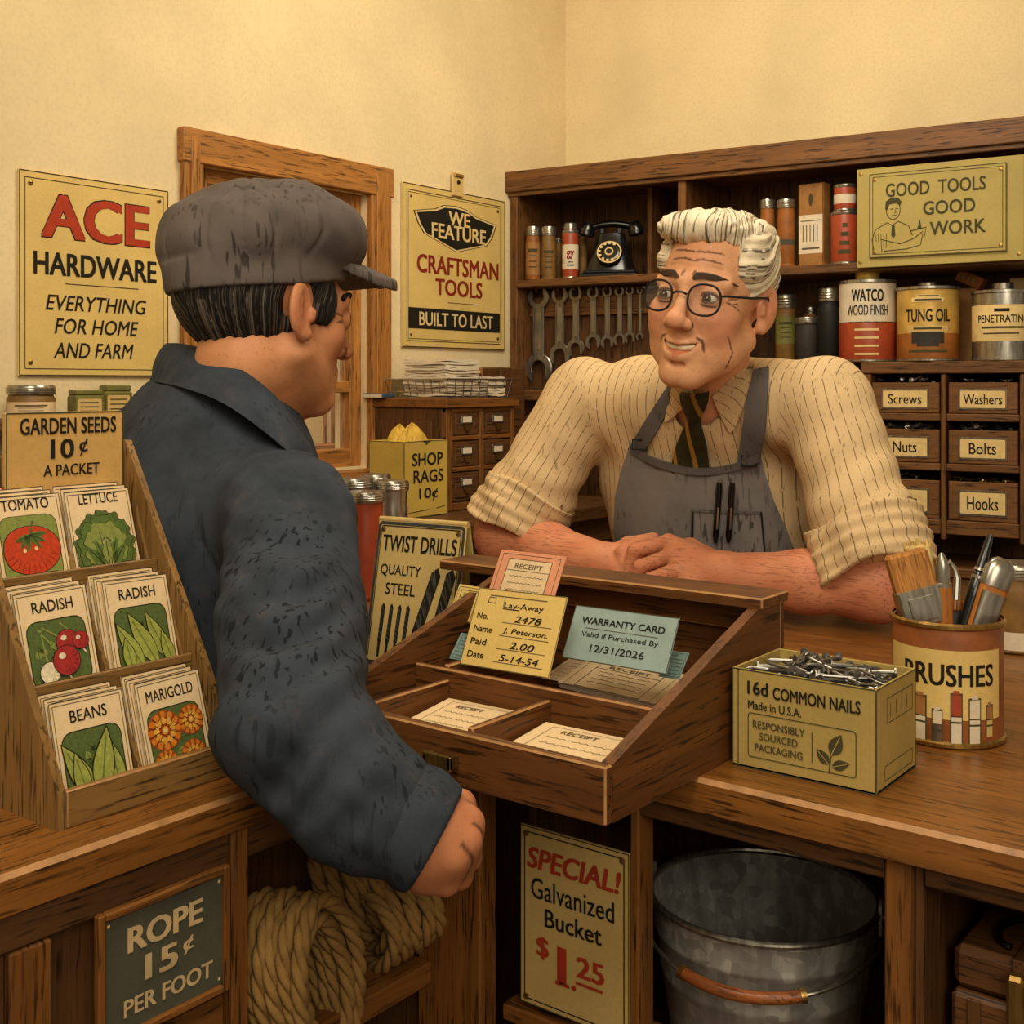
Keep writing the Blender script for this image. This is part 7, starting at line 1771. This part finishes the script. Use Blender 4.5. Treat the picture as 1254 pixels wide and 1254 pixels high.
def jacket_d(P):
    d = ell(P, kto, (.185, .135, .28), RK); d = su(d, rc(P, kR+Vector((0, 0, .0))-kright*.03, kL, .068, .070), .07)
    d = su(d, rc(P, knb+Vector((0, 0, -.045)), kto+Vector((0, 0, .06)), .068, .14), .06); d = su(d, rc(P, kto+Vector((0, 0, -.16)), kto+Vector((0, 0, -.30)), .15, .14), .06)
    d = su(d, rc(P, kL.lerp(knb, .55)+Vector((0, 0, .018)), kL, .074, .07), .04)
    d = d+.0025*np.sin(P[:, 2]*34+P[:, 0]*28+2.2*np.sin(P[:, 1]*16))
    arm = chain(P, [(kR, .068), (kR.lerp(kel, .55), .063), (kel, .060), (kfm, .054), (kwr, .043)], .02)
    ax = V3((kwr-kfm).normalized()); t = (P-V3(kwr)) @ ax; arm = np.maximum(arm, t+.008)
    g = np.exp(-((P-V3(kel))**2).sum(1)/.022); g2 = np.exp(-((P-V3(kwr))**2).sum(1)/.012)
    n1 = np.sin(P[:, 0]*31+P[:, 1]*23+1.3); n2 = np.sin(P[:, 2]*27-P[:, 1]*35); arm = arm+(.0016+.0035*g)*(.4+.6*n1*n2+.5*n2)*np.sin(P[:, 2]*88-P[:, 0]*70+P[:, 1]*30+3*n1+2*n2)+.0016*g2*np.sin(t*150+3*n2)*(t < -.03)+.0011*n1*np.sin(P[:, 2]*190+P[:, 1]*110+P[:, 0]*60)+.0030*n2*np.sin(P[:, 2]*30+P[:, 0]*40)
    lw = kL+kfwd*.10+Vector((0, 0, -.26)); la = chain(P, [(kL, .068), (lw, .056)], .02)
    d = su(d, la, .03); d = su(d, arm, .020)
    # shoulder seam
    sd = V3((kR-kright*.055)); n_ = V3((kright*.9+Vector((0, 0, .30))).normalized()); seam = np.abs((P-sd) @ n_-.012*np.sin(P[:, 2]*14)); 
    d = d+.0028*np.exp(-(seam/.0035)**2)*(rc(P, kR, kel, .06) < .05)
    d = sub(d, rc(P, knb+Vector((0, 0, .0)), MK @ Vector((0, -.02, -.04)), .068, .060), .008)
    return d
jv, jq = sdf_mesh(jacket_d, (kb[0]-.34, kb[1]-.42, .72), (kb[0]+.52, kb[1]+.40, 1.48), .0046); jv = smooth_v(jv, jq, 1, .35)
def jcuff_d(P):
    A = V3((kwr-kfm).normalized()); q = P-V3(kwr); t = q @ A; rr = nrm_(q-t[:, None]*A); n2 = np.sin(q[:, 0]*45+q[:, 2]*38)
    return sx(np.abs(t+.014)-.020, np.abs(rr-.0405-.0012*n2+.0018*np.sin(t*160+n2))-.0065, .005)
JAC = fabric('blue_work_cloth', (54, 60, 68), .42, .85, .9, (92, 82, 72))
np_obj('jacket', [(jv, jq)], [JAC], cust, None, kb)
v_, q_ = sdf_mesh(jcuff_d, tuple(kwr-Vector((.08, .08, .08))), tuple(kwr+Vector((.08, .08, .08))), .0022); np_obj('cuff', [(smooth_v(v_, q_, 1, .4), q_)], [JAC], cust, None, kb)
def spl(pts, n):
    P = np.array(pts, float); k = len(P); out = []
    for i in range(n):
        t = i/(n-1)*(k-1); j = min(int(t), k-2); u = t-j; a, b, c_, d_ = P[max(j-1, 0)], P[j], P[j+1], P[min(j+2, k-1)]
        out.append(.5*((2*b)+(c_-a)*u+(2*a-5*b+4*c_-d_)*u*u+(3*b-a-3*c_+d_)*u**3))
    return np.array(out)
tp = spl([at(200, 430, 1.56)[:], at(206, 424, 1.47)[:], at(246, 433, 1.395)[:], at(295, 456, 1.345)[:], at(340, 492, 1.325)[:], at(374, 540, 1.345)[:], at(390, 566, 1.42)[:]], 30)
bt = spl([at(192, 462, 1.55)[:], at(184, 466, 1.47)[:], at(218, 473, 1.355)[:], at(270, 492, 1.285)[:], at(322, 527, 1.255)[:], at(362, 562, 1.275)[:], at(386, 588, 1.38)[:]], 30)
inn = np.array(knb[:]); nr = 8; G_ = []
for r in range(nr):
    u = r/(nr-1); row = tp*(1-u)+bt*u; o_ = row-inn; o_[:, 2] = 0; o_ /= np.maximum(np.linalg.norm(o_, axis=1, keepdims=True), 1e-6); G_.append(row+o_*(.006*math.sin(math.pi*min(u*1.15, 1)))+np.array([0, 0, .004*math.sin(math.pi*(1-u)*.5)*(1 if u < .3 else .3)]))
G_ = np.array(G_); m = MB(); v = []; f = []; C_ = 30
for layer in (0, 1):
    for r in range(nr):
        for c in range(C_):
            p = G_[r, c]; o_ = p-inn; o_[2] = 0; o_ /= max(np.linalg.norm(o_), 1e-6); v.append(Vector(p-o_*.010*layer)-Vector(kb))
o = nr*C_
for r in range(nr-1):
    for c in range(C_-1): q = (r*C_+c, r*C_+c+1, (r+1)*C_+c+1, (r+1)*C_+c); f.append(q); f.append(tuple(o+i for i in q[::-1]))
per = list(range(C_))+[r*C_+C_-1 for r in range(1, nr)]+[(nr-1)*C_+c for c in range(C_-2, -1, -1)]+[r*C_ for r in range(nr-2, 0, -1)]
for a, b in zip(per, per[1:]+per[:1]): f.append((a, o+a, o+b, b))
m.add(v, f, JAC); m.build('collar', cust, smooth=50)
TRO = fabric('dark_trouser_cloth', (58, 52, 46), .25, .5)
def trous(P):
    d = rc(P, kto+Vector((0, 0, -.22)), kto+Vector((0, 0, -.28)), .128)
    for s in (-1, 1):
        hp = Vector(kb)+kright*(s*.075)+Vector((0, 0, .80)); kn = Vector(kb)+kright*(s*.085)+kfwd*.01+Vector((0, 0, .46)); an = Vector(kb)+kright*(s*.085)-kfwd*.02+Vector((0, 0, .11))
        d = su(d, chain(P, [(hp, .084), (kn, .066), (an, .056)], .02), .04)
    return np.maximum(d, .07-P[:, 2])
v_, q_ = sdf_mesh(trous, (kb[0]-.3, kb[1]-.3, .05), (kb[0]+.3, kb[1]+.3, 1.05), .009); np_obj('trousers', [(v_, q_)], [TRO], cust, None, kb)
def trous2(P):
    d = ell(P, belly+Vector((0, 0, -.14)), (.19, .14, .13))
    for s in (-1, 1): d = su(d, chain(P, [(Vector((belly.x+s*.09, .985, .84)), .098), (Vector((belly.x+s*.10, .965, .47)), .07), (Vector((belly.x+s*.10, 1.0, .10)), .056)], .02), .04)
    return np.maximum(d, .07-P[:, 2])
v_, q_ = sdf_mesh(trous2, (belly.x-.3, .75, .05), (belly.x+.3, 1.2, 1.05), .009); np_obj('trousers', [(v_, q_)], [TRO], clerk, None, cl_base)
# cap, hair, eyes
def cap_d(P):
    c = ell(P, (0, .004, .088), (.103, .112, .063)); c = su(c, ell(P, (0, .052, .076), (.084, .064, .044)), .03); c = su(c, ell(P, (0, -.060, .075), (.082, .054, .047)), .03)
    q = P-V3((.045, -.052, 0)); an = np.arctan2(q[:, 0], q[:, 1]); rr = np.sqrt(q[:, 0]**2+q[:, 1]**2)
    k = 2*math.pi/8; da = np.abs((an/k+.5) % 1-.5)*k*rr; c = c+.0030*np.exp(-(da/.0022)**2)*(P[:, 2] > .05)
    c = c+.0016*np.sin(P[:, 0]*70+P[:, 1]*55)*np.sin(P[:, 2]*60)+.0010*np.sin(P[:, 1]*130+P[:, 2]*100)
    c = np.maximum(c, .046-P[:, 2]-.06*np.maximum(P[:, 1], 0)+.0*P[:, 0])
    band = np.maximum(ell(P, (0, -.012, .044), (.0865, .108, .092)), np.abs(P[:, 2]-.042-.08*np.maximum(P[:, 1], -.02))-.016); c = su(c, band, .008)
    return c
def brim_d(P):
    z = .066-.34*(P[:, 1]-.085)-4.0*P[:, 0]**2-.10*P[:, 0]
    e = np.sqrt((P[:, 0]/.078)**2+((P[:, 1]-.080)/.094)**2)-1; return np.maximum(np.maximum(e*.06, (np.abs(P[:, 2]-z)-.0046)*.85), .050-P[:, 1])-.0015
CAPM = fabric('grey_cap_tweed', (98, 88, 82), .22, .75)
v_, q_ = sdf_mesh(cap_d, (-.13, -.15, .01), (.13, .16, .18), .0026); v_ = smooth_v(v_, q_, 1, .4)
capo = np_obj('cap', [(v_, q_)], [CAPM]); child_local(capo, cust, kb, MK @ TR(0, -.07, .04) @ Matrix.Rotation(math.radians(8), 4, 'X') @ TR(0, .07, -.04))
v_, q_ = sdf_mesh(brim_d, (-.1, .02, -.05), (.1, .20, .10), .0024); v_ = smooth_v(v_, q_, 1, .4)
o = np_obj('brim', [(v_, q_)], [CAPM], capo)
m = MB(); m.lathe([(.0105, 0), (.0112, .003), (.008, .007), (0, .008)], CAPM, 18, TR(.048, -.056, .1295) @ Matrix.Rotation(.50, 4, 'X') @ Matrix.Rotation(.45, 4, 'Y')); o = m.build('button', capo)
def strand_k(P): return .11*np.arctan2(P[:, 0]*1.2, -P[:, 1]+.03)-.30*P[:, 2]*np.sign(P[:, 0])+.004*np.sin(P[:, 2]*60)
def hair_k(P):
    Q = mir(P); shell = ell(P, (0, -.0145, .041), (.0790, .0990, .090))
    low = -.056+.55*np.maximum(P[:, 1]+.06, 0)
    keep = np.maximum(np.maximum(low-P[:, 2], P[:, 1]-.035), P[:, 2]-.050-.18*np.maximum(P[:, 1]+.05, 0))
    d = sx(shell, keep, .014); d = su(d, np.maximum(ell(Q, (.0655, .030, .024), (.0085, .017, .032)), -.016-P[:, 2]+.25*(P[:, 1]-.03)), .006)
    d = sub(d, ell(Q, (.080, -.008, .004), (.018, .026, .036)), .004)
    u = strand_k(P); return d+.0008*np.sin(u*480)+.0010*np.sin(u*190)
v_, q_ = sdf_mesh(hair_k, (-.1, -.14, -.09), (.1, .08, .10), .0025)
HAIRD = strandmat('dark_hair', (14, 12, 10), (104, 92, 78), 420, .50, .66)
o = np_obj('hair', [(v_, q_)], [HAIRD], None, {'strand': strand_k}); child_local(o, cust, kb, MK)
for s in (-1, 1):
    m = MB(); m.lathe([(.0142*math.sin(math.pi*i/14), -.0142*math.cos(math.pi*i/14)) for i in range(15)], eye_w, 22, TR(s*.033, .0795, .010), False); o = child_local(m.build('eyeball', None), cust, kb, MK)
    m2 = MB(); T = TR(s*.033, .0795, .010) @ unit((.05, 1, -.15)).to_track_quat('Z', 'Y').to_matrix().to_4x4(); m2.lathe([(.0066, .0127), (.0050, .0136), (.0022, .0143), (0, .0145)], iris, 18, T, False); o2 = m2.build('iris', None); o2.parent = o
    m = MB()
    for i in range(26):
        u = i/25; x = .012+.044*u; z = .0335+.006*math.sin(u*2.4)-.006*u*u; y = .1015-.032*u*u-.004*u
        m.tube([(s*x, y, z-.003), (s*(x+.005), y+.0015-.004*u, z+.0045-.004*u), (s*(x+.011), y-.001-.006*u, z+.006-.008*u)], [.0030, .0026, .0005], M['blackm'], 6)
    child_local(m.build('eyebrow', None), cust, kb, MK)
